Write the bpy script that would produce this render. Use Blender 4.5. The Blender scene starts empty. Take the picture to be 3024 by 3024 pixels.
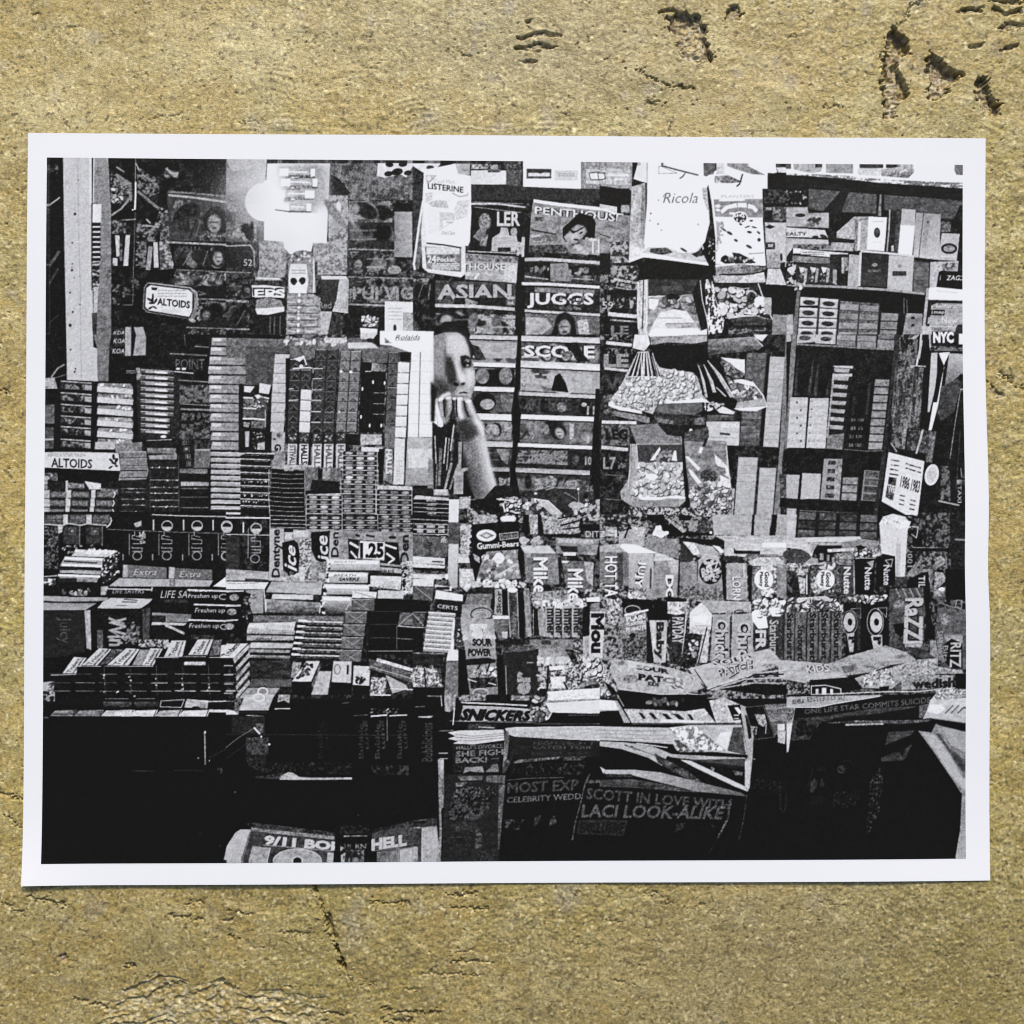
import bpy, math
import numpy as np
from mathutils import Matrix, Vector, Euler

# ---------------------------------------------------------------- camera
sc = bpy.context.scene
CAM_ROT = (0.0165031, -0.0153996, 0.0003091)
CAM_LOC = (-0.0044635, -0.0068058, 0.3299583)
FPX = 3352.0                               # focal length in photograph pixels (3024 across)
cam = bpy.data.cameras.new('camera'); camo = bpy.data.objects.new('camera', cam)
sc.collection.objects.link(camo); sc.camera = camo
camo.location = CAM_LOC; camo.rotation_euler = CAM_ROT
cam.sensor_width = 36.0; cam.lens = 36.0*FPX/3024.0; cam.clip_start = .01; cam.clip_end = 50
# ---------------------------------------------------------------- daylight
SUN_EL, SUN_AZ = 36.0, 8.0                 # light falls from the top of the picture
w = bpy.data.worlds.new('World'); sc.world = w; w.use_nodes = True
nt = w.node_tree; nt.nodes.clear()
sky = nt.nodes.new('ShaderNodeTexSky'); sky.sky_type = 'NISHITA'; sky.sun_disc = False
sky.sun_elevation = math.radians(SUN_EL); sky.sun_rotation = math.radians(SUN_AZ); sky.dust_density = 4.0; sky.air_density = 1.0; sky.ozone_density = .6
bg = nt.nodes.new('ShaderNodeBackground'); bg.inputs['Strength'].default_value = 0.105
wo = nt.nodes.new('ShaderNodeOutputWorld'); nt.links.new(sky.outputs[0], bg.inputs[0]); nt.links.new(bg.outputs[0], wo.inputs[0])
sl = bpy.data.lights.new('sun', 'SUN'); sl.energy = 2.7; sl.angle = math.radians(10); sl.color = (1.0, .955, .88)
so = bpy.data.objects.new('sun', sl); sc.collection.objects.link(so)
el, az = math.radians(SUN_EL), math.radians(SUN_AZ)
so.rotation_euler = Vector((-math.sin(az)*math.cos(el), -math.cos(az)*math.cos(el), -math.sin(el))).to_track_quat('-Z', 'Y').to_euler()
vs = sc.view_settings; vs.view_transform = 'Standard'; vs.look = 'None'; vs.gamma = 1; vs.use_curve_mapping = False
vs.exposure = 0.14
sc.cycles.filter_width = 1.15
# =====================================================================
# THE PRINTED PICTURE: an ink-density map drawn shape by shape (polygons,
# strokes, lettering, grain) in the plane of the print.
# =====================================================================
CW, CH = 1380, 1050                      # ink cells across / down the picture
PICQ = np.array([[142.2,468.0],[2841.0,489.3],[2850.4,2534.0],[125.7,2548.2]])   # picture corners, photograph px
def homog(src, dst):
    A=[];b=[]
    for (x,y),(u,v) in zip(src,dst):
        A+= [[x,y,1,0,0,0,-u*x,-u*y],[0,0,0,x,y,1,-v*x,-v*y]]; b+=[u,v]
    return np.append(np.linalg.solve(np.array(A,float),np.array(b,float)),1).reshape(3,3)
HP = homog(PICQ, [(0,0),(CW,0),(CW,CH),(0,CH)])
def hmap(H,P):
    P=np.asarray(P,float); q=P@H[:,:2].T+H[:,2]
    return q[:,:2]/q[:,2:]
rng = np.random.default_rng(11)
PADC=8
def smooth(a, s):
    # gaussian blur by FFT (periodic), s = (sy,sx)
    fy=np.fft.fftfreq(a.shape[0])[:,None]; fx=np.fft.rfftfreq(a.shape[1])[None,:]
    k=np.exp(-2*np.pi**2*((fy*s[0])**2+(fx*s[1])**2))
    r=np.fft.irfft2(np.fft.rfft2(a)*k, s=a.shape)
    return ((r-r.mean())/r.std()).astype(np.float32)
def white(): return rng.standard_normal((1200,1500)).astype(np.float32)
FLD = {'f':smooth(white(),(.55,.55)),'1':smooth(white(),(.9,.9)),'2':smooth(white(),(1.7,1.7)),'3':smooth(white(),(2.6,2.6)),'5':smooth(white(),(4.5,4.5)),
       'h':smooth(white(),(1.1,4.5)),'v':smooth(white(),(4.5,1.1)),'H':smooth(white(),(2.2,11)),'V':smooth(white(),(11,2.2)),'b':smooth(white(),(14,14))}
CAN = np.full((CH,CW), .10, np.float32)
IDM = np.zeros((CH,CW), np.int16)
NAMES = [('picture_ground',None)]
cur = [0]; org=[0.,0.]; KS=550/1932
TX={'1':120,'2':670,'3':1220,'4':1770,'5':2320}; TY={'A':460,'B':990,'C':1520,'D':2050}
def t(k): org[0]=TX[k[1]]; org[1]=TY[k[0]]
def I(name=None, label=None):
    if name is None: cur[0]=0; return
    NAMES.append((name,label)); cur[0]=len(NAMES)-1
def tocan(pts):
    p=np.asarray(pts,float).reshape(-1,2)*KS+np.array(org)
    return hmap(HP,p)
SS=3
def cover(E):
    """antialiased even-odd coverage of an unordered edge list (n,4) -> (x0,y0,cov)"""
    x0=max(0,int(math.floor(min(E[:,0].min(),E[:,2].min())))); x1=min(CW,int(math.ceil(max(E[:,0].max(),E[:,2].max())))+1)
    y0=max(0,int(math.floor(min(E[:,1].min(),E[:,3].min())))); y1=min(CH,int(math.ceil(max(E[:,1].max(),E[:,3].max())))+1)
    if x1<=x0 or y1<=y0: return None
    ys=(y0+(np.arange((y1-y0)*SS)+.5)/SS)[:,None]
    a,b,c,d=E[:,0],E[:,1],E[:,2],E[:,3]
    m=((b<=ys)&(d>ys))|((d<=ys)&(b>ys))
    with np.errstate(divide='ignore',invalid='ignore'):
        xx=a+(ys-b)*(c-a)/(d-b)
    xx=np.where(m,xx,np.inf); k=int(m.sum(1).max()); 
    if k==0: return None
    xx=np.sort(xx,1)[:,:k]
    X=np.arange(x0,x1)[None,:]
    cov=np.zeros((ys.shape[0],x1-x0),np.float32)
    for i in range(k):
        r=np.clip(X+1-xx[:,i:i+1],0,1); cov+= r if i%2==0 else -r
    cov=cov.reshape(y1-y0,SS,-1).mean(1)
    return x0,y0,np.clip(cov,0,1)
def edges(P): return np.concatenate([P,np.roll(P,-1,0)],1)
def fld(k,x0,y0,h,w,off=None):
    F=FLD[k]; oy,ox=(0,0) if off is None else off
    yy=(np.arange(y0,y0+h)+oy)%F.shape[0]; xx=(np.arange(x0,x0+w)+ox)%F.shape[1]
    return F[np.ix_(yy,xx)]
def put(c, val, a=1., mark=True):
    if c is None: return
    x0,y0,cov=c; h,w=cov.shape
    s=(slice(y0,y0+h),slice(x0,x0+w)); ca=cov*a
    CAN[s]=CAN[s]*(1-ca)+val*ca
    if mark and cur[0]: 
        m=cov>.5; IDM[s][m]=cur[0]
def val_of(v, c, n, k, g, bev=True):
    x0,y0,cov=c; h,w=cov.shape; val=v/100.
    if g is not None:                       # gradient to g[0] along 'x','-x','y','-y'
        yy=np.linspace(0,1,h)[:,None]; xx=np.linspace(0,1,w)[None,:]
        tt={'y':yy+0*xx,'x':xx+0*yy,'-y':1-yy+0*xx,'-x':1-xx+0*yy,'m':1-abs(2*xx-1)+0*yy}[g[1]]
        val=val+(g[0]-v)/100.*tt
    if n:
        n=n*(.62 if k in '235' else .85); o=(rng.integers(900),rng.integers(900)); val=val+n/100.*(fld(k,x0,y0,h,w,o) if k in 'f1' else .5*fld(k,x0,y0,h,w,o)+.45*fld('h' if k in '235' and rng.random()<.5 else '1',x0,y0,h,w,o)+.3*fld('f',x0,y0,h,w,o))
    return np.clip(val,.07,.95)
def blur(c,s):                               # soften a coverage mask by s ink cells
    x0,y0,cov=c; r=int(2.5*s)+1; px0,py0=max(0,x0-r),max(0,y0-r); px1,py1=min(CW,x0+cov.shape[1]+r),min(CH,y0+cov.shape[0]+r)
    M=np.zeros((py1-py0,px1-px0),np.float32); M[y0-py0:y0-py0+cov.shape[0],x0-px0:x0-px0+cov.shape[1]]=cov
    kk=np.exp(-np.arange(-r,r+1)**2/(2*s*s)); kk/=kk.sum()
    M=np.apply_along_axis(lambda q:np.convolve(q,kk,'same'),0,M) if M.shape[0]>2*r+1 else M
    M=np.apply_along_axis(lambda q:np.convolve(q,kk,'same'),1,M) if M.shape[1]>2*r+1 else M
    return px0,py0,M.astype(np.float32)
def P(v,*pts,n=4,k='1',g=None,a=1.,m=True,sf=0):
    c=cover(edges(tocan(pts)))
    if c is None: return
    if sf: c=blur(c,sf)
    put(c,val_of(v,c,n,k,g,not sf and m and 12<v<93),a,m)
def R(v,x0,y0,x1,y1,**kw): P(v,x0,y0,x1,y0,x1,y1,x0,y1,**kw)
def S(v,x0,y0,x1,y1,w,**kw):                # slanted band: from (x0,y0) to (x1,y1), w thick downwards
    P(v,x0,y0,x1,y1,x1,y1+w,x0,y0+w,**kw)
def E(v,cx,cy,rx,ry,rot=0,q=28,**kw):
    th=np.arange(q)/q*2*math.pi; x=rx*np.cos(th); y=ry*np.sin(th); c,s=math.cos(math.radians(rot)),math.sin(math.radians(rot))
    P(v,*np.stack([cx+x*c-y*s,cy+x*s+y*c],1).ravel(),**kw)
def L(v,w,*pts,a=1.,m=False,n=3,k='1'):
    p=tocan(pts); hw=max(w*KS*.51/2,.3)
    for i in range(len(p)-1):
        d=p[i+1]-p[i]; ln=math.hypot(*d)
        if ln<1e-6: continue
        q=np.array([-d[1],d[0]])/ln*hw; e=d/ln*min(hw,1)*.5
        c=cover(edges(np.array([p[i]+q-e,p[i+1]+q+e,p[i+1]-q+e,p[i]-q-e])))
        if c is not None: put(c,val_of(v,c,n,k,None,False),a*min(1,w*KS*.51/.6),m)
def O(v,w,*pts,**kw): L(v,w,*pts,pts[0],pts[1],**kw)
def EO(v,w,cx,cy,rx,ry,rot=0,q=26,**kw):
    th=np.arange(q+1)/q*2*math.pi; x=rx*np.cos(th); y=ry*np.sin(th); c,s=math.cos(math.radians(rot)),math.sin(math.radians(rot))
    L(v,w,*np.stack([cx+x*c-y*s,cy+x*s+y*c],1).ravel(),**kw)
def N(lo,hi,*pts,k='2',th=0.,sh=1.2,a=1.,m=True,n=2):      # two-tone noise inside a polygon
    c=cover(edges(tocan(pts)))
    if c is None: return
    x0,y0,cov=c; f=fld(k,x0,y0,*cov.shape,(rng.integers(900),rng.integers(900)))
    f=.75*f+.5*fld('1',x0,y0,*cov.shape,(rng.integers(900),rng.integers(900)))+.25*fld('b',x0,y0,*cov.shape); s=np.clip((f-th)*sh*.62+.5,0,1)**1.15; val=(lo+(hi-lo)*s)/100+n/100*fld('f',x0,y0,*cov.shape)
    put(c,np.clip(val,.07,.95),a,m)
    if k=='1' and hi-lo>50:                                 # foil and film: angular facets over the noise
        pp=np.asarray(pts,float).reshape(-1,2); xx_,yy_=pp[:,0],pp[:,1]; ar=abs(np.dot(xx_,np.roll(yy_,-1))-np.dot(yy_,np.roll(xx_,-1)))/2
        put(c,np.clip((lo*.6+hi*.4)/100+.10*f,.07,.95),.75*a,m); crinkle(int(ar/620)+4,lo,hi,*pts)
def crinkle(n,lo,hi,*pts,r=44):
    poly=np.asarray(pts,float).reshape(-1,2); mn,mx_=poly.min(0),poly.max(0); tries=0
    while n>0 and tries<4000:
        tries+=1; q=mn+rng.random(2)*(mx_-mn)
        if not inside(q,poly): continue
        n-=1; an=rng.random()*6.28; l=r*(.5+rng.random()); wd=l*(.18+.4*rng.random()); d=np.array([math.cos(an),math.sin(an)]); pn=np.array([-d[1],d[0]])
        v=(hi-12*rng.random()) if rng.random()<.45 else (lo+18*rng.random() if rng.random()<.7 else (lo+hi)/2)
        A_=q+d*l*.6; B_=q-d*l*.5+pn*wd*.5; C_=q-d*l*.35-pn*wd*.6
        P(v,*A_,*B_,*C_,n=3,m=False,a=.9)
        if rng.random()<.4: L(hi,4,*A_,*B_,a=.7)
def NR(lo,hi,x0,y0,x1,y1,**kw): N(lo,hi,x0,y0,x1,y0,x1,y1,x0,y1,**kw)
def inside(pt,poly):
    x,y=pt; r=False; n=len(poly)
    for i in range(n):
        a,b=poly[i]; c,d=poly[(i+1)%n]
        if (b>y)!=(d>y) and x<(c-a)*(y-b)/(d-b)+a: r=not r
    return r
def B(n,r,lo,hi,*pts,dark=None,el=.6):       # n pebbly blobs (nuts, sweets, foil crumple) inside a polygon
    poly=np.asarray(pts,float).reshape(-1,2); mn,mx=poly.min(0),poly.max(0)
    for _ in range(n*3):
        if n<=0: break
        q=mn+rng.random(2)*(mx-mn)
        if not inside(q,poly): continue
        n-=1; rr=r*(.6+.8*rng.random()); ro=rng.random()*180
        if dark is not None: E(dark,q[0]+r*.22,q[1]+r*.3,rr*1.1,rr*(el+.15),ro,q=10,m=False,n=0,a=.8)
        E(lo+(hi-lo)*rng.random(),q[0],q[1],rr,rr*el,ro,q=10,m=False,n=3)
def bil(Q,u,v):
    Q=np.asarray(Q,float).reshape(4,2); return (1-u)*(1-v)*Q[0]+u*(1-v)*Q[1]+u*v*Q[2]+(1-u)*v*Q[3]
def G(Q,rows,cols,v,jit=6,gap=.08,gv=12,top=None,n=4,k='1',fn=None,gu=None):   # stack of packs in a quad
    P(gv,*Q,n=2); gu=gap if gu is None else gu
    for r in range(rows):
        for c in range(cols):
            u0,u1=(c+gu/2)/cols,(c+1-gu/2)/cols; v0,v1=(r+gap/2)/rows,(r+1-gap/2)/rows
            q=np.concatenate([bil(Q,u0,v0),bil(Q,u1,v0),bil(Q,u1,v1),bil(Q,u0,v1)])
            vv=(v[(r*cols+c)%len(v)] if isinstance(v,(list,tuple)) else v)+jit*rng.standard_normal()*.6
            P(vv,*q,n=n,k=k)
            if top is not None: 
                vm=v0+(v1-v0)*top[1]; P(top[0]+jit*.4*rng.standard_normal(),*np.concatenate([bil(Q,u0,v0),bil(Q,u1,v0),bil(Q,u1,vm),bil(Q,u0,vm)]),n=n)
            if fn: fn(q.reshape(4,2),r,c)
# ---- lettering from Blender's own built-in typeface ----
_tc={}
def glyphs(s,b=0.,sh=0.):
    key=(s,b,sh)
    if key in _tc: return _tc[key]
    cu=bpy.data.curves.new('lettering','FONT'); cu.body=s; cu.offset=b; cu.shear=sh; cu.resolution_u=2
    ob=bpy.data.objects.new('lettering',cu); me=ob.to_mesh()
    if me is None or len(me.vertices)==0:
        dg=bpy.context.evaluated_depsgraph_get(); bpy.context.scene.collection.objects.link(ob); dg.update(); me=ob.evaluated_get(dg).to_mesh()
    V=np.zeros(len(me.vertices)*3); me.vertices.foreach_get('co',V); V=V.reshape(-1,3)[:,:2]
    cnt={}
    for p in me.polygons:
        for ek in p.edge_keys: cnt[ek]=cnt.get(ek,0)+1
    Ed=np.array([e for e,c in cnt.items() if c==1]) if cnt else np.array([e.vertices[:] for e in me.edges])
    mn,mx=V[Ed.ravel()].min(0),V[Ed.ravel()].max(0); V=(V-mn)/np.maximum(mx-mn,1e-6)
    ob.to_mesh_clear(); bpy.data.objects.remove(ob); bpy.data.curves.remove(cu)
    _tc[key]=np.concatenate([V[Ed[:,0]],V[Ed[:,1]]],1); return _tc[key]
def T(s,v,*q,b=.012,sh=0.,a=1.,n=4,out=None,ow=0,arc=0.):
    """text s in a box (x0,y0,x1,y1) or a quad TL,TR,BR,BL; arc bends it upward"""
    if len(q)==4: q=(q[0],q[1],q[2],q[1],q[2],q[3],q[0],q[3])
    if out is not None: T(s,out,*q,b=b+ow,sh=sh,a=a,n=n,arc=arc)
    g=glyphs(s,b,sh); Q=np.asarray(q,float).reshape(4,2)
    def mp(x,y):
        v=1-y; X=((1-x)*(1-v))[:,None]*Q[0]+(x*(1-v))[:,None]*Q[1]+(x*v)[:,None]*Q[2]+((1-x)*v)[:,None]*Q[3]
        if arc: X[:,1]-=arc*(1-(2*x-1)**2)
        return tocan(X)
    A=mp(g[:,0],g[:,1]); Bq=mp(g[:,2],g[:,3])
    c=cover(np.concatenate([A,Bq],1))
    if c is not None: put(c,val_of(v,c,n,'f',None,False),a,False)
def TV(s,v,x0,y0,x1,y1,**kw):                # text reading downwards (rotated clockwise)
    T(s,v,x1,y0,x1,y1,x0,y1,x0,y0,**kw)
def TU(s,v,x0,y0,x1,y1,**kw):                # text reading upwards
    T(s,v,x0,y1,x0,y0,x1,y0,x1,y1,**kw)
def GL(v,cx,cy,r,a):                         # soft halo of the bare bulb as printed
    c=tocan([cx,cy])[0]; rr=r*KS*.51
    y,x=np.ogrid[0:CH,0:CW]; d=np.exp(-((x-c[0])**2+(y-c[1])**2)/(2*rr*rr))*a
    CAN[:]=CAN*(1-d)+v/100*d
def scrawl(v,w,x0,y0,x1,y1,n,a=1.):           # broken lines of unreadable small print
    for i in range(n):
        y=y0+(y1-y0)*(i+.5)/n; x=x0
        while x<x1:
            l=(x1-x0)*(.06+.16*rng.random()); L(v,w,x,y,min(x+l,x1),y+rng.normal()*2,a=a); x+=l+(x1-x0)*.04
def mag(x0,y0,x1,y1,x2,y2,x3,y3,lo=14,hi=48,k='3',edge=62,ew=14,n=3): # a magazine's visible strip on the rack, TL TR BR BL
    N(lo,hi,x0,y0,x1,y1,x2,y2,x3,y3,k=k,sh=.9,n=n); L(edge,ew,x0,y0,x1,y1,n=6); L(10,ew*.7,x3,y3,x2,y2)

def face(x,y,r,hair=9,skin=50,ro=0):          # a cover portrait, out of focus: dark hair round a pale face
    E(hair+3,x+r*.1*rng.normal(),y-r*.1,r*(.85+.3*rng.random()),r*(1+.3*rng.random()),ro,n=3,m=False,sf=.8); E(skin,x+r*.08,y+r*.12,r*.58,r*.8,ro,n=6,k='1',m=False,sf=1.1)
    E(skin+12,x+r*.22,y-r*.05,r*.25,r*.4,ro,n=3,m=False,sf=1.1); L(18,r*.16,x-r*.25,y-r*.02,x+r*.42,y,a=.6); E(22,x+r*.1,y+r*.5,r*.2,r*.08,0,n=0,m=False,sf=.5)
def coverart(x0,y0,x1,y1,s=0.,base=26,hi=50):    # soft, layered cover pictures with headline blocks
    w=x1-x0; h=y1-y0; x=x0
    for _ in range(int(w/h*3)+2):
        cx=x0+w*rng.random(); rx=h*(.15+.55*rng.random()); rx=min(rx,cx-x0+5,x1-cx+5)
        if rx<6: continue
        E(base+(hi-base)*rng.random() if rng.random()<.55 else 9+base*.5*rng.random(),cx,y0+s*(cx-x0)+h*(.25+.5*rng.random()),rx,h*(.16+.28*rng.random()),rng.normal()*35,n=8,k='2',m=False,sf=1.0)
    while x<x1-30:
        cw=min(h*(.5+.8*rng.random()),x1-x); yy=y0+s*(x-x0); q=rng.random()
        if q<.22: face(x+cw*.5,yy+h*.52,h*.34,9,int(hi-10+14*rng.random()),rng.normal()*16)
        elif q<.55:
            for k in range(1+int(rng.random()*2)): scrawl(hi+10*rng.normal(),h*.09,x+4,yy+h*(.15+.4*k),x+cw*.95,yy+h*(.40+.4*k),1,a=.8)
        elif q<.7: L(12,h*.10,x,yy+h*.9,x+cw*.5,yy+h*.1,a=.7); L(hi+8,h*.06,x+cw*.4,yy+h*.9,x+cw*.8,yy+h*.2,a=.6)
        x+=cw*1.1
def stripes(v,w,x0,y0,x1,y1,n,jit=0,a=1.,br=0):    # n thin bright lines stacked between the top line and the bottom line
    for i in range(n):
        y=y0+(y1-y0)*i/max(1,n-1)
        if br and rng.random()<br:
            c=x0+(x1-x0)*rng.random(); L(v,w,x0,y,c,y+jit,a=a); L(v*.6,w,c,y+jit,x1,y+jit,a=a*.6)
        else: L(v,w,x0,y,x1,y+jit,a=a)
def rowA():
    t('A1')
    NR(8,17,80,20,1932,1900,k='3',th=.9); 
    t('A2'); NR(10,30,0,60,1932,1900,k='3',th=.4)
    t('A3'); NR(9,26,0,90,1932,1900,k='3',th=.4)
    t('A4'); NR(9,24,0,90,1932,1900,k='3',th=.6)
    t('A5'); NR(9,16,0,90,1830,1900,k='3',th=.6)
    # ---- top left: hung stock behind the post
    t('A1'); R(9,80,28,250,1900,n=2)
    L(20,10,105,60,110,1860)
    L(55,16,85,540,150,495,215,445); L(32,30,105,1150,160,1080,210,1000); L(26,22,110,1330,200,1180); L(30,8,115,1730,200,1660); B(14,16,14,45,100,120,190,110,190,200,110,200)
    I('hanging_packet')
    N(9,46,740,190,960,320,960,480,740,620,k='2'); L(42,34,790,205,950,310); L(42,30,1020,380,1250,570); N(10,42,1010,120,1240,260,1240,400,1130,440,1010,330,k='2')
    N(10,52,1240,560,1330,500,1340,800,1180,780,k='2'); L(50,20,920,470,850,560,750,630); B(26,24,25,78,760,340,880,340,890,480,740,500,dark=12)
    B(20,26,20,55,1320,130,1430,180,1420,240,1290,220); L(56,22,1320,150,1360,190,1430,200); L(50,18,800,130,880,180); L(70,10,1000,90,1030,155)
    L(60,16,1110,670,1150,710); L(52,12,850,680,1000,670); N(12,45,1000,710,1240,740,1200,900,1010,900,k='2'); L(58,14,1090,735,1240,750)
    NR(12,44,750,680,900,820,k='2'); NR(10,40,1000,900,1110,1180,k='2'); L(52,8,990,1030,1100,1040); L(44,8,1000,1140,1100,1145)
    I('hanging_cord'); L(60,7,998,50,993,300); L(95,17,998,290,997,420,990,570); E(88,968,572,9,9); L(48,6,990,600,985,900,972,1240,968,1520)
    I('price_strip')
    for (x0,y0,x1,y1,v) in ((785,835,820,1055,72),(895,832,890,1152,70),(1180,905,1205,1170,70),(1130,950,1120,1195,50)):
        P(v,x0,y0,x0+45,y0,x1+30,y1,x1-20,y1,n=5)
    NR(30,70,760,1070,810,1150); NR(16,40,830,880,860,1100)
    I('magazine')
    N(30,62,1240,900,1330,860,1400,1180,1250,1190,k='2'); NR(20,40,1250,600,1360,900,k='2')
    for k,(x,y) in enumerate(((760,1390),(770,1510),(890,1430),(980,1340))): B(14,18,12,44,x-20,y-40,x+60,y-40,x+60,y+40,x-20,y+40)
    L(42,8,870,1555,965,1555,968,1500); L(40,8,880,1440,980,1450)
    # ---- magazine rack, left
    I('magazine')
    P(24,1320,380,1932,440,1932,900,1350,890,n=5,k='2'); P(40,1320,380,1340,370,1932,420,1932,440,n=8)
    T('MWW',33,1370,590,1690,690); P(9,1720,620,1780,540,1860,530,1932,600,1932,880,1900,890,n=1); E(44,1785,700,85,115,8,n=9,k='2'); NR(16,40,1640,800,1932,890,k='2')
    NR(20,42,1380,470,1560,560,k='v'); L(60,22,1340,420,1560,440,1932,490,n=12,k='2'); L(50,8,1330,390,1560,400)
    I('magazine')
    R(12,1390,930,1932,1180,n=3); L(56,20,1310,905,1932,932,n=10); E(52,1840,990,70,38,10,n=8); E(50,1835,1090,75,85,0,n=10,k='2'); T('AK W',42,1420,950,1660,1140,a=.8)
    E(36,1710,1130,20,30)
    I('magazine')
    N(20,52,1390,1200,1932,1225,1932,1300,1840,1360,1400,1350,k='2',sh=1.6); L(42,14,1420,1190,1932,1212,n=8); E(48,1480,1310,70,40,0,n=8); E(50,1620,1310,55,50,n=8); E(48,1750,1310,95,45,n=8); R(12,1390,1360,1932,1470,n=2)
    I('magazine')
    N(12,40,1640,1500,1932,1530,1932,1760,1640,1760,k='3'); L(46,16,1640,1490,1932,1500,n=8); E(34,1800,1630,90,60,0,n=8,k='2'); L(42,10,1660,1535,1932,1545)
    R(14,1520,1700,1932,1862,n=3); L(40,14,1520,1785,1932,1800,n=6); NR(12,36,1540,1800,1932,1862)
    B(26,26,30,66,1620,1580,1700,1600,1690,1700,1560,1740,1560,1660)
    L(40,12,1640,1410,1720,1440,1650,1450)
    t('A2')
    P(44,0,60,420,70,400,330,0,420,n=8,k='3',g=(82,'x'),a=.85); P(34,0,420,220,330,390,900,0,900,n=9,k='5',a=.8)
    P(62,0,60,260,62,250,150,60,170,n=8,k='3',a=.8)
    NR(20,44,0,540,100,700,k='5'); P(14,0,540,70,620,60,690,0,700,n=2)
    I('magazine')
    NR(28,52,30,720,310,880,k='2'); T('51',66,165,790,270,860); R(14,0,940,250,1160,n=2); L(54,14,0,945,250,935,290,1000,290,1160,n=8); T('52',66,180,1080,270,1150)
    R(16,315,740,385,1150,n=2)
    I('magazine'); NR(10,28,0,1170,280,1480,k='2'); L(46,12,0,1212,260,1220); NR(14,40,60,1320,250,1460,k='2'); T('WAM',30,60,1225,240,1270)
    I('magazine'); NR(9,22,0,1500,300,1862,k='2'); L(48,26,0,1510,230,1520,n=10); L(52,18,0,1800,240,1805,n=8); T('59',52,185,1640,240,1720)
    NR(16,36,0,1560,140,1700,k='2')
    # right of the card: rack in haze
    NR(26,44,1080,90,1932,470,k='3',sh=.8); P(16,1080,200,1180,260,1290,400,1240,430,1080,420,n=3)
    I('poster'); P(84,1570,90,1932,90,1932,120,1860,240,1820,210,1740,220,1640,240,1560,220,n=3)
    for x,y,r in((1690,105,42),(1830,100,46),(1770,180,60),(1880,190,40),(1680,200,45)): E(14,x,y,r,r*.62,rng.random()*30-15,n=3)
    I('magazine'); NR(30,64,1060,420,1260,900,k='3'); E(92,1165,545,26,60,n=0); GL(70,1165,600,70,.35)
    NR(24,48,1270,480,1720,700,k='3'); P(12,1400,560,1720,580,1720,660,1500,620,n=3); P(10,1770,500,1932,510,1932,600,1750,580,n=3)
    I('poster'); R(48,1740,590,1925,1060,n=7,k='2',g=(60,'x'))
    I('magazine'); R(18,1260,700,1740,960,n=4); coverart(1280,720,1740,950,0,24,44); L(50,16,1270,975,1740,990,n=8); NR(14,40,1270,1000,1740,1240,k='2'); coverart(1280,1020,1740,1230,0,24,44); E(52,1740,1190,70,45,n=8)
    I('magazine'); NR(40,66,900,900,1250,1240,k='2'); NR(30,56,340,890,620,1190,k='2')
    I('magazine'); NR(16,44,1270,1270,1932,1530,k='3'); L(46,14,1270,1262,1932,1280,n=8); T('PUI VIG',56,1310,1360,1932,1500,b=.03,a=.8); L(52,18,1270,1545,1640,1560,n=8); R(12,1270,1580,1640,1862,n=4)
    # pinned card with lighters
    I('pinned_card')
    P(90,425,92,1075,92,1040,912,600,900,392,884,n=2,k='2',g=(93,'y')); P(62,700,100,1075,100,1060,500,900,560,760,300,sf=5,m=False,n=4); P(48,540,110,960,110,930,600,620,600,n=8,k='3',a=.75,sf=3,m=False)
    I('pocket_lighter')
    for (y,xl,xr,w1,w2) in ((185,550,920,95,45),(290,565,945,100,50),(410,550,915,60,100),(545,590,880,60,50)):
        R(38,xl+70,y+22,xr,y+58,n=10); R(60,xl+60,y-36,xr-60,y+24,n=14,k='h'); L(92,16,xl+90,y-8,xr-80,y-4); 
        R(94,xl,y-42,xl+w1,y+36,n=0); R(94,xr-w2,y-40,xr,y+42,n=0); R(22,xl+w1,y+30,xl+w1+60,y+56,n=3); E(94,690,y+58,20,14); L(30,14,xl+w1-30,y+66,xl+w1+100,y+66)
    I('light_bulb'); GL(95,395,490,230,.6); E(95,395,490,200,200,n=0)
    P(95,392,640,1040,600,1042,912,900,912,880,1000,660,1030,600,960,590,890,392,884,n=0); P(95,420,330,480,310,560,480,580,600,900,600,960,700,400,760,n=0)
    GL(95,640,820,220,.35)
    E(95,430,330,60,70,n=0); L(28,10,510,570,660,590,880,592)
    I('drink_bottle'); P(48,640,1120,670,1040,720,1000,790,985,860,1000,910,1040,930,1430,640,1430,n=8,k='2'); E(40,790,1040,110,50,n=8); B(16,16,30,94,670,1010,900,1010,900,1100,670,1100)
    P(88,665,1130,830,1130,850,1300,830,1430,650,1430,645,1250,n=3); scrawl(50,10,680,1180,820,1240,2); E(90,745,1330,98,78,n=2); E(14,700,1310,34,42,-35); E(14,785,1305,34,42,35); P(94,700,1360,745,1300,790,1360,n=0); P(94,650,1432,690,1380,800,1380,840,1432,n=2)
    L(90,14,905,1080,908,1290,905,1420); R(20,915,1110,945,1240,n=3)
    P(52,630,1432,900,1438,975,1480,975,1862,620,1862,n=11,k='h'); 
    for k in range(7): E(96,755-k*2,1450+62*k,14,20,n=0)
    for k in range(5): L(80,12,640,1520+75*k,720,1530+75*k,a=.8); L(74,16,830,1550+70*k,930,1580+60*k,a=.9); L(26,14,640,1560+75*k,950,1565+72*k,a=.7)
    I('drink_can'); P(14,275,1340,600,1360,615,1862,290,1862,n=3); P(50,330,1190,620,1190,600,1270,320,1262,n=7); P(60,300,1262,560,1270,580,1300,300,1320,n=6); L(90,12,320,1275,550,1285); R(20,285,1300,600,1350,n=6)
    P(88,262,1350,400,1348,600,1368,600,1480,400,1470,270,1468,n=3); T('EPS',16,275,1372,600,1462,b=.05); T('EPS',94,292,1388,610,1474,b=.03)
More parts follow.
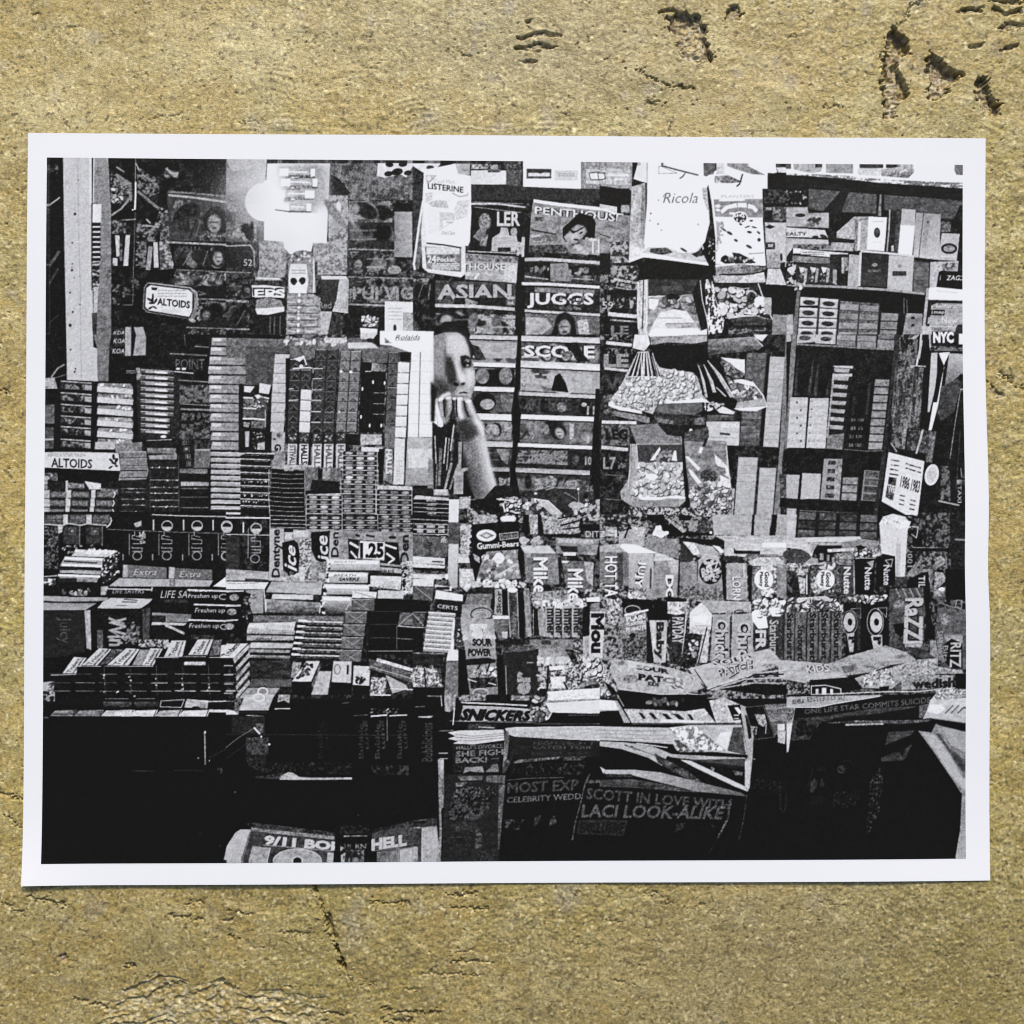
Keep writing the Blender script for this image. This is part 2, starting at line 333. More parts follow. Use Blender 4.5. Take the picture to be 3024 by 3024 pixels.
    P(46,310,1500,420,1475,560,1500,600,1580,430,1590,300,1600,n=6); P(86,298,1590,430,1585,600,1570,600,1620,430,1655,320,1650,n=4)
    for x in (455,500,560): L(44,14,x,1670,x-4,1862,a=.6)
    I('drink_can'); P(20,975,1270,1170,1290,1140,1500,1100,1590,975,1620,n=3); P(78,1170,1290,1270,1290,1262,1640,1095,1620,1110,1580,1140,1500,n=5,g=(60,'x')); P(84,980,1250,1240,1255,1262,1290,990,1290,n=4,k='h'); T('Red Bull',52,960,1520,1240,1590,a=.9); P(64,975,1620,1095,1620,1050,1862,975,1862,n=6)
    P(24,1095,1640,1210,1660,1200,1862,1060,1862,n=8,k='v'); 
    I('small_jar'); B(40,18,50,92,1400,1660,1570,1680,1570,1780,1400,1770,dark=20); P(88,1385,1790,1565,1800,1560,1862,1390,1862,n=2); L(10,14,1385,1780,1565,1795)
    I('counter_display_card'); P(86,1640,1515,1932,1525,1932,1862,1640,1850,n=3); R(60,1840,1640,1932,1862,n=6); O(30,6,1835,1635,1940,1640,1940,1870,1835,1870); scrawl(55,8,1680,1570,1820,1720,4); E(20,1745,1790,18,36)
    # ---- top middle A3
    t('A3')
    R(20,600,310,1932,470,n=3); R(22,0,300,110,900,n=8,k='2')
    P(86,0,92,290,92,240,150,110,190,0,120,n=3); E(24,180,135,40,22)
    I('cigarette_carton'); R(60,430,95,590,210,n=12,k='2'); R(80,600,165,965,310,n=3,g=(88,'x')); R(56,600,100,780,150,n=14); R(30,775,100,905,185,n=12); T('WW',90,800,110,880,160); R(30,965,95,1120,150,n=8); P(32,965,155,1130,155,1110,330,965,310,n=5)
    I('cigarette_carton'); P(95,1140,95,1740,98,1740,355,1140,332,n=0); R(30,1175,148,1432,250,n=4); R(84,1195,190,1415,225,n=4); P(20,1180,148,1430,155,1430,190,1380,170,1320,200,1240,165,1180,195,n=1); R(76,1465,165,1705,268,n=4); scrawl(50,8,1500,190,1670,230,2)
    I('cigarette_carton'); P(50,1745,98,1932,98,1932,355,1745,350,n=6); P(72,1790,150,1932,155,1932,310,1790,300,n=6); P(90,1830,200,1932,190,1932,250,1830,250,n=2); O(20,8,1820,190,1932,180,1932,262,1840,262)
    # big magazines
    I('magazine'); P(12,600,520,1150,590,1160,700,1100,1020,590,990,n=3); L(74,18,600,510,880,510,1160,545,n=8); L(46,10,610,490,1140,510); L(56,8,620,540,860,570,1120,600,n=10)
    T('LER',78,870,590,1110,740,b=.03); face(740,690,100); E(46,740,690,60,85,8,n=9); P(44,690,760,760,770,740,930,620,850,n=9,k='2'); P(46,700,860,780,820,760,950,690,940,n=8); P(66,820,860,900,810,910,750,980,760,1000,840,1070,830,1090,930,1060,1010,810,1000,n=9,k='2'); E(56,1045,800,36,45,n=8); R(14,880,960,1010,1000,n=8); P(78,1130,850,1160,855,1150,1030,1110,1020,n=5)
    P(64,1080,900,1150,910,1150,1060,1070,1040,n=10)
    I('magazine'); P(56,550,1020,1090,1060,1070,1330,540,1290,n=8,k='2'); P(44,550,1030,1090,1060,1090,1120,550,1100,n=8); T('THOUSE',76,500,1120,960,1200,b=.04,out=22,ow=.05); B(26,26,55,84,560,1220,920,1220,920,1280,560,1280); P(74,960,1120,1080,1130,1070,1330,930,1310,n=7); L(70,10,570,1000,1080,1022); L(10,16,570,1015,1060,1045)
    I('magazine'); P(28,230,1300,1060,1330,1060,1560,230,1560,n=8,k='2'); T('ASIAN',62,250,1340,1020,1500,b=.035,out=14,ow=.05); R(14,430,1480,960,1560,n=4); P(50,540,1480,680,1530,640,1560,540,1560,n=7); NR(30,64,980,1455,1115,1550,k='2'); L(74,34,230,1560,640,1570,1050,1600,n=12,k='2')
    I('magazine'); N(24,60,230,1640,1060,1660,1050,1862,120,1862,k='3'); R(12,120,1700,470,1862,n=5); E(54,800,1770,120,85,0,n=10,k='2'); NR(34,76,540,1660,660,1840,k='2'); R(24,640,1640,660,1830,n=4); T('49',74,1050,1760,1100,1830)
    L(58,10,230,1640,1050,1690,a=.5); NR(20,50,0,1280,200,1500,k='2'); R(10,170,1250,230,1680,n=2)
    I('rack_divider'); P(11,1100,1030,1140,1040,1130,1862,1060,1862,1065,1400,n=2); P(11,1160,680,1220,680,1190,1060,1150,1050,n=2); P(70,1130,860,1160,860,1150,1060,1125,1060,n=5)
    I('magazine'); P(50,1240,500,2110,590,2100,1030,1932,1040,1200,1000,1220,650,n=9,k='2'); L(93,34,1250,480,1500,515,1932,560,n=1); T('PENTHOUSE',78,1260,525,1330,525,2220,655,2210,655,b=.0) if 0 else T('PENTHOUSE',84,1262,535,2180,610,2170,700,1262,612,b=.02,out=14,ow=.06)
    P(9,1550,760,1640,680,1720,600,1860,640,1890,700,1880,860,1800,900,1700,960,1580,900,1550,860,n=2); P(56,1560,850,1650,760,1700,720,1780,740,1800,800,1740,880,1680,930,1600,920,n=6,k='f',m=False,sf=1); P(70,1600,830,1700,800,1720,860,1640,900,n=3,m=False,sf=2); E(12,1650,800,26,10,30,m=False); E(12,1740,810,20,9,-30,m=False); E(20,1690,880,30,10,10,m=False); L(12,12,1600,770,1680,800,1790,740); L(14,14,1230,780,1480,825); R(34,1255,645,1350,690,n=8); NR(40,70,1220,830,1500,900,k='h'); P(30,1200,940,1560,930,1640,1030,1200,1000,n=8); B(22,34,40,68,1690,900,1900,880,1930,1010,1700,1020); T('TI',80,1820,870,1930,1020)
    I('magazine'); P(24,1160,1090,1932,1140,1932,1340,1150,1320,n=9,k='2'); coverart(1180,1120,1932,1310,.03,24,48); L(70,34,1160,1085,1330,1080,1932,1120,n=10,k='2'); R(12,1160,1110,1420,1220,n=3); P(48,1420,1130,1600,1120,1640,1310,1420,1310,n=8,k='2'); R(12,1640,1150,1932,1250,n=4); B(14,22,30,52,1200,1160,1400,1150,1400,1210,1200,1210); B(10,24,34,56,1660,1180,1830,1180,1830,1230,1660,1230); L(60,14,1160,1260,1400,1290,n=16,k='2'); L(56,10,1640,1280,1860,1295,n=14,k='2')
    L(86,30,1130,1335,1400,1340,1932,1372,n=6)
    I('magazine'); P(16,1170,1370,1932,1420,1932,1640,1160,1600,n=4); P(44,1260,1370,1880,1400,1880,1450,1260,1420,n=9,k='2'); T('JUGGS',84,1180,1430,1870,1590,b=.035); B(24,22,16,45,1530,1480,1760,1480,1760,1600,1530,1600)
    L(72,26,1160,1615,1932,1660,n=8)
    I('magazine'); P(38,1160,1640,1932,1680,1932,1862,1160,1862,n=9,k='2'); P(60,1170,1680,1380,1690,1440,1780,1330,1862,1170,1862,n=10,k='2'); P(10,1430,1862,1480,1740,1550,1680,1640,1700,1680,1770,1690,1862,n=2); E(44,1560,1810,50,50,n=8); P(66,1700,1720,1800,1700,1830,1862,1720,1862,n=9)
    # hang packs of mouth strips
    I('hanging_blister_pack'); P(40,80,500,110,900,60,1190,0,1170,n=10,k='2'); L(88,22,105,480,60,760,10,1130,20,1190); P(30,0,1200,230,1240,200,1290,0,1240,n=8)
    P(85,100,560,540,640,545,1230,500,1270,160,1220,100,1170,85,800,n=4); P(44,125,950,500,970,500,1215,140,1180,n=10,k='2'); R(80,140,960,480,1030,n=6); T('24',90,150,1040,240,1120,b=.02); T('Pocket',88,250,1060,440,1110); scrawl(86,10,200,1120,480,1190,4)
    I('hanging_blister_pack'); P(93,115,160,270,130,440,95,470,200,600,220,605,600,590,900,570,945,180,920,145,900,120,700,100,480,n=2)
    P(60,135,215,250,215,180,290,140,300,n=6); E(86,165,245,26,26); T('Cool Mint',58,215,255,440,262,440,306,215,300,b=.0,a=.9); T('LISTERINE',14,153,292,525,335,522,398,155,355,b=.02)
    P(76,130,400,200,390,200,470,130,500,n=6); P(70,150,500,250,470,350,480,370,560,200,540,n=7); P(78,470,480,590,470,560,640,450,680,430,560,n=6); P(76,280,600,430,605,430,690,290,760,n=6); P(90,150,560,270,570,280,800,160,830,n=2); R(93,310,680,560,760,n=1); T('Strips',36,345,690,415,715); T('Oral Care',40,295,790,435,830,a=.85); L(52,10,410,400,480,435,560,425,570,400); O(70,6,280,600,430,605,430,680,280,780); L(8,14,145,915,330,935,500,965)
def rowA2():
    # ---- A4: hanging bags top and magazines beyond
    t('A4')
    I('cigarette_carton'); P(54,0,98,340,98,330,370,0,320,n=6); P(66,0,140,320,150,310,320,0,300,n=7); scrawl(90,14,85,195,300,225,2); R(86,150,240,250,265,n=3); E(88,10,225,45,30,n=2); O(16,8,-20,190,50,190,60,250,-10,262)
    R(10,0,350,310,520,n=2); P(78,0,510,180,540,180,615,0,570,n=6); L(92,14,0,560,175,610)
    I('magazine'); L(16,10,0,820,110,860)
    P(46,190,620,330,630,300,1110,120,1110,130,900,n=10,k='3'); NR(20,60,110,900,300,1120,k='2'); P(56,220,520,310,520,310,600,220,600,n=7)
    I('magazine'); R(12,0,1020,110,1230,n=3); NR(16,56,110,1150,400,1400,k='2'); L(64,26,150,1290,400,1330,n=10); L(50,14,140,1370,400,1410,n=10); N(10,44,0,1240,110,1240,110,1640,0,1640,k='2'); R(11,110,1400,390,1600,n=3); NR(14,60,140,1470,380,1590,k='2',th=.5)
    L(80,40,90,1650,380,1675,n=8); L(60,16,110,1710,380,1730,n=10); R(12,100,1740,400,1862,n=3); T('LE',50,115,1770,300,1862,b=.04,a=.8)
    L(10,26,60,1400,70,1862); T('59',66,30,1520,140,1600)
    # rear packs seen left of front bag
    I('hanging_candy_bag'); P(66,330,330,470,290,480,980,300,1120,310,900,n=12,k='v'); P(86,390,105,490,105,490,290,440,280,350,250,n=3); P(88,330,940,480,980,460,1060,300,1120,n=6); P(40,440,300,480,320,470,900,420,860,n=9,k='v',a=.7)
    I('hanging_candy_bag')
    P(94,495,105,1075,105,1080,215,1160,240,1110,340,1140,700,1090,900,1000,1010,860,1020,700,1000,560,960,470,980,460,900,490,500,n=1)
    P(70,500,960,700,960,860,1020,1000,1010,1060,920,1150,1140,980,1140,700,1090,450,1060,410,1030,n=11,k='3'); P(28,520,970,690,960,760,1010,640,1040,520,1010,n=8); P(20,1030,990,1060,950,1080,1040,1000,1060,950,1030,n=5); L(93,46,420,1035,650,1060,850,1105,1140,1140,n=2)
    E(20,870,985,40,12,30); L(24,16,640,112,780,150,1020,210); O(40,6,612,120,612,195,800,190,640,120); L(34,14,885,190,860,225,830,245); 
    T('Ricola',34,655,392,1015,500,b=-.004,sh=.3); L(36,7,660,440,670,410,720,395)
    P(66,1060,340,1105,340,1115,450,1140,600,1110,560,1070,440,n=10); 
    for x,y in ((530,608),(605,717),(520,680),(390,720),(385,790),(1020,720),(640,780),(610,470)): E(45,x,y,8,9)
    for x,y in ((530,608),(605,717)): E(18,x,y,7,8)
    I('hanging_candy_bag'); P(93,1110,220,1300,100,1820,100,1840,180,1740,210,1740,350,1685,350,1690,700,1720,1150,1200,1130,1200,880,1160,500,n=1)
    P(36,1080,105,1200,100,1180,200,1080,215,n=10,k='2'); R(74,1210,110,1290,200,n=7); P(54,1190,220,1330,210,1480,280,1370,292,1190,290,n=9,g=(30,'x')); P(46,1300,105,1520,105,1720,210,1580,200,1380,140,n=11,k='2'); L(18,16,1480,200,1450,300,1420,325)
    P(48,1180,460,1690,455,1695,650,1195,640,n=7,k='2'); L(93,22,1240,470,1500,465,n=2); T('PLANTERS',60,1260,415,1600,445,a=.9)
    th=[(1255,600,1300,530,1420,500),(1430,496,1430,540,1430,540)]
    P(93,1250,580,1300,530,1415,497,1425,540,1330,560,1270,610,n=1); P(93,1430,496,1525,500,1520,545,1432,540,n=1); P(93,1540,505,1600,525,1640,570,1615,600,1580,560,1535,550,n=1); E(90,1225,530,30,18); E(90,1225,570,26,14); E(88,1370,605,30,14)
    E(92,1455,645,78,60,n=2); E(20,1455,650,66,50,n=3); B(14,13,80,94,1400,610,1510,610,1510,690,1400,690)
    for x,y,rx,ry,ro in ((1345,810,34,14,30),(1410,885,22,13,30),(1550,800,26,13,10),(1650,880,17,20,0),(1545,950,34,14,30),(1460,718,18,10,20),(1570,682,20,9,0),(1645,805,22,10,40),(1230,890,16,20,0),(1280,770,40,10,35),(1530,745,30,7,-20),(1600,750,30,8,15)): E(18,x,y,rx,ry,ro,n=4)
    P(60,1205,680,1290,720,1240,740,1240,900,1215,880,n=9,k='2'); B(28,14,45,75,1210,690,1300,700,1260,900,1210,1000)
    P(14,1260,1060,1300,1035,1400,1090,1370,1010,1450,1020,1570,1080,1620,1120,1300,1130,1250,1100,n=6,k='2'); B(24,16,20,90,1270,1050,1590,1060,1590,1110,1280,1110,dark=12); L(36,8,1540,1025,1700,1015)
    P(56,1200,1135,1470,1130,1730,1165,1700,1200,1560,1230,1200,1250,n=12,k='h',g=(30,'x')); L(90,20,1200,1150,1400,1130)
    P(62,1170,1250,1500,1250,1700,1215,1720,1320,1380,1330,1170,1320,n=9,g=(80,'x')); L(20,14,1240,1240,1600,1232)
    # dark gap and rear edges
    P(9,1120,920,1160,870,1190,1000,1190,1200,1150,1190,1060,1000,n=2); B(16,10,50,93,1130,900,1180,900,1190,1100,1130,1080)
    I('hanging_peanut_bag'); P(10,470,1070,700,1090,1150,1150,1180,1240,1070,1250,1000,1500,500,1480,440,1200,n=2); P(22,490,1290,1040,1290,980,1460,500,1460,n=5,k='2'); scrawl(38,8,650,1360,860,1410,3); P(72,410,1300,500,1290,500,1862,400,1862,390,1600,n=16,k='v'); L(14,10,455,1300,440,1800); L(92,8,480,1300,490,1600,480,1800); L(88,14,400,1320,390,1600,400,1800)
    P(52,500,1470,960,1450,1060,1862,500,1862,n=12,k='2'); L(80,14,500,1470,680,1465); E(12,755,1475,75,38,n=5,k='2'); L(86,8,675,1490,720,1525,790,1525,840,1480); L(60,8,850,1455,950,1448)
    P(92,510,1490,610,1500,600,1560,560,1610,510,1590,n=4); B(22,34,30,70,610,1500,950,1490,1000,1640,640,1620,dark=22)
    P(88,620,1640,760,1600,900,1620,1000,1760,1050,1862,500,1862,560,1740,n=5); L(50,10,600,1690,850,1690); P(60,670,1750,980,1740,1020,1790,700,1800,n=10,k='h'); L(40,8,690,1750,970,1742); P(94,560,1800,1030,1810,1050,1862,500,1862,n=1)
    P(12,1040,1260,1170,1250,1300,1700,1280,1862,1060,1862,960,1420,n=3); N(20,92,1090,1290,1160,1290,1290,1700,1270,1840,1130,1862,1100,1600,k='v',sh=1.8); L(88,8,1040,1300,1060,1500,1110,1700,1130,1862); L(80,7,1120,1300,1200,1500,1260,1680)
    I('hanging_peanut_bag'); P(16,1170,1325,1640,1325,1690,1500,1780,1720,1300,1700,n=4); B(70,38,60,94,1200,1380,1640,1430,1700,1500,1740,1650,1300,1680,dark=18,el=.75); E(20,1570,1480,50,60,n=9); E(90,1660,1510,60,45,n=3); B(12,16,84,95,1380,1400,1500,1400,1500,1470,1380,1470); L(66,9,1380,1370,1480,1385,1560,1380)
    P(20,1560,1360,1640,1340,1640,1400,1540,1400,n=4); L(92,10,1640,1330,1700,1510,1790,1710); P(80,1290,1690,1430,1660,1600,1660,1790,1710,1600,1680,1400,1690,n=5)
    P(24,1340,1700,1450,1680,1620,1670,1800,1720,1700,1760,1400,1770,n=7,k='h'); P(12,1370,1770,1700,1760,1750,1810,1700,1862,1300,1862,n=4); NR(18,45,1330,1790,1720,1862,k='h'); L(90,16,1500,1640,1620,1650)
    I('cigarette_carton'); P(62,1700,1480,1780,1475,1775,1660,1700,1640,n=6)
    # shelf stock right of bags
    I('shelf_board'); P(10,1690,370,1932,400,1932,530,1690,520,n=2); P(10,1740,185,1932,200,1932,380,1740,350,n=2); NR(10,28,1700,360,1932,500,k='2'); P(84,1830,130,1932,130,1932,185,1850,180,n=5); L(40,8,1840,120,1932,130)
    I('cigarette_carton'); NR(26,50,1700,540,1932,690,k='2'); P(12,1700,590,1790,570,1790,680,1710,690,n=4); P(70,1710,700,1932,700,1932,1160,1730,1150,n=9,k='2'); P(14,1710,745,1760,722,1820,745,1760,768,n=2); R(24,1720,905,1815,980,n=8); R(64,1745,925,1795,955,n=6); R(56,1730,1010,1870,1170,n=7); P(14,1870,1120,1920,1110,1910,1310,1870,1300,n=4); P(74,1740,1180,1870,1180,1932,1350,1720,1340,n=7); E(18,1880,1060,14,40)
    P(10,1660,1350,1932,1370,1932,1640,1785,1640,1780,1480,1700,1470,n=2); P(48,1790,1650,1932,1660,1932,1862,1780,1862,n=9,k='2')
    # ---- A5
    t('A5')
    P(93,0,100,1830,103,1830,340,1500,320,1000,280,600,245,200,210,0,190,n=1)
    I('tinned_goods'); P(60,70,105,380,105,360,170,280,190,180,175,80,150,n=12,k='2'); R(20,300,105,370,130,n=6); P(50,410,102,690,102,690,195,410,185,n=8,k='2'); P(22,750,103,1005,103,1000,140,760,140,n=3); P(78,740,140,1000,145,960,220,740,210,n=6); P(20,1030,103,1310,103,1280,135,1030,138,n=3); P(66,980,150,1310,110,1320,180,1260,245,980,220,n=9,g=(40,'y')); L(94,10,1170,185,1240,155); R(30,0,105,50,145,n=6); P(40,1745,105,1828,103,1828,212,1760,208,1738,160,n=4)
    N(40,88,0,188,200,195,600,215,1000,255,1500,280,1830,290,1830,350,1500,330,1000,300,600,265,200,225,0,212,k='h')
    I('shelf_board'); P(12,0,205,200,215,600,250,1000,295,1500,325,1830,350,1830,470,1500,440,1000,410,600,385,200,360,0,340,n=3,k='h')
    P(32,230,350,560,380,940,410,930,610,700,600,340,580,230,550,n=6,k='2'); P(31,1010,415,1500,450,1820,480,1740,660,1600,660,1340,600,1010,575,n=6,k='2'); R(11,935,400,1010,600,n=2); P(44,965,410,985,410,980,640,945,640,n=6); P(36,1600,690,1710,700,1700,800,1600,800,n=6)
    P(14,560,380,420,540,360,610,560,620,650,380,n=2); B(26,12,30,70,0,370,200,380,200,500,0,520,dark=14); P(12,60,400,160,390,170,480,60,500,n=2)
    I('cigarette_carton'); P(60,0,540,220,540,230,600,440,600,440,760,0,740,n=10,k='2'); E(18,145,625,52,20); B(10,26,14,44,200,660,350,660,350,730,200,730); P(78,0,750,400,780,430,860,0,850,n=7,k='2'); T('EALTY',14,0,800,210,835); E(16,300,850,34,14); E(18,385,845,40,18,20)
    P(66,0,860,430,880,460,990,70,960,0,1060,n=9,k='2'); NR(14,44,70,925,460,975,k='2'); P(62,520,800,700,640,900,640,860,700,700,880,520,860,n=8); P(14,440,860,700,880,700,910,440,890,n=2); P(60,460,905,700,915,690,1000,460,990,n=7)
    P(92,70,970,150,970,150,1020,70,1020,n=2); P(84,150,975,640,1020,640,1040,450,1060,150,1030,n=4); scrawl(30,9,170,1000,390,1040,2); R(16,450,1030,640,1110,n=4); P(44,60,1040,450,1070,450,1130,60,1110,n=9,k='h')
    P(20,90,1130,530,1130,520,1350,100,1330,n=5,k='2'); 
    for k in range(3): P(80,130+k*115,1160,190+k*115,1170,180+k*115,1210,150+k*115,1230,n=6); P(60,190+k*115,1170,220+k*115,1180,205+k*115,1320,180+k*115,1320,n=8); B(6,14,30,70,120+k*115,1220,190+k*115,1220,180+k*115,1310,120+k*115,1310)
    P(54,480,1180,520,1190,520,1350,480,1330,n=8); R(14,530,1130,620,1350,n=4); R(60,570,1060,600,1230,n=8); R(54,605,1060,640,1200,n=10)
    P(62,650,1030,760,1040,740,1370,630,1360,n=12,k='2'); NR(10,70,0,1100,100,1360,k='2'); E(80,50,1190,40,30)
    I('cigarette_carton'); P(46,710,680,850,640,840,990,700,1000,n=6); P(80,745,690,775,690,760,990,730,990,n=3); P(60,775,680,850,680,830,990,765,990,n=7)
    P(93,850,640,1040,650,1015,1000,830,985,n=1); E(20,937,808,32,54); E(30,937,800,20,30); scrawl(60,7,895,685,1000,700,1); L(70,5,900,905,980,905)
    I('cigarette_carton'); P(16,1060,590,1150,570,1170,1020,1040,1010,1010,990,1040,760,n=3); L(60,14,1070,570,1060,780,1040,1000); P(26,1140,560,1190,570,1170,1010,1110,1020,n=7,k='v'); R(66,1085,940,1110,1000,n=6)
    P(66,1195,560,1335,570,1330,740,1300,1040,1150,1030,1180,740,n=4,k='2'); P(93,1180,730,1330,735,1300,1045,1155,1030,n=1)
    P(54,1340,600,1600,615,1585,1090,1310,1060,n=6,k='2',g=(70,'y')); L(26,8,1420,610,1370,1060); P(46,1430,640,1500,640,1440,980,1400,960,n=9,k='2',a=.6); E(20,1465,700,10,12)
    I('cigarette_carton'); P(66,1610,810,1800,820,1770,1100,1570,1090,n=6,k='2'); E(16,1688,972,86,56); E(50,1688,972,62,34,n=7); R(78,1600,1040,1760,1060,n=4); P(66,1490,1110,1790,1100,1780,1210,1580,1210,1550,1400,1480,1400,n=6); NR(30,60,1620,1120,1770,1200,k='2')
    I('cigarette_carton'); P(80,760,985,1060,1010,1320,1040,1320,1060,1055,1035,780,1010,n=3); P(16,785,1010,1055,1030,1040,1370,765,1350,n=4,k='2',g=(26,'y')); P(68,1060,1040,1320,1060,1300,1420,1040,1390,n=5,k='2'); R(24,1095,1205,1240,1255,n=4); E(52,915,1140,26,20); scrawl(46,8,845,1190,970,1215,2); E(50,1170,1150,20,18); R(16,870,1065,945,1085,n=2); scrawl(60,6,1085,1090,1260,1110,2)
    P(78,755,1010,780,1000,765,1360,740,1360,n=4); P(36,1320,1090,1480,1110,1470,1440,1310,1410,n=8,k='3'); P(14,1330,1075,1500,1095,1490,1120,1330,1100,n=2)
    L(56,26,90,1350,600,1370,1050,1400,1430,1440,n=10,k='2'); B(14,18,50,92,80,1330,190,1330,190,1400,80,1400)
    I('shelf_board'); P(9,160,1380,600,1395,1040,1420,1440,1460,1420,1640,960,1620,960,1540,540,1490,150,1460,n=2); P(9,0,1370,80,1370,100,1640,0,1640,n=2)
    L(40,10,1215,1490,1215,1640); L(44,8,1245,1500,1250,1640)
    I('shelf_post'); P(40,110,1400,150,1400,140,1470,110,1862,60,1862,n=8,k='2'); 
    I('cigarette_carton'); 
    def ov(q,r,c): 
        m=q.mean(0); E(20,m[0],m[1]+4,64,26,4,n=8,k='2')
    G((135,1465,545,1495,520,1900,105,1900),4,2,66,jit=4,gap=.12,gv=24,top=(78,.25),fn=ov); R(10,135,1560,330,1582,n=1)
    I('cigarette_carton'); G((550,1510,965,1540,940,1900,525,1900),4,2,50,jit=4,gap=.08,gv=22,n=7,k='2',top=(34,.3)); G((970,1630,1170,1640,1140,1900,950,1900),3,1,46,jit=4,gap=.12,gv=14,n=8,k='2'); R(12,1165,1640,1215,1862,n=3); P(50,1240,1640,1410,1645,1400,1862,1200,1862,n=7,k='2'); E(16,1308,1690,22,14); E(16,1308,1765,20,14)
    P(60,0,1655,70,1650,70,1862,0,1862,n=10,k='2')
    I('guide_book'); P(10,1590,1210,1610,1200,1818,1210,1818,1395,1565,1370,n=2); T('ZAGAT',90,1658,1250,1900,1300,sh=.2); L(80,6,1600,1250,1592,1300)
    I('folded_map'); P(93,1480,1375,1560,1370,1818,1395,1818,1510,1460,1500,n=1); L(60,5,1560,1410,1780,1430)
    P(62,1450,1380,1480,1380,1440,1862,1400,1862,n=6); P(14,1470,1505,1818,1515,1818,1535,1500,1535,1480,1600,1465,1760,1440,1760,n=2); P(56,1500,1560,1560,1535,1818,1540,1818,1862,1470,1862,n=5); P(40,1530,1570,1570,1555,1818,1560,1818,1590,1530,1590,n=9,k='2'); scrawl(76,10,1550,1558,1812,1585,2); P(12,1490,1605,1645,1605,1640,1665,1480,1660,n=2); T('map',88,1530,1622,1640,1655); L(92,7,1512,1615,1508,1650); P(60,1470,1680,1600,1680,1590,1760,1460,1750,n=5); T('New York',88,1612,1680,1990,1745,b=.0)
    L(82,7,1490,1775,1818,1785); P(70,1400,1770,1500,1780,1500,1862,1400,1862,n=6); R(48,1510,1790,1760,1862,n=5); T('CLASSIC',80,1630,1790,1760,1812); P(14,1510,1830,1818,1835,1818,1880,1505,1880,n=2); P(20,1765,1790,1780,1760,1818,1755,1818,1862,1750,1862,n=3)
def post():
    t('A1')
    I('painted_post')
    P(70,248,30,545,38,552,700,556,1862,560,1990,600,2005,606,2345,288,2330,280,1862,262,900,n=4,k='2')
    P(48,560,38,715,44,745,600,745,1862,725,1990,715,2345,606,2345,600,2000,556,1862,560,1500,n=6,k='2',g=(40,'y'))
    L(54,6,400,60,408,700,425,1300,436,2330); L(84,16,528,40,532,500); L(40,4,545,40,548,500); L(90,8,566,60,560,500); L(62,6,330,700,545,712)
    for x,y,r in ((372,617,14),(341,1197,12),(345,1130,7),(340,1165,6),(345,915,8),(365,1275,6),(320,1430,9),(348,1628,10),(320,1765,16),(422,1550,8),(325,2018,9),(376,2215,9),(366,2245,10),(408,265,5)): E(20,x,y,r,r*1.15,n=2)
    I('ink_stamp_label')
    R(12,540,505,558,1400,n=2,a=.8); P(90,555,515,645,515,640,705,552,705,n=3,g=(80,'x'))
    for k in range(8): R(14,545,705+52*k,635,740+52*k,n=2); R(84,555,742+52*k,630,755+52*k+8,n=3)
    N(14,66,550,1120,625,1110,620,1400,552,1390,k='h'); P(66,565,1390,612,1380,600,1630,560,1640,n=6); P(24,545,1640,600,1640,590,1862,552,1862,n=8,k='2')
    N(30,46,690,1180,745,1180,745,1290,690,1290)
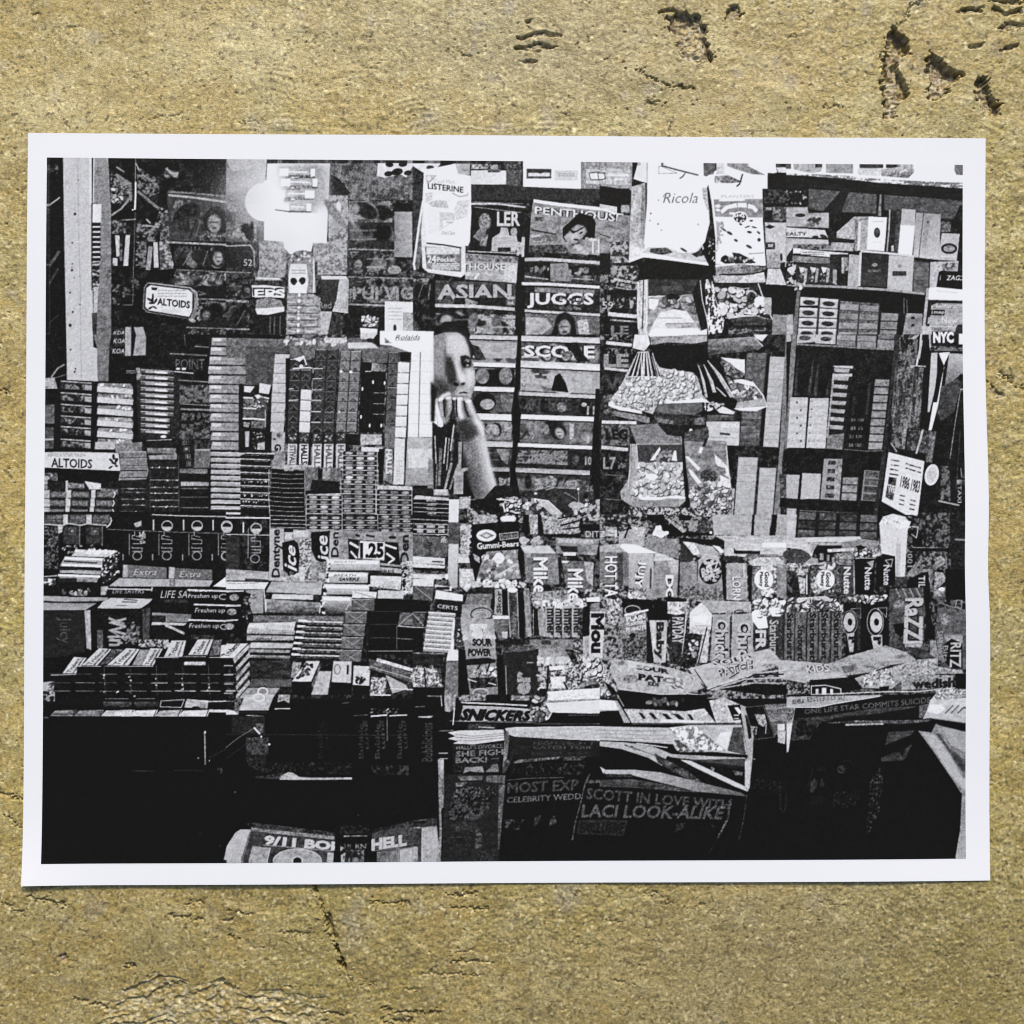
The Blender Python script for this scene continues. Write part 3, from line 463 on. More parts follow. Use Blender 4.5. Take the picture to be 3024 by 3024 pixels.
def rowB():
    t('B1'); NR(8,11,70,-20,290,1900); NR(8,15,720,0,1932,1900,k='3',th=1); NR(8,13,1110,-100,1500,330)
    t('B2'); NR(14,44,-10,0,1932,1600,k='2'); 
    t('B3'); NR(8,26,180,0,1932,1862,k='3'); t('B4'); NR(8,22,0,0,1932,1862,k='3'); t('B5'); NR(8,13,0,0,1825,1862,k='3')
    t('B1')
    I('cigarette_packet'); NR(12,20,725,-80,890,200); T('KOA',72,768,-40,880,0,sh=.2) ; T('KOA',72,768,42,885,90,sh=.2); T('KOA',72,755,145,880,195,sh=.2); P(58,890,-80,950,-80,948,220,885,220,n=7,k='v'); P(56,975,-80,1075,-80,1105,30,1100,215,970,215,1000,0,n=9,k='2')
    I('hanging_packet'); L(48,18,125,440,190,350,260,310); L(36,10,160,450,290,410); P(54,75,450,160,440,190,560,75,560,n=9)
    L(40,16,1350,195,1732,215,n=8); T('POINT',36,1410,250,1710,360,a=.9); L(44,12,1610,120,1750,130); L(34,10,1500,0,1510,110)
    scrawl(60,8,900,365,1000,405,2)
    I('mint_tin_stack')     # left column of tins
    for k,y in enumerate((480,600,720,840,950,1080)):
        P(20,225,y,550,y+20,548,y+100,220,y+80,n=8,k='2'); L(66,12,225,y,540,y+22,a=.9,n=10); N(14,44,240,y+20,470,y+30,470,y+90,240,y+80,k='2'); P(56,470,y+40,550,y+45,548,y+100,470,y+90,n=9,k='2')
    P(36,75,730,160,720,160,920,75,920,n=9,k='2'); P(30,75,960,150,960,150,1180,75,1180,n=9,k='2'); P(66,75,1075,150,1075,150,1090,75,1090); P(11,160,560,215,560,205,1190,160,1190,n=2)
    I('mint_tin_stack')
    P(11,545,480,610,480,600,1190,530,1190,n=2)
    for k,y in enumerate((500,610,730,850,965,1075)):
        P(48,612,y,950,y+8,975,y+60,600,y+35,n=10,k='h'); P(78,602,y+32,972,y+62,968,y+118,598,y+92,n=4,g=(70,'x')); L(12,14,600,y+102,970,y+130)
        B(4,16,80,95,640,y+10,950,y+20,950,y+40,640,y+30)
    P(64,580,1110,780,1110,780,1190,575,1185,n=5)
    I('round_tin_stack')
    P(16,1000,340,1340,345,1460,440,1450,1080,1030,1080,n=3); P(48,1000,345,1040,340,1070,470,1010,470,n=9)
    for k in range(11):
        y=355+k*62; xr=1390 if k<8 else 1350
        P(34,1050,y,xr,y+22,xr,y+58,1050,y+38,n=7,k='h'); P(60,1100,y+16,1330,y+28,1330,y+50,1100,y+38,n=8,k='h'); P(95,1190,y+24,1310,y+28,1320,y+48,1200,y+42,n=3); L(14,7,1040,y+42,xr,y+62); L(78,6,1050,y+4,xr,y+24,a=.9)
    E(88,1435,352,20,12); E(88,1495,354,22,12); L(80,10,1400,380,1590,400); E(90,1285,1055,30,14)
    I('magazine'); L(44,14,1440,470,1750,490); NR(14,38,1450,520,1790,710,k='2'); T('SN',40,1500,550,1740,700,b=.04,a=.8); L(50,10,1460,715,1810,735); L(46,20,1465,770,1810,780); NR(10,34,1470,810,1810,970,k='2'); NR(16,36,1450,970,1790,1080,k='3'); NR(10,26,1600,1090,1790,1180,k='v')
    I('shelf_sign'); P(78,70,1200,820,1225,845,1410,820,1412,70,1378,n=4,k='2'); P(9,70,1375,830,1410,820,1520,70,1490,n=2); T('ALTOIDS',10,125,1275,550,1290,548,1385,125,1372,b=.02); scrawl(56,9,90,1225,480,1262,3); 
    for x,y,rx,ry,ro in ((770,1262,14,28,0),(745,1300,26,12,40),(800,1300,14,26,30),(775,1330,30,12,20),(740,1372,26,9,-30),(800,1358,20,10,10),(780,1285,20,10,0)): E(14,x,y,rx,ry,ro)
    NR(30,60,75,1430,190,1600,k='2'); R(9,70,1190,780,1215,n=2)
    # gum stacks left bottom
    I('gum_pack_stack')
    P(14,90,1500,830,1590,800,1862,70,1862,n=4)
    P(70,275,1510,300,1510,290,1862,275,1862); P(44,300,1530,470,1540,465,1590,300,1590,n=10); P(76,470,1515,640,1540,640,1600,520,1600,n=6); P(44,640,1590,820,1600,820,1650,640,1640,n=9)
    for r in range(3):
        for c,x in enumerate((115,350,600)):
            y=1620+r*90; P(34,x-4-8*r,y,x+170-8*r,y+6,x+168-8*r,y+66,x-6-8*r,y+60,n=5); T('20% MORE',58,x+8-8*r,y+14,x+155-8*r,y+50,a=.8,b=.01)
        for x in (290,540): R(70,x-8*r,1605+r*90,x+44-8*r,1690+r*90,n=8,k='2'); R(62,75,1610+r*90,108,1690+r*90,n=7)
        L(84,10,775-8*r,1625+r*90,788-8*r,1650+r*90,770-8*r,1685+r*90)
    # wrapped pack towers middle-left
    I('wrapped_gum_stack')
    P(44,780,1130,1065,1110,1065,1200,1110,1215,1120,1340,1135,1400,1110,1500,820,1510,840,1400,830,1230,790,1215,n=6,k='h')
    for y in (1215,1285,1345,1420,1490): L(72,5,835,y,1115,y-5,a=.8); L(14,8,840,y+62 if y<1400 else y-8,1115,y+60 if y<1400 else y-12)
    P(14,820,1510,1140,1500,1140,1862,830,1862,n=3)
    for y in (1590,1628,1700,1760,1830): L(54,6,850,y,1100,y+4,a=.8,n=12); B(4,10,50,80,860,y,1080,y,1080,y+8,860,y+8)
    I('wrapped_gum_stack')
    P(14,1100,1090,1370,1090,1440,1240,1460,1862,1160,1862,1140,1400,1120,1200,n=3); P(44,1115,1170,1415,1175,1415,1235,1120,1225,n=8,k='h'); P(46,1130,1250,1425,1235,1425,1290,1140,1290,n=8,k='h'); L(60,8,1110,1095,1370,1085)
    for y in (1375,1505,1580,1640,1712,1780): L(66 if y in(1505,1712) else 48,7,1150,y,1440,y,n=14); B(5,9,50,92,1160,y-5,1430,y-5,1430,y+5,1160,y+5)
    L(40,5,1440,1250,1450,1862); L(34,5,1148,1400,1150,1862)
    I('wrapped_gum_stack')
    P(12,1450,1080,1600,1080,1610,1862,1460,1862,n=3); 
    for k in range(4): O(44,5,1485+k*14,1085+k*75,1545+k*8,1085+k*75,1545+k*8,1135+k*75,1485+k*14,1135+k*75); E(40,1510+k*14,1110+k*75,20,18,n=10)
    P(38,1610,1190,1790,1180,1760,1380,1600,1380,n=6,k='2'); P(42,1450,1385,1740,1390,1740,1440,1450,1430,n=8,k='h'); P(11,1450,1440,1760,1450,1760,1862,1460,1862,n=3); P(58,1465,1520,1755,1525,1755,1565,1465,1565,n=9,k='h')
    for y in (1590,1680,1790): L(60,6,1470,y,1750,y,n=14)
    P(60,1605,1185,1790,1182,1790,1200,1605,1200)
    # light grey tower going to B2
    I('cigarette_pack_tower')
    P(16,1750,20,1932,20,1932,1900,1790,1900,n=3)
    for k in range(12):
        y=30+k*98; xo=-12*k if k<4 else -50+ (k-4)*9
        P(56,1785+xo if k<4 else 1760+xo*0.5+20,y,2160,y+4,2160,y+86,1780+xo if k<4 else 1770+xo*.5,y+80,n=8,k='2',g=(46,'x')); P(76,1790+xo if k<4 else 1790+xo*.5,y+4,1880,y+6,1880,y+40,1790+xo if k<4 else 1790+xo*.5,y+36,n=6); L(16,8,1760,y+88,2170,y+94); L(40,5,1790,y+44,2160,y+50)
    I('gum_pack_stack')
    for k in range(12):
        y=1215+k*62; P(60-2*(k%3),1775,y,2170,y+8,2170,y+46,1775,y+38,n=7,k='h'); L(82,8,1785,y+2,2160,y+10); L(16,7,1770,y+48,2170,y+54)
    for y in (1740,1800,1850): L(90,7,1790,y,2150,y+4); L(12,14,1790,y+14,2150,y+18)
    # ------- B2 candy roll wall
    t('B2')
    R(38,0,30,1932,240,n=8,k='2'); R(30,200,120,660,520,n=7,k='2'); P(10,0,-10,480,0,610,20,610,44,0,30,n=2); B(34,24,50,85,600,20,1250,30,1250,110,620,100); P(70,1030,30,1240,36,1220,90,1030,80,n=9); P(74,1260,80,1500,80,1580,140,1260,140,n=8,k='2')
    P(76,1390,-20,1560,-20,1540,60,1390,40,n=4); P(12,1555,0,1590,0,1590,130,1500,70,n=2); E(18,1490,58,44,22)
    I('counter_display_card'); P(93,1590,-40,1932,-40,2270,-30,2270,180,1900,180,1700,110,1590,100,n=1); T('Rolaids',20,1750,2,2010,50,sh=.3,b=.0); P(48,1640,30,1720,90,1640,90,n=6); R(60,1750,52,2000,62,n=9)
    I('cough_drop_roll')
    R(12,130,520,470,1220,n=3); P(80,185,530,295,535,250,600,185,590,n=6); P(36,180,640,290,650,280,760,175,760,n=7); P(34,175,770,290,780,280,870,175,870,n=6); P(28,290,660,440,660,410,980,290,960,n=4)
    P(80,345,500,465,520,440,615,340,600,n=3); L(88,14,180,650,280,655); L(84,14,300,630,360,640,440,660); L(84,14,180,760,310,765); L(88,16,175,870,290,870,400,880); L(70,6,405,780,405,960); E(90,330,640,22,22); P(50,180,900,250,910,230,960,180,950,n=7); R(36,260,890,400,965,n=7); B(20,14,20,84,270,640,440,640,440,760,270,740,dark=12)
    R(10,190,985,440,1180,n=3); P(64,195,1000,240,1000,235,1160,200,1160,n=5); B(30,12,14,60,260,1000,400,1000,400,1180,260,1180); P(60,330,1120,400,1110,400,1190,320,1190,n=8)
    I('cough_drop_roll')     # pale column
    for k in range(8):
        y=200+k*101; xl=505-5*min(k,4)-3*k; P(74-k,xl,y,xl+150-2*k,y+4,xl+145-2*k,y+98,xl-6,y+96,n=4,g=(66,'y')); L(40,5,xl,y+98,xl+145,y+100)
    P(62,475,1000,610,1010,600,1210,468,1200,n=5,k='2'); TV('G',12,500,1130,570,1200,b=.04); E(38,550,1040,30,26,20,n=7); E(34,500,1080,20,12)
    R(11,615,240,660,1010,n=2)
    def diamonds(x0,y0,x1,y1,rows,v,dv,cols=2,lean=0):
        P(v,x0,y0,x1,y0,x1-lean,y1,x0-lean,y1,n=5,k='2')
        w=(x1-x0)/cols; h=(y1-y0)/rows
        for r in range(rows):
            for c in range(cols):
                ox=x0+c*w-lean*(r+.5)/rows; oy=y0+r*h
                P(v-6,ox+w*.05,oy+h,ox+w*.5,oy+h*.45,ox+w*.95,oy+h,n=5,m=False); L(dv,4,ox+w*.08,oy+h*.95,ox+w*.5,oy+h*.45,ox+w*.92,oy+h*.95,a=.75); L(dv+10,6,ox,oy+4,ox+w*.9,oy+4,a=.35+.6*(rng.random()>.6)); L(12,6,ox,oy+h-2,ox+w,oy+h-2)
            
        for c in range(cols+1): L(12,8,x0+c*w,y0,x0+c*w-lean,y1)
    I('cough_drop_roll'); diamonds(660,250,890,1010,7,22,66,2,30); P(86,700,250,800,215,810,235,760,280,n=6); L(90,12,800,220,830,310); L(88,12,690,350,760,345,840,340,890,345); E(86,775,325,20,16); L(84,9,700,560,650,560); L(84,9,650,680,740,675)
    for k in range(4): P(84,775-5*k,565+k*112,882-5*k,572+k*112,878-5*k,676+k*112,770-5*k,670+k*112,n=3,g=(78,'y'))
    I('cough_drop_roll'); diamonds(925,150,1165,1010,8,24,60,2,48)
    for y in (350,455,570,680,795,905): L(80,9,915-(y-150)*.05,y,1010-(y-150)*.05,y)
    I('cough_drop_roll'); diamonds(1180,170,1400,1010,8,42,64,2,50)
    E(92,1190,380,16,12); E(92,1290,385,18,14); E(88,1170,797,12,9)
    I('cough_drop_roll'); R(36,1420,165,1670,290,n=7,k='2'); P(10,1400,280,1660,300,1620,1010,1370,1010,n=2); P(60,1510,290,1660,310,1650,385,1500,375,n=6,g=(24,'x')); L(92,7,1440,380,1500,378); 
    for y in (600,712,820): L(60,7,1525,y,1580,y+4); L(60,6,1590,y,1640,y+4)
    for x,y in ((1520,490),(1485,940),(1410,560),(1395,850),(1605,940),(1640,500)): E(92,x,y,9,20)
    I('cough_drop_roll'); diamonds(1680,180,1790,1150,8,32,50,1,45)
    I('antacid_roll'); 
    for k in range(7): P(90,1780-5*k,285+k*112,1900-6*k,288+k*112,1895-6*k,390+k*112,1776-5*k,390+k*112,n=2,g=(82,'y'))
    R(10,1800,180,1910,275,n=2); P(10,1900,280,1925,280,1880,1050,1860,1050,n=2)
    I('antacid_roll'); P(91,1920,170,2280,150,2240,1060,1880,1060,1890,600,n=2); 
    for y in (250,360,480,590,690,800,900,1010): L(55,4,1890,y+20,2240,y+30,a=.6)
    L(30,9,2010,180,1990,1060); L(60,4,2120,180,2100,1060,a=.3)
    I('cough_drop_roll_label')
    P(12,615,1010,1740,1040,1740,1150,610,1130,n=4)
    for i,(x,v,txt) in enumerate(((640,74,'STIVAL'),(760,82,'HALLS'),(895,78,'HALLS'),(1015,76,'HALLS'),(1140,70,'HALLS'))):
        R(22,x,1010,x+95,1130,n=9,k='2'); B(10,10,40,70,x+10,1030,x+90,1030,x+80,1100,x+10,1100)
        P(v,x,1130,x+95,1130,x+85,1345+(i>1)*60,x-6,1340+(i>1)*60,n=3); TV(txt,14 if i==1 else 34,x+14,1140,x+82,1340+(i>1)*60,b=.04); P(12,x+98,1020,x+122,1020,x+112,1400,x+88,1400,n=2)
    P(62,1390,1030,1610,1030,1610,1140,1390,1140,n=8); P(80,1400,1160,1620,1170,1600,1210,1400,1210,n=6); P(40,1640,950,1750,950,1740,1180,1640,1150,n=7,k='2'); P(44,1640,1180,1730,1190,1720,1545,1620,1500,n=6); TV('HALLS',80,1650,1185,1715,1440,b=.04); P(10,1580,1180,1640,1180,1620,1540,1580,1540,n=3)
    P(80,1745,1070,1850,1080,1840,1550,1730,1545,n=4); TV('Halls',66,1760,1300,1820,1520); P(66,1870,1060,1932,1060,2180,1070,2160,1560,1840,1560,n=8,k='2',g=(52,'y')); R(76,1880,1180,2130,1380,n=7,k='v'); P(14,1855,1060,1875,1060,1850,1560,1838,1560)
    P(48,470,1210,620,1200,600,1400,470,1400,n=9,k='2'); P(60,590,1345,900,1350,880,1390,600,1400,n=7)
    P(38,820,1370,1180,1380,1200,1540,820,1620,n=9,k='2'); P(12,890,1500,1170,1520,1170,1620,870,1600,n=3); R(52,1000,1385,1080,1490,n=8); P(10,950,1390,1000,1390,990,1500,950,1500)
    # dark gum stacks
    I('gum_pack_stack'); P(10,150,1250,215,1225,500,1235,490,1290,460,1290,450,1900,150,1900,n=2)
    for k in range(9):
        y=1225+k*70 if k<1 else 1285+(k-1)*69
        L(84,9,150 if k else 215,y,455 if k else 500,y+10,n=14); L(60,5,160,y+18,440,y+26,a=.7,n=20)
        if k in(4,6,7): B(10,9,60,95,180,y+20,420,y+24,420,y+40,180,y+40)
    I('gum_pack_stack'); P(9,470,1385,820,1410,800,1900,455,1900,n=2); P(58,610,1375,700,1370,700,1410,600,1410,n=8)
    for k in range(10): y=1432+k*48; L(66,5,455,y,640,y+14,800,y+12); 
    L(76,6,447,1390,440,1640,455,1900); L(72,6,815,1410,815,1640,825,1900)
    def rolls(x0,y0,x1,rows,pat,dy=50,seed=0):
        w=(x1-x0)/5.
        P(24,x0,y0,x1,y0+8,x1,y0+rows*dy+10,x0,y0+rows*dy,n=3)
        for r in range(rows):
            y=y0+r*dy
            for c in range(3):
                cx=x0+w*(.9+c*1.6); E(pat[(r+c*2)%len(pat)]+rng.normal()*5,cx,y+dy*.42+c*2,w*.62,dy*.3,n=4,q=12); 
            for c in range(4): E(10,x0+w*(.12+c*1.6),y+dy*.42+c*2,w*.28,dy*.3,n=0,q=8)
            L(84,6,x0,y+dy*.86,x1,y+dy*.86+7,a=.9)
        L(76,6,x0-4,y0,x0-6,y0+rows*dy); L(76,6,x1+4,y0,x1+6,y0+rows*dy)
    I('mint_roll_stack'); rolls(1210,1205,1560,14,(62,56,50,66,58,88,40),dy=50); rolls(1190,1500,1545,14,(50,42,56,38),dy=50)
    I('mint_roll_stack'); P(64,840,1650,1180,1640,1180,1700,840,1700,n=8); rolls(835,1660,1195,12,(62,46,58,40,80,54),dy=49)
    I('mint_roll_stack'); P(72,1570,1560,1920,1570,1932,1610,1560,1600,n=8); rolls(1560,1610,1918,11,(48,42,40,54),dy=51)
def rowB2():
    t('B3')
    # magazines column L (x 600-1080) and M (1120-1900)
    def mg(x0,y,x1,h,lo,hi,ew=40,e=72,k='2',sk=.03):
        I('magazine'); dx=(x1-x0)*sk; P((lo*2+hi)/3,x0,y,x1,y+dx,x1,y+h+dx,x0,y+h,k='2',n=9); coverart(x0+5,y+ew+8,x1-5,y+h-8,sk,(lo*2+hi)/3,hi);  P(e,x0,y,x1,y+dx,x1,y+ew+dx,x0,y+ew,n=7,k='h',g=(min(94,e+14),'y')); L(11,12,x0,y+ew+4,x1,y+ew+dx+4)
    mg(545,0,1085,290,40,72,45,66); P(60,690,80,1085,90,1080,240,780,250,n=8,k='2'); P(12,540,30,600,80,620,240,760,265,600,260,n=2); P(22,600,100,680,120,760,260,640,250,n=5)
    mg(600,285,1060,270,28,56,45,84); R(9,640,360,1050,540,n=3); E(46,720,430,70,80,n=9,k='2'); E(44,960,430,70,90,n=9,k='2'); P(10,780,520,830,380,870,400,900,530,n=2)
    mg(630,535,1080,260,14,50,50,80); E(10,740,700,120,100,n=2); E(54,770,720,75,55,n=10,k='2'); P(40,900,620,1040,620,1040,800,930,790,n=8,k='2')
    mg(640,815,1020,270,36,58,66,84); E(52,820,980,70,60,n=8); E(50,970,980,55,70,n=8)
    mg(740,1100,1030,260,10,34,60,62); P(46,860,1180,1000,1190,980,1350,920,1300,n=10,k='2'); mg(800,1370,1000,290,9,18,44,50); B(16,22,26,60,900,1490,1040,1490,1040,1560,900,1560)
    mg(1120,10,1932,300,14,66,60,70,k='1'); T('SCORE',84,1150,110,1880,115,1880,250,1150,230,b=.04,out=12,ow=.05); P(12,1560,90,1700,80,1760,200,1830,280,1700,280,1640,180,n=3); E(40,1600,210,60,40,n=9)
    mg(1110,270,1932,310,50,70,70,76,sk=.045); E(58,1190,460,80,90,n=6); P(9,1430,580,1470,430,1520,400,1580,500,1610,600,n=2); P(62,1580,400,1850,420,1850,590,1620,590,n=8,k='2')
    mg(1100,590,1910,235,12,36,40,64,sk=.045); T('IN THE',26,1180,660,1640,790,b=.03); E(44,1540,750,50,50,n=9); E(60,1770,725,30,22,n=9); T('11',60,1800,740,1880,830,b=.03)
    mg(1110,825,1932,290,28,58,50,90,sk=.035); E(44,1300,980,110,80,n=10,k='2'); P(60,1620,920,1670,920,1660,1080,1620,1080,n=8); T('11',64,1800,1050,1900,1120,b=.03)
    mg(1070,1120,1910,250,10,30,40,86,sk=.04); N(20,46,1100,1190,1600,1200,1600,1350,1060,1330,k='h'); T('10%',54,1780,1260,1910,1350,b=.03)
    mg(1060,1375,1830,260,12,44,50,56,sk=.04); P(48,1260,1490,1360,1480,1350,1600,1260,1620,n=9); E(50,1420,1520,70,60,n=9); E(50,1640,1550,70,50,n=9); T('20',50,1780,1560,1880,1620); T('95',54,900,1490,1040,1560)
    I('rack_divider'); P(9,1085,0,1120,0,1110,560,1080,600,1120,830,1090,1100,1060,1400,1110,1680,1000,1660,1010,1400,1040,1100,1020,800,1050,560,n=2); P(9,1890,560,1932,560,1932,1862,1900,1862,1840,1400,n=2)
    t('B4')
    I('magazine'); NR(10,48,0,0,340,60); L(80,34,70,85,330,110,n=8); NR(10,44,80,140,340,200); T('LE',50,40,200,300,340,b=.05); L(76,26,50,350,290,375,n=8); T('VI',34,60,440,230,580,b=.04,a=.7); NR(14,40,40,620,160,840)
    I('magazine'); L(84,32,25,905,375,912,n=8); NR(20,40,15,930,310,1150); T('LEG',12,60,975,290,1090,b=.05); L(72,36,20,1165,290,1190,n=8); T('L7',50,35,1265,170,1395,b=.03); B(14,16,22,50,180,1300,280,1300,280,1390,180,1390); L(36,12,60,1450,260,1460); L(34,14,60,1700,220,1710); B(10,16,20,50,190,1470,250,1470,240,1520,190,1520)
    # cigarette cartons towers behind bags
    def tower(Q,rows,v,**kw): I('cigarette_carton_tower'); G(Q,rows,1,v,**kw)
    tower((1520,185,1730,190,1650,1150,1440,1150),14,36,jit=5,gap=.06,gv=26,n=9,k='2'); P(10,1735,200,1760,200,1700,1060,1660,1060,n=2)
    tower((1760,225,1920,230,1850,1165,1690,1160),12,66,jit=3,gap=.05,gv=44,n=6,k='2')
    tower((1435,1265,1640,1270,1590,1862,1390,1862),7,62,jit=3,gap=.04,gv=44,n=6,k='2'); tower((1655,1375,1830,1380,1790,1862,1620,1862),6,64,jit=3,gap=.04,gv=44,n=6,k='2')
    P(60,1340,1590,1400,1590,1380,1862,1340,1862,n=8,k='2')
    I('cigarette_carton'); P(72,1100,900,1450,900,1440,1150,1120,1130,n=8,k='2'); P(30,1240,1010,1350,1020,1350,1045,1240,1035); L(54,8,1140,1060,1420,1070); P(84,1250,910,1440,920,1440,960,1250,960,n=7)
    I('shelf_post'); P(44,1932,-20,1932,1000,1890,1300,1870,1862,1800,1862,1860,1200,1910,300,1925,0,n=6,k='2'); P(30,1860,1440,1932,1440,1932,1690,1870,1690,n=9); P(9,1870,1690,1932,1690,1932,1790,1860,1780,n=2)
    # hanging nut bags
    I('hanging_peanut_bag')
    P(88,360,0,500,0,520,100,460,170,340,140,n=9,k='2'); P(94,500,0,960,-10,1110,-60,1110,0,880,10,520,25,n=1); P(50,520,25,1110,5,1110,70,960,95,700,80,530,110,n=8,k='h',g=(60,'x'))
    P(9,560,120,1110,100,1130,250,1000,300,1050,460,980,400,760,360,620,330,570,240,n=2)
    P(66,390,180,500,170,620,340,780,370,960,390,1010,440,1060,600,1140,700,680,700,540,820,430,790,90,740,90,700,200,560,280,400,n=8)
    B(420,24,62,94,290,400,620,345,960,400,1060,640,560,720,430,790,110,720,220,540,dark=30,el=.75)
    for x0,x1 in ((395,300),(415,350),(440,400),(470,470),(490,520),(510,560),(530,600)): P(12,x0,190,x0+14,190,x1+26,430,x1-6,430,n=2)
    for x0,x1 in ((408,330),(430,430),(455,440),(480,500),(500,545),(545,615)): L(93,8,x0,190,x1,460)
    P(95,680,660,760,690,1040,660,1150,700,900,708,690,712,n=0); P(95,90,705,180,740,430,790,440,820,200,780,95,740,n=2)
    P(36,600,720,1060,700,1060,790,980,830,700,820,560,790,n=7,k='2'); L(80,9,560,700,545,820); P(46,150,790,400,830,520,860,510,920,380,890,150,840,n=6)
    P(38,550,840,780,900,760,930,600,910,n=7); P(40,980,870,1080,850,1090,940,980,930,n=7)
    I('hanging_candy_bag')
    P(9,1060,260,1240,230,1500,420,1420,700,1400,800,1200,780,1060,620,n=2)
    for (x0,y0,x1,y1,x2,y2,w) in ((1020,320,1070,480,1100,650,22),(1075,310,1150,480,1185,600,32),(1115,270,1230,420,1370,650,44),(1205,545,1250,590,1300,640,12)):
        P(62,x0,y0,x1+w/2,y1,x2+w/2,y2,x2-w/2,y2,x1-w/2,y1,n=9); L(92,7,x0,y0,x1+w/2,y1,x2+w/2,y2)
    P(36,1250,240,1500,260,1500,420,1420,470,1300,400,n=9,k='2'); P(90,1250,235,1500,260,1500,400,1400,340,1340,290,n=5); N(16,70,1240,280,1340,300,1480,440,1340,420,k='1')
    P(34,1290,420,1400,470,1580,480,1690,640,1740,740,1440,720,1360,580,n=9); B(60,24,20,90,1330,470,1560,520,1670,660,1420,660); P(95,1380,470,1470,460,1580,490,1620,540,1520,520,1440,500,n=1); L(95,12,1580,490,1690,630,1730,740); P(60,1420,700,1700,660,1730,745,1400,770,n=5); P(95,1380,765,1600,750,1745,740,1620,790,1450,785,n=1)
    P(84,1210,780,1270,740,1400,800,1380,825,1240,810,n=5); P(30,1110,830,1390,830,1380,880,1120,900,n=9,k='h'); E(94,1140,775,34,14,-20,n=0); L(93,10,1040,650,1110,690,1150,715,1120,730); B(14,20,10,80,1060,700,1300,720,1200,770,1090,760); L(92,8,1090,700,1095,780)
    P(54,1120,50,1590,20,1690,120,1640,160,1180,210,1115,180,n=8,k='h',g=(24,'y')); L(92,8,1600,30,1690,120); P(88,1590,0,1740,0,1680,70,1620,40,n=4)
    P(11,760,940,1100,930,1130,1000,1100,1100,880,1100,n=3)
    E(95,942,993,17,20,n=0); E(95,1065,998,17,20,n=0)
    I('hanging_peanut_bag')
    P(46,310,940,600,920,860,1010,850,1130,380,1130,330,1010,n=7,k='2'); P(14,600,930,860,940,860,1060,700,1040,n=4); P(44,640,1050,850,1050,850,1120,700,1130,n=6)
    P(56,330,1130,860,1120,870,1340,910,1700,820,1780,340,1780,220,1700,215,1620,290,1500,320,1330,n=8,k='v')
    P(26,385,1140,855,1140,860,1320,400,1330,n=6,k='2'); B(18,24,40,62,540,1210,740,1210,740,1300,540,1300); P(90,520,1300,620,1160,630,1190,560,1300,n=3); P(88,770,1200,790,1200,800,1310,740,1300,n=3); L(78,8,400,1335,860,1325); L(80,8,320,1130,310,1400,290,1600); L(72,8,380,1130,400,1420,350,1560)
    B(260,26,56,93,400,1340,860,1330,890,1650,440,1690,330,1640,380,1500,dark=28,el=.75); E(94,540,1470,60,34,n=0); P(95,430,1680,640,1680,790,1660,900,1680,910,1700,700,1690,620,1710,440,1710,n=0); P(50,340,1690,440,1720,820,1700,820,1780,350,1785,n=8,k='2')
    I('hanging_peanut_bag')
    P(46,865,1080,1310,1100,1330,1300,1360,1590,1380,1850,1000,1850,940,1830,910,1480,880,1300,n=9,k='2'); P(30,880,1010,1120,950,1130,1060,1090,1110,870,1100,n=5); P(14,1085,1080,1115,1080,1090,1160,1060,1160,n=2); P(90,1040,1160,1070,1170,1050,1230,1020,1220,n=3)
    P(90,880,1260,920,1260,1040,1380,1020,1410,n=4); P(88,915,1390,950,1400,1080,1560,1060,1600,940,1450,n=3); P(84,1185,1230,1330,1370,1340,1480,1280,1440,1200,1330,n=7); P(46,1220,1360,1300,1380,1310,1440,1260,1440,n=8); E(26,1130,1460,90,70,n=10); B(230,24,30,90,930,1580,1340,1480,1360,1800,950,1800,dark=22,el=.75); L(94,16,950,1840,1100,1835,1240,1825); L(84,9,1310,1150,1330,1400,1360,1600); P(9,850,1050,870,1080,915,1600,930,1862,900,1862,860,1400,n=1); P(84,1240,1450,1350,1500,1350,1590,1260,1560,n=6)
    P(30,320,1800,560,1820,560,1862,320,1862,n=8); 
    # B5
    t('B5')
    I('shelf_post'); P(44,60,0,105,0,95,200,60,640,20,1180,-20,1180,20,640,40,200,n=7,k='2')
    for x0,x1,y0 in ((110,90,250),(270,230,260),(320,295,300),(440,420,460)): P(24,x0,y0,x0+16,y0,x1+20,630,x1-14,630,n=7,k='v')
    L(30,30,860,500,830,820,a=.6); L(22,24,700,640,690,830,a=.7)
    I('cigarette_carton'); P(64,0,0,50,0,50,70,0,75,n=7,k='2'); P(66,110,0,300,0,300,75,105,90,n=5); P(66,300,0,510,0,505,100,295,90,n=5); E(30,190,35,60,26,n=9); E(28,410,45,60,24,n=9); G((515,0,935,10,930,140,510,110),2,2,48,jit=4,gap=.08,gv=22,n=7,k='2'); P(50,945,50,1115,60,1110,150,935,140,n=8,k='2'); P(44,950,0,1120,0,1115,50,945,45,n=8,k='2'); L(44,20,110,100,500,120,900,145,1110,155,n=6)
    I('cigarette_carton_tower'); G((40,650,225,650,190,1170,5,1170),6,1,72,jit=2,gap=.03,gv=60,n=4,top=(66,.3)); 
    I('cigarette_carton_tower'); G((245,655,440,655,405,1175,205,1170),6,1,73,jit=2,gap=.03,gv=60,n=4,top=(67,.3))
    for k in range(6): E(28,110+(k%2)*40,700+k*80,10,12); E(44,265-k*6,690+k*82,12,10)
    I('cigarette_carton_tower'); P(14,480,320,690,325,600,1180,410,1180,n=3); P(72,480,320,690,325,690,350,500,340,n=4)
    for k in range(8): P(60,490-k*7,345+k*84,655-k*9,355+k*84,645-k*9,395+k*84,500-k*7,385+k*84,n=12,k='2'); P(60,478-k*8,400+k*84,498-k*8,400+k*84,490-k*8,480+k*84,470-k*8,480+k*84,n=6)
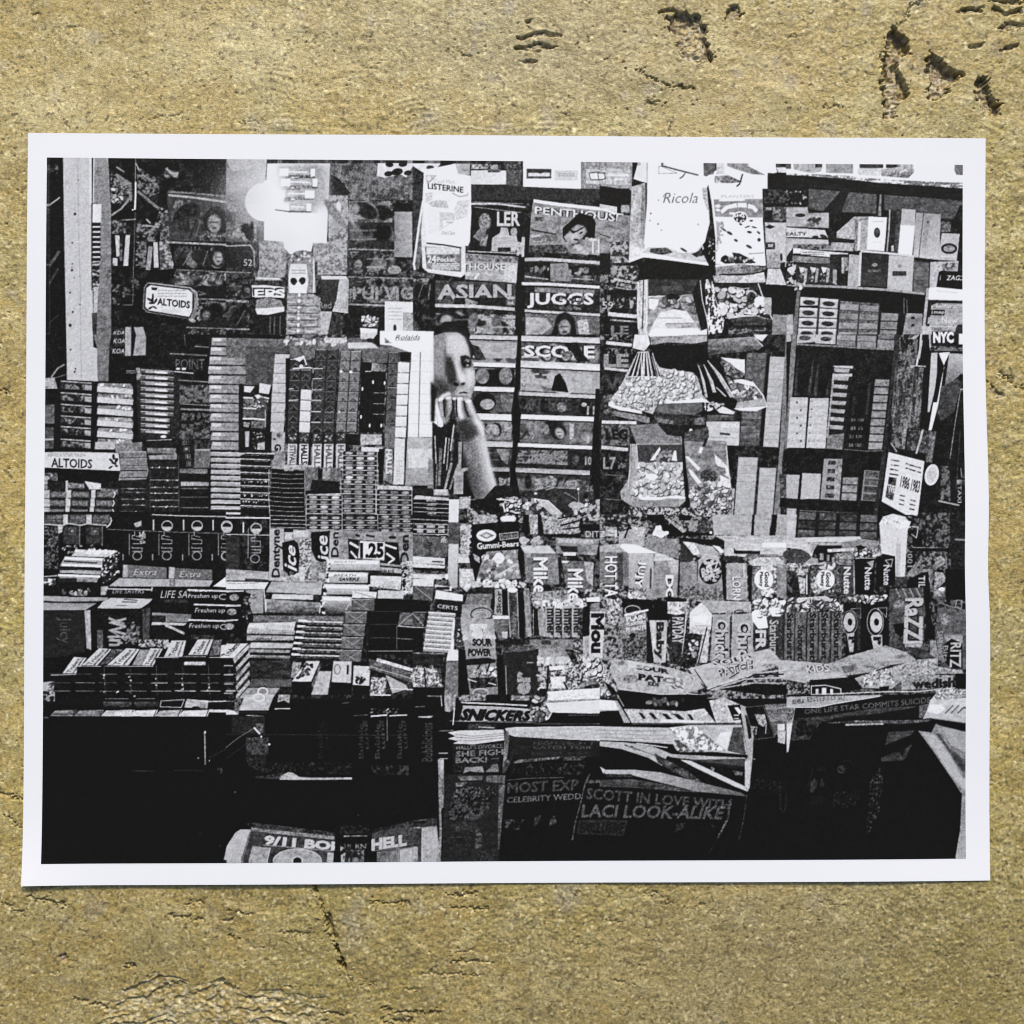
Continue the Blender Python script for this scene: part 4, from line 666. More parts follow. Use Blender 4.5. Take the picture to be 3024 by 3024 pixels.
    P(70,480,405,680,405,680,435,500,435,n=5); P(44,430,1040,600,1020,580,1190,410,1180,n=10,k='2')
    I('cigarette_packet'); 
    for k in range(4): T(('89 100','83 15','57 100','88 100')[k],62,670-k*8,865+k*86,800-k*8,900+k*86,a=.8)
    I('cigarette_carton_tower'); G((905,455,1080,460,1000,1195,830,1190),9,1,52,jit=5,gap=.16,gv=12,n=9,k='2'); L(44,8,600,1185,830,1205,1000,1200)
    I('cigarette_carton'); P(62,0,1445,140,1450,120,1700,0,1690,n=6,k='2'); P(66,165,1430,360,1440,340,1700,145,1700,n=5,k='2'); P(10,140,1440,165,1440,145,1690,118,1690)
    G((390,1280,580,1285,550,1715,350,1700),5,1,24,jit=2,gap=.5,gv=52,n=8); P(54,510,1290,580,1290,545,1715,490,1700,n=7); G((575,1470,755,1470,735,1725,555,1715),3,1,50,jit=5,gap=.14,gv=16,n=9,k='2'); G((805,1400,975,1410,940,1725,770,1715),4,1,30,jit=5,gap=.2,gv=46,n=9,k='2')
    G((0,1790,110,1795,100,1900,0,1900),1,1,62,gv=14,n=7,k='2'); G((130,1810,700,1840,690,1900,120,1900),1,3,34,jit=5,gap=.05,gv=12,n=8,k='2')
    # right clutter
    I('shelf_post'); P(20,1120,0,1180,0,1150,300,1080,700,1000,1500,940,1862,900,1862,1000,1150,1060,700,n=6,k='2')
    I('hanging_packet'); N(12,40,1170,0,1360,0,1350,320,1150,320,k='v'); P(60,1250,50,1360,0,1380,0,1340,40); L(86,18,1395,0,1380,160,1345,320); L(66,22,1400,60,1370,250); P(36,1280,180,1350,180,1330,310,1280,310,n=8); L(64,12,1480,0,1490,160); P(9,1400,140,1490,140,1480,300,1400,300,n=2)
    N(20,44,1140,320,1420,340,1390,800,1370,980,1100,950,1090,800,k='v',sh=.8); L(66,12,1280,320,1440,330); E(60,1300,330,20,16)
    for x in (1130,1160,1320,1380): L(52,7,x,340,x-50,900,a=.7)
    N(22,42,1100,860,1220,880,1200,1190,1080,1150,k='2'); N(20,38,1260,980,1550,1000,1500,1320,1440,1320,1440,1230,1240,1190,k='2'); L(62,22,1410,980,1380,1100,1340,1230,n=8); L(56,14,1080,1120,1140,1210); P(46,1210,880,1260,880,1220,1190,1190,1180,n=8); P(40,1480,1010,1550,1010,1500,1330,1450,1300,n=7)
    P(10,1420,380,1480,330,1480,820,1460,980,1390,960,n=2)
    I('folded_map'); T('NYC',93,1520,-30,1740,88,b=.06); T('I',93,1795,-10,1818,100,b=.04); L(70,8,1490,0,1495,130); NR(12,40,1500,120,1818,170,k='h')
    P(70,1500,190,1570,185,1570,260,1560,480,1480,800,1460,800,n=5,k='2'); P(90,1580,190,1700,180,1640,300,1580,700,1500,990,1470,990,1520,700,1640,340,n=3); P(66,1640,190,1818,200,1818,400,1720,500,1640,540,1690,200,n=5,k='3',g=(36,'y')); P(9,1565,190,1635,320,1560,700,1520,700,1560,400,n=2); P(26,1600,540,1780,460,1818,500,1740,800,1600,900,1560,800,n=8,k='3')
    L(80,7,1810,560,1750,900,1690,1280,a=.7); L(50,6,1800,1000,1750,1600,a=.5); TV('TAXI',62,1765,1560,1805,1740)
    NR(12,38,1590,1360,1690,1720,k='2'); L(60,16,1570,1720,1780,1765); P(50,1755,1500,1815,1500,1815,1550,1760,1550,n=8); L(50,10,1800,1380,1810,1480)
    E(84,1500,1450,72,112,12,n=3); E(70,1500,1450,50,85,12,n=5)
    I('price_notice'); P(84,1055,1215,1425,1310,1350,1900,1230,1862,985,1725,n=3)
    T('1986',12,1190,1455,1280,1480,1260,1610,1170,1575,b=.02); T('1983',12,1300,1490,1385,1515,1365,1645,1280,1615,b=.02)
    for k in range(2): L(30,16,1235,1335+k*46,1385,1380+k*46,n=20); 
    for k in range(4): L(36,16,1080+k*2-6*k,1295+k*48,1165-4*k,1310+k*48,n=20)
    P(26,1060,1470,1140,1480,1100,1720,1020,1680,n=10); T('WE',80,1050,1560,1120,1640,b=.03); L(84,10,1045,1550,1130,1575)
    for k in range(3): L(30,14,1175-6*k,1660+k*45,1220-6*k,1672+k*45,n=16); L(30,14,1280-6*k,1710+k*45,1330-6*k,1722+k*45,n=16)

def tin():
    t('A1'); I('mint_tin')
    P(46,1120,1322,1560,1372,1632,1420,1640,1560,1605,1690,1560,1702,1110,1632,1068,1590,1082,1370,n=8,k='2'); P(16,1125,1335,1555,1385,1600,1440,1600,1580,1560,1690,1520,1690,1115,1622,1080,1580,1092,1380,n=3)
    P(84,1150,1352,1545,1398,1582,1430,1578,1620,1550,1675,1130,1610,1096,1570,1108,1380,n=3); T('ALTOIDS',10,1222,1480,1560,1515,1556,1592,1218,1555,b=.03); scrawl(52,10,1230,1390,1520,1480,3); scrawl(64,8,1270,1600,1470,1635,2); P(20,1155,1370,1225,1375,1210,1405,1165,1400,n=3)
    for x,y,rx,ry,ro in ((1175,1465,10,32,0),(1140,1500,30,12,35),(1205,1510,12,26,30),(1165,1535,34,12,0),(1150,1585,30,10,-30),(1195,1580,26,9,30),(1170,1510,14,34,0)): E(14,x,y,rx,ry,ro)
    L(60,10,1130,1325,1560,1375,1630,1425,1640,1560)
def covers():
    t('A1'); I(); coverart(1380,480,1640,860,0,20,40); coverart(1560,650,1720,880,0,20,36); coverart(1400,950,1900,1170,0,16,42); coverart(1400,1215,1900,1350,0,24,50); coverart(1660,1550,1920,1750,0,14,34); face(1800,700,120,9,46); face(1840,1060,90,10,50)
    t('A2'); coverart(20,700,280,900,0,20,46); coverart(30,1320,250,1470,0,14,40); coverart(20,1570,240,1780,0,12,34); coverart(1090,440,1260,900,0,34,58); coverart(1290,460,1740,690,0,28,46); coverart(1290,1290,1900,1370,0,20,44)
    t('A3'); coverart(240,1650,1040,1850,0,24,56); coverart(10,1300,190,1500,0,16,44); face(1560,1780,110,9,48)
def lampglow():
    t('A2'); GL(66,1180,640,150,.30); GL(58,1100,1060,200,.22); GL(74,150,330,170,.42); GL(50,0,520,260,.25); GL(50,500,1020,220,.2)
def person():
    t('B3'); I('person')
    kw=dict(k='f',n=3)
    # hair, then face, hand and forearm of the attendant behind the counter
    P(11,215,-70,330,-135,470,-140,560,-90,595,0,580,60,620,120,640,200,600,240,540,100,480,20,300,-10,215,40,sf=0.66,n=4,k='2')
    P(46,215,10,330,-25,470,-20,530,20,560,100,600,230,625,300,642,400,645,500,625,590,600,660,400,680,215,660,sf=0.55,**kw)
    P(74,345,-10,460,-20,530,30,570,120,590,215,500,215,480,300,440,250,400,215,350,180,sf=2.6,m=False,**kw); P(78,420,40,510,50,540,140,500,190,430,170,sf=3.9,m=False,**kw)
    P(50,230,60,320,60,320,300,330,420,230,420,sf=3.2,m=False,**kw)
    P(20,335,225,385,235,435,330,455,400,450,470,420,545,380,530,335,400,sf=2,m=False,**kw); P(24,215,440,360,500,420,600,300,650,215,650,sf=3.9,m=False,**kw); P(10,185,480,250,560,235,680,225,900,185,900,sf=1.1,n=3)
    P(34,375,500,460,520,470,590,390,600,sf=2.6,m=False,**kw)
    P(82,425,230,465,280,490,360,545,430,550,480,510,500,470,450,450,360,sf=2,m=False,**kw); E(86,515,462,26,28,sf=2,m=False,n=3); E(8,446,514,30,18,20,sf=0.5,m=False,n=0); E(12,520,510,24,14,-20,sf=0.5,m=False,n=0); L(30,8,478,480,470,500,490,520,510,500,a=.7)
    P(12,495,235,530,222,570,226,602,260,604,310,590,345,520,342,498,300,sf=0.99,m=False,n=4,k='f'); E(44,560,270,30,20,-10,sf=0.66,m=False,n=6); E(12,545,290,18,14,m=False,sf=0.55); E(62,565,318,14,10,m=False,sf=0.55); L(12,12,495,232,545,218,600,250); 
    P(78,555,355,610,350,640,410,640,490,615,550,565,560,545,500,540,420,sf=3.2,m=False,**kw); P(86,570,370,610,370,620,430,580,440,sf=3.2,m=False,k='f',n=4); P(66,470,545,560,545,610,590,600,650,480,650,430,600,sf=2.6,m=False,**kw)
    P(9,472,606,500,594,530,590,560,596,580,612,545,612,520,606,490,614,sf=0.55,m=False,n=2); P(72,480,620,570,620,580,650,490,655,sf=2,m=False,**kw)
    L(24,7,335,120,335,225,a=.8)
    P(44,245,680,300,620,370,590,400,635,470,630,560,625,610,680,650,800,700,880,740,960,745,1080,800,1350,890,1670,830,1700,640,1700,560,1500,510,1200,480,1000,450,890,430,770,380,880,330,930,290,850,sf=0.55,**kw)
    P(80,250,680,300,625,370,592,400,615,330,650,280,700,sf=1.1,m=False,**kw); P(18,318,670,350,665,345,830,325,840,sf=1.4,m=False,**kw); P(16,410,670,430,670,430,790,390,880,375,860,405,780,sf=1.1,m=False,**kw)
    P(60,270,720,310,710,320,860,345,910,315,910,290,840,sf=1.4,m=False,**kw); P(66,362,660,400,660,395,800,370,820,sf=2,m=False,**kw); P(86,455,650,500,650,505,780,530,870,490,880,460,780,sf=1.4,m=False,**kw); P(32,520,680,560,700,570,800,600,860,560,850,530,780,sf=1.4,m=False,**kw); P(82,510,640,590,680,640,800,680,870,640,860,590,790,560,700,sf=2,m=False,**kw)
    for x0,y0,x1,y1,x2,y2 in ((318,668,322,770,332,850),(408,668,418,750,392,850),(452,672,452,770,458,850),(528,690,545,780,580,850)): L(9,15,x0,y0,x1,y1,x2,y2,a=.85,n=2)
    for x,y,rx,ry in ((292,668,26,14),(368,655,30,16),(428,662,20,14),(490,665,28,18),(575,690,30,20)): E(88,x,y,rx,ry,-10,m=False,sf=.6,n=2)
    P(22,455,900,560,880,640,960,670,1040,600,1090,500,1120,470,1000,sf=2.6,m=False,**kw)
    P(86,640,840,700,890,735,960,745,1100,715,1080,690,980,630,890,sf=2,m=False,**kw); P(66,640,1040,745,1060,800,1340,890,1660,830,1700,740,1480,690,1250,sf=3.2,m=False,**kw); P(80,715,1080,748,1090,800,1340,880,1640,850,1640,770,1380,sf=2,m=False,**kw); P(14,500,1150,570,1350,640,1700,590,1700,540,1560,500,1300,sf=3.2,m=False,**kw); P(30,560,1280,640,1400,710,1690,640,1700,sf=3.9,m=False,**kw)
    I('pen_holder')
    P(12,200,900,290,960,400,900,450,1060,520,1120,510,1640,200,1640,n=3); 
    for x0,y0,x1,y1,v,w in ((240,800,265,950,70,12),(228,1050,240,1330,66,12),(345,1065,320,1330,80,12),(375,1070,350,1400,60,10),(425,935,390,1200,70,14),(400,1330,330,1600,50,26),(470,1330,380,1600,44,20),(290,1180,270,1560,40,30),(250,1340,240,1600,44,14),(420,1080,400,1300,36,20)): L(v,w,x0,y0,x1,y1,n=8,m=True)
    P(54,470,1110,510,1110,500,1380,525,1400,520,1650,420,1650,430,1420,470,1330,n=10,k='2'); P(56,510,1380,570,1375,570,1400,520,1420,n=6); P(48,160,1270,210,1290,215,1600,150,1590,n=8,k='2')
    P(9,530,1420,640,1700,600,1740,520,1660,n=2)
def rowC():
    t('C1'); NR(8,12,60,-30,1932,1900,k='3',th=1.2); t('C2'); NR(9,22,0,0,1932,1900,k='3',th=.6); t('C3'); NR(9,34,0,0,1932,1900,k='2'); t('C4'); NR(14,50,0,0,1932,1900,k='2'); t('C5'); NR(9,34,0,0,1835,1900,k='2')
    t('C1')
    I('gum_pack_stack')
    for c,x in enumerate((70,310,555)): P(30,x,0,x+180,0,x+178,95,x,95,n=5); T('20% MORE',54,x+15,15,x+160,45,a=.8); T('20% MORE',44,x+15,50,x+160,80,a=.6)
    R(70,250,0,300,100,n=8); R(66,490,0,545,100,n=8); L(80,12,740,30,750,60,735,100,700,130); L(66,14,80,100,250,110,300,90,430,110,500,95,700,110); P(66,165,120,250,110,240,180,180,210,n=8)
    for x in (250,485): P(20,x,120,x+170,120,x+165,310,x,300,n=4); O(40,6,x+60,140,x+130,140,x+125,200,x+65,200); E(46,x+95,170,20,16); scrawl(30,6,x+10,240,x+150,290,3); L(56,7,x+172,120,x+170,320)
    NR(10,36,75,120,200,560,k='1'); B(30,14,34,60,240,310,660,320,660,400,240,420)
    I('mint_roll_stack')
    P(70,400,360,800,370,840,400,720,440,330,430,n=6); B(24,22,84,95,390,370,780,370,780,400,400,400)
    P(60,270,430,720,450,660,540,215,530,n=8,k='h'); P(56,215,560,640,580,640,620,215,600,n=8,k='h'); P(50,210,640,620,650,600,700,200,690,n=8,k='h')
    for y in (450,520,625): L(93,24,270-(y-450)*.4,y,700-(y-450)*.4,y+14,n=6)
    L(16,14,260,480,600,500); R(14,220,545,400,575,n=3); R(14,200,655,390,720,n=3); P(10,130,690,640,700,620,830,70,830,n=2); P(12,660,460,820,380,830,640,720,720,640,700,n=4); B(50,14,20,94,660,450,820,390,830,620,640,720)
    L(70,10,60,640,190,630); NR(20,88,60,660,170,730,k='2'); B(30,20,30,70,240,790,540,770,550,830,240,830)
    # candy tube display fronts
    for i,x in enumerate((930,1235,1545,1850)):
        I('gum_carton'); R(10,x-70,20,x+230,480 if i<3 else 600,n=2); L(80,12,1190 if i==0 else x-50,55,1190 if i==0 else x-50,160); L(48,9,x+5,200,x+5,420); 
        cx=x+90
        if i: EO(70,9,cx,115,54,50); P(66,cx-50,125,cx+50,125,cx+30,165,cx-30,165,n=5)
        else: P(58,980,90,1060,60,1060,120,1000,130,n=8)
        L(56,8,cx-30,175,cx-30,215,cx-55,215,cx-55,250,cx+48,262,cx+48,300,cx-50,300); L(56,8,cx-55,330,cx-55,345,cx+48,345,cx+48,380,cx-55,380)
        EO(56,9,cx-4,425,46,42,q=12); L(50,8,cx-20,220,cx+30,232)
        L(60,10,x-60,410,x-60,470)
        if not i: B(18,16,40,80,1040,170,1110,190,1100,290,1040,300)
    L(60,6,700,150,1250,175,1932,195,a=.8); L(80,9,1170,0,1480,12,1932,20)
    I('gum_tray'); P(58,870,515,920,518,920,650,865,648,n=5); P(40,920,518,1320,545,1320,660,920,650,n=5,k='2'); T('Extra',64,975,562,1215,625,sh=.3,out=22,ow=.04); P(62,1345,540,1405,545,1400,660,1340,660,n=5); P(38,1405,550,1790,570,1790,675,1400,670,n=5,k='2'); T('Extra',64,1450,585,1670,645,sh=.3,out=22,ow=.04); R(10,1320,540,1342,665,n=1)
    P(60,830,655,1340,665,1800,680,1760,745,720,740,n=6,k='2'); P(90,1932,640,1800,740,1932,750,n=3); R(44,1350,670,1410,740,n=6)
    I('candy_roll_carton'); P(11,690,770,1170,780,1160,850,690,850,n=2); L(80,12,660,765,1170,775); L(66,14,1170,750,1165,790); T('LIFE SAVERS',66,760,765,1090,815,sh=.2,b=.0); P(10,1190,770,1540,780,1580,900,1540,1010,1190,1000,n=2); T('LIFE SAVERS',72,1255,785,1740,860,sh=.25,b=.0); T('WINT O GREEN',44,1295,878,1540,910,a=.8)
    P(58,640,740,720,740,690,830,640,830,n=9)
    P(58,70,840,310,845,270,900,60,890,n=6,k='2'); P(54,290,850,720,855,700,890,240,900,n=5,k='2'); P(50,60,910,600,915,480,985,60,985,n=5,k='2',g=(58,'y'))
    P(70,740,860,1175,870,1140,910,1050,970,600,968,660,900,n=4,k='2'); L(16,9,880,875,1020,885); L(16,9,860,900,1010,905); L(22,7,790,938,910,940)
    I('gum_carton'); P(15,60,985,480,990,470,1420,60,1500,n=2,k='2'); T('Juicy',36,200,1050,340,1340,200,1340,100,1050) if 0 else TV('Juicy',34,180,1060,330,1330,b=.0,a=.8); P(58,470,990,530,985,540,1400,490,1380,n=8,k='v'); R(10,540,960,600,1400,n=2)
    I('gum_carton'); P(10,600,975,1060,980,1060,1360,600,1380,n=3); TV('Win',56,720,1060,900,1360,b=.03); L(52,26,720,1070,880,1130,n=5); L(52,20,710,1260,860,1330); L(48,16,740,1200,900,1300); B(40,20,26,56,900,1120,1040,1110,1030,1330,900,1340); P(34,600,1190,660,1190,660,1380,600,1380,n=8,k='v'); L(50,8,1075,980,1075,1230); P(26,1070,970,1150,960,1140,1280,1070,1300,n=6,k='v')
    P(50,1170,1010,1580,1030,1560,1110,1170,1110,n=8,k='2',g=(40,'x')); P(18,1170,1040,1310,1040,1310,1110,1170,1110,n=4)
    P(70,1170,1110,1530,1120,1500,1145,1160,1140,n=6); L(66,26,1310,1145,1400,1180,1500,1230,n=8); P(10,1170,1150,1320,1170,1420,1240,1400,1300,1170,1270,n=2)
    NR(20,64,1030,1290,1310,1370,k='1')
    I('gum_carton')
    for i,(x,y) in enumerate(((1530,800),(1600,950),(1540,1110))): P(9,x,y-5,x+500,y+5,x+500,y+100,x,y+95,n=1); T('Freshen up',80,x+10,y+15,x+320,y+75,sh=.2,b=.004); L(80,16,x+5,y-22,x+480,y-8,n=8); EO(66,8,x+380,y+50,46,26)
    R(20,1570,1240,1810,1290,n=8)
    # sweets boxes stepped at the bottom left
    I('mint_box_stack')
    P(9,60,1480,1200,1420,1932,1450,1932,1900,50,1900,n=2)
    B(6,26,56,80,1290,1310,1340,1310,1340,1360,1280,1370)
    def tr(x0,y0,x1,y1,x2,y2,x3,y3,s='Trident'):
        P(74,x0,y0,x1,y1,x2,y2,x3,y3,n=7,k='2'); q=np.array([[x0,y0],[x1,y1],[x2,y2],[x3,y3]],float); 
        a=bil(q,.22,.95); b_=bil(q,.3,.05); c_=bil(q,.62,.08); d=bil(q,.58,.98); T(s,22,*a,*b_,*c_,*d,b=.02); 
        e=bil(q,.8,.05); f=bil(q,.76,.95); L(40,18,*e,*f,n=8)
    tr(360,1470,490,1480,380,1640,240,1640); tr(620,1380,750,1390,600,1560,440,1555); tr(900,1380,1040,1390,920,1560,700,1555); tr(1150,1380,1280,1385,1180,1560,1060,1560); tr(1370,1300,1520,1300,1480,1470,1290,1470); tr(1640,1290,1800,1290,1740,1450,1540,1450); tr(1880,1350,1990,1340,2010,1470,1870,1470)
    P(50,1040,1400,1150,1390,1060,1560,960,1560,n=10,k='2'); P(30,760,1390,880,1390,700,1540,620,1560,n=7); P(40,1800,1300,1890,1290,1860,1450,1760,1460,n=9,k='v')
    for x0,x1,y in ((390,640,1570),(680,1180,1570),(1200,1440,1480),(1490,1720,1470),(1760,2050,1480)): R(9,x0,y,x1,y+70,n=1); L(64,7,x0,y-4,x1,y-2)
    for y in (1645,1735,1820): 
        for x in range(100,1930,260): L(84 if x>1100 else 50,8,x+20*rng.random(),y+6*rng.random(),x+180+60*rng.random(),y+4,a=.3+.7*rng.random())
    for x in (670,940,1210,1480,1750): L(36,6,x,1560,x+15,1860,a=.8); B(5,9,50,90,x-10,1640,x+10,1640,x+10,1840,x-10,1840)
    R(72,1500,1520,1720,1555,n=12); N(20,60,60,1730,160,1720,150,1840,60,1850,k='v'); L(60,9,120,1660,380,1650); L(90,12,800,1840,820,1825)
    # C2
    t('C2')
    for x in (0,310): I('gum_carton'); 
    EO(70,9,10,130,54,52); P(66,-40,140,58,140,40,185,-20,185,n=5); EO(72,9,312,140,54,50); P(68,262,145,364,145,340,200,285,200,n=5); L(82,14,180,80,180,180); L(46,10,232,140,228,450); L(58,8,300,200,300,240,262,240,262,270,355,275,355,330,262,330); L(58,8,262,360,355,365,355,395,262,395); EO(58,9,300,455,46,42,q=12); L(56,8,0,200,50,215,50,330,0,330); EO(56,9,-5,430,44,42,q=12); P(20,0,220,140,220,140,560,0,560,n=5,k='2'); L(80,7,0,202,450,212)
    L(86,14,0,30,230,32,450,34); P(52,0,560,440,590,440,680,0,680,n=9,k='h',g=(66,'y')); L(24,22,200,670,430,680); P(84,0,690,440,700,400,770,0,770,n=6,k='h'); scrawl(50,8,20,700,330,720,1)
    I('gum_pack_stack'); 
    L(72,7,455,0,455,680); 
    for y in (10,50,92,130): L(70,6,460,y,640,y+4,820,y+8); P(9,465,y+6,815,y+14,815,y+34,465,y+28,n=1)
    def rl(x0,y0,x1,rows,pat,dy=50):
        w=(x1-x0)/5.
        for r in range(rows):
            y=y0+r*dy; P(14,x0,y,x1,y+6,x1,y+dy+4,x0,y+dy,n=2)
            for c in range(3): E(pat[(r+c)%len(pat)],x0+w*(.95+c*1.6),y+dy*.45,w*.6,dy*.3,n=4,q=12)
            L(82,6,x0,y+dy*.9,x1,y+dy*.9+5)
    I('mint_roll_stack'); rl(835,10,1195,3,(66,50,58)); rl(1210,10,1560,3,(50,36,56)); rl(1580,0,1925,4,(58,44,50),47); L(76,6,828,0,828,150); L(76,6,1200,0,1200,160); L(76,6,1568,0,1572,170)
    I('gum_carton')
    P(62,460,140,600,140,590,690,440,680,n=6,k='2'); TU('Dentyne',12,472,150,582,650,b=.03); P(52,600,150,1060,160,1060,700,600,690,n=10,k='2'); R(12,600,145,695,180,n=2); P(72,620,190,680,190,680,250,600,250,n=5); R(74,700,165,850,230,n=7)
    P(10,580,290,700,260,745,300,765,420,740,640,650,640,590,560,n=2); P(86,0,0,0,0,0,0,n=0); T('ice',82,600,560,625,300,715,330,735,590,b=.02,sh=.2)
    B(30,24,30,80,570,600,750,600,740,680,570,680); P(10,880,180,1060,170,1060,480,1000,500,930,470,870,340,n=2); T('ice',80,950,450,930,200,1050,220,1060,470,b=.02)
    NR(30,70,760,250,880,680,k='1'); P(74,760,540,820,540,810,690,760,690,n=6); P(46,930,500,1040,480,1020,720,940,710,n=10); R(66,960,600,1020,660,n=4)
    I('gum_carton'); P(60,1075,160,1250,170,1250,470,1060,470,n=7,k='2'); TU('Den',16,1085,180,1165,440,b=.03); P(50,1170,160,1932,180,1932,560,1170,470,n=10,k='2'); P(10,1260,250,1780,290,1800,520,1270,460,n=2); L(84,26,1280,290,1370,340); L(84,20,1290,380,1350,450); L(84,22,1640,310,1760,350); L(84,20,1660,400,1740,460,1680,500); L(16,20,1450,210,1530,230); L(12,22,1340,210,1380,220); E(12,1720,235,40,16)
    TU('Den',14,1800,210,1890,510,b=.03); P(60,1590,540,1820,560,1820,610,1590,590,n=8); T('FRES',18,1595,570,1740,605)
    I('price_tag'); P(86,1385,270,1640,285,1635,470,1365,450,n=2); O(50,4,1375,265,1645,280,1638,475,1362,455); T('1.25',9,1385,290,1630,450,b=.05)
    # life savers rolls
    I('candy_roll')
    for (x0,y,x1,h) in ((1040,460,1590,120),(1030,590,1470,120),(1010,715,1480,115),(990,840,1300,190)):
        P(82,x0,y,x1,y+10,x1,y+h,x0,y+h-4,n=5,k='h',g=(50 if h<180 else 18,'y')); L(95,30,x0+20,y+30,x1-20,y+36,n=5); L(14,10,x0,y+h,x1,y+h+4); B(5,14,8,14,x0,y+20,x0+24,y+20,x0+24,y+h-20,x0,y+h-20)
        B(8,12,86,95,x0-6,y,x0+30,y,x0+30,y+h,x0,y+h)
    T('BREATH',30,1110,615,1350,640,sh=.3); T('SAVERS',16,1160,652,1380,685,sh=.3,b=.03); T('BREATH',44,1110,478,1340,500,sh=.3)
    P(78,1490,630,1820,640,1800,780,1470,740,n=9,k='h'); T('SAVERS',50,1500,735,1810,775,sh=.3); R(9,1465,620,1492,720,n=0)
    NR(30,94,1820,480,1932,820,k='1'); B(14,18,8,14,1820,540,1860,540,1850,800,1810,800)
    I('gum_box'); P(56,470,690,1000,700,980,830,410,800,n=6,k='h',g=(64,'y')); P(76,480,820,900,830,900,880,470,870,n=6,k='h'); P(58,400,870,980,910,980,1020,400,1010,n=9,k='h',g=(30,'y')); L(82,10,390,740,410,1000); L(84,10,415,900,410,1000); L(80,9,975,930,965,1020)
    P(52,200,780,390,770,385,1020,270,1020,n=7,k='2'); T('RS',30,215,820,310,870,b=.02); P(40,280,1040,1220,1050,1210,1120,280,1110,n=9,k='h'); 
    I('gum_carton')
    for i,y in enumerate((800,950,1100)): P(9,0,y,190-30*i,y-5,260-20*i,y+20,200-10*i,y+150,0,y+120,n=2); L(76,14,0,y-5,180-30*i,y-12); E(50,85-25*i,y+55,50,34,n=8)
    B(20,14,14,60,180,840,270,830,230,1080,170,1080)
    # middle stacks
    I('gum_pack_stack'); P(72,240,1120,720,1110,700,1200,220,1180,n=9,k='h'); P(58,215,1180,715,1200,710,1240,215,1230,n=9,k='h'); P(56,215,1245,705,1255,700,1300,215,1300,n=8,k='h'); T('Almond',18,300,1265,480,1300,sh=.3); P(66,260,1320,700,1330,680,1380,240,1380,n=8,k='h'); P(50,230,1390,660,1400,660,1430,230,1425,n=6); L(12,10,220,1430,660,1440); P(58,220,1450,670,1460,660,1490,220,1480,n=8,k='h',g=(26,'y')); P(18,250,1510,670,1510,670,1700,260,1700,n=6,k='h'); T('Sen Sen',30,450,1600,650,1660,a=.6); P(30,260,1700,680,1700,680,1780,230,1780,n=8,k='3')
    I('gum_pack_stack'); 
    for k in range(7):
        y=1095+k*58; xo=-12*k; L(90,22,750+xo,y,830+xo,y+4,n=3); P(30,800+xo,y+20,1210,y+26,1200,y+48,790+xo,y+40,n=9,k='1'); L(84 if k%3==0 else 60,12,800+xo,y+8,1200,y+20,n=14,k='1')
        L(10,8,740+xo,y+50,1200,y+56)
    P(50,690,1520,780,1530,740,1700,670,1680,n=8)
    I('foil_box_stack')
    P(84,1310,790,1560,800,1550,865,1300,860,n=6); P(72,1570,780,1840,790,1830,870,1565,865,n=9,k='2'); L(40,7,1330,800,1540,860)
    for k in range(5):
        x=1300-k*18 if k else 1300; y=870+k*132; P(36,x-(k>0)*50,y,x+235-(k>0)*60,y+6,x+230-(k>0)*65,y+124,x-(k>0)*55,y+118,n=6,k='2'); x-= (k>0)*50
        L(56,6,x,y+4,x+180,y+120); L(50,6,x+225,y,x+60,y+110); L(66,6,x,y+4,x+220,y+8)
    P(74,1300,870,1310,870,1240,985,1230,985,n=3)
    P(9,1560,870,1932,880,1932,1450,1460,1450,1480,1000,1545,990,n=1); P(11,1460,1000,1480,1000,1470,1400,1450,1400)
    for y in (1000,1135,1275,1410): L(34,6,1490,y,1800,y,a=.8)
    P(36,1800,1010,1932,1015,1932,1145,1780,1140,n=6); L(60,6,1790,1140,1932,1020); L(80,9,1775,1150,1932,1165); L(60,6,1765,1280,1932,1290); L(50,5,1765,1150,1765,1400); L(66,7,1470,1410,1932,1410,a=.8)
    I('chewy_candy_pack')
    P(78,830,1515,970,1515,880,1725,680,1725,n=7,k='2'); B(26,20,10,40,800,1540,900,1530,850,1680,740,1690); P(34,970,1540,985,1560,900,1800,880,1760,n=7); P(9,680,1730,860,1735,860,1862,680,1862,n=1)
    P(64,960,1620,1090,1620,1050,1862,880,1862,n=11,k='2'); P(70,1110,1515,1300,1520,1290,1740,1090,1730,n=9,k='2'); EO(40,10,1150,1600,30,50); L(16,22,1260,1560,1255,1650); P(9,1080,1740,1300,1745,1300,1862,1080,1862,n=1)
    P(74,1320,1560,1490,1570,1480,1770,1310,1760,n=10,k='2'); B(18,16,10,20,1340,1680,1440,1680,1440,1740,1340,1740); P(10,1310,1780,1480,1780,1480,1862,1310,1862,n=1); N(20,90,1500,1680,1660,1690,1640,1862,1490,1862,k='1'); P(60,1640,1650,1860,1760,1880,1800,1720,1850,1690,1760,n=10,k='2')
    P(34,1480,1490,1932,1640,1932,1760,1480,1590,n=9,k='h'); L(84,34,1560,1500,1760,1560,1932,1610,n=14); L(70,8,1490,1570,1932,1700,a=.8); L(12,10,1480,1600,1932,1745); L(80,12,1700,1800,1932,1810)
    P(52,210,1790,560,1790,480,1900,130,1900,n=9,k='2'); EO(84,12,380,1830,50,40); P(60,0,1330,140,1340,80,1480,0,1480,n=4); P(80,0,1340,230,1330,80,1480,-60,1480,n=5); T('Trident',16,-60,1460,90,1330,150,1340,30,1470,b=.02); P(62,250,1330,240,1380,90,1540,70,1490,n=8); 
    for k in range(4): P(58,240,1420+k*95,250,1470+k*95,110,1640+k*95,100,1580+k*95,n=9); L(12,8,240,1480+k*95,90,1650+k*95); L(70,9,-20,1560+k*95,70,1562+k*95)

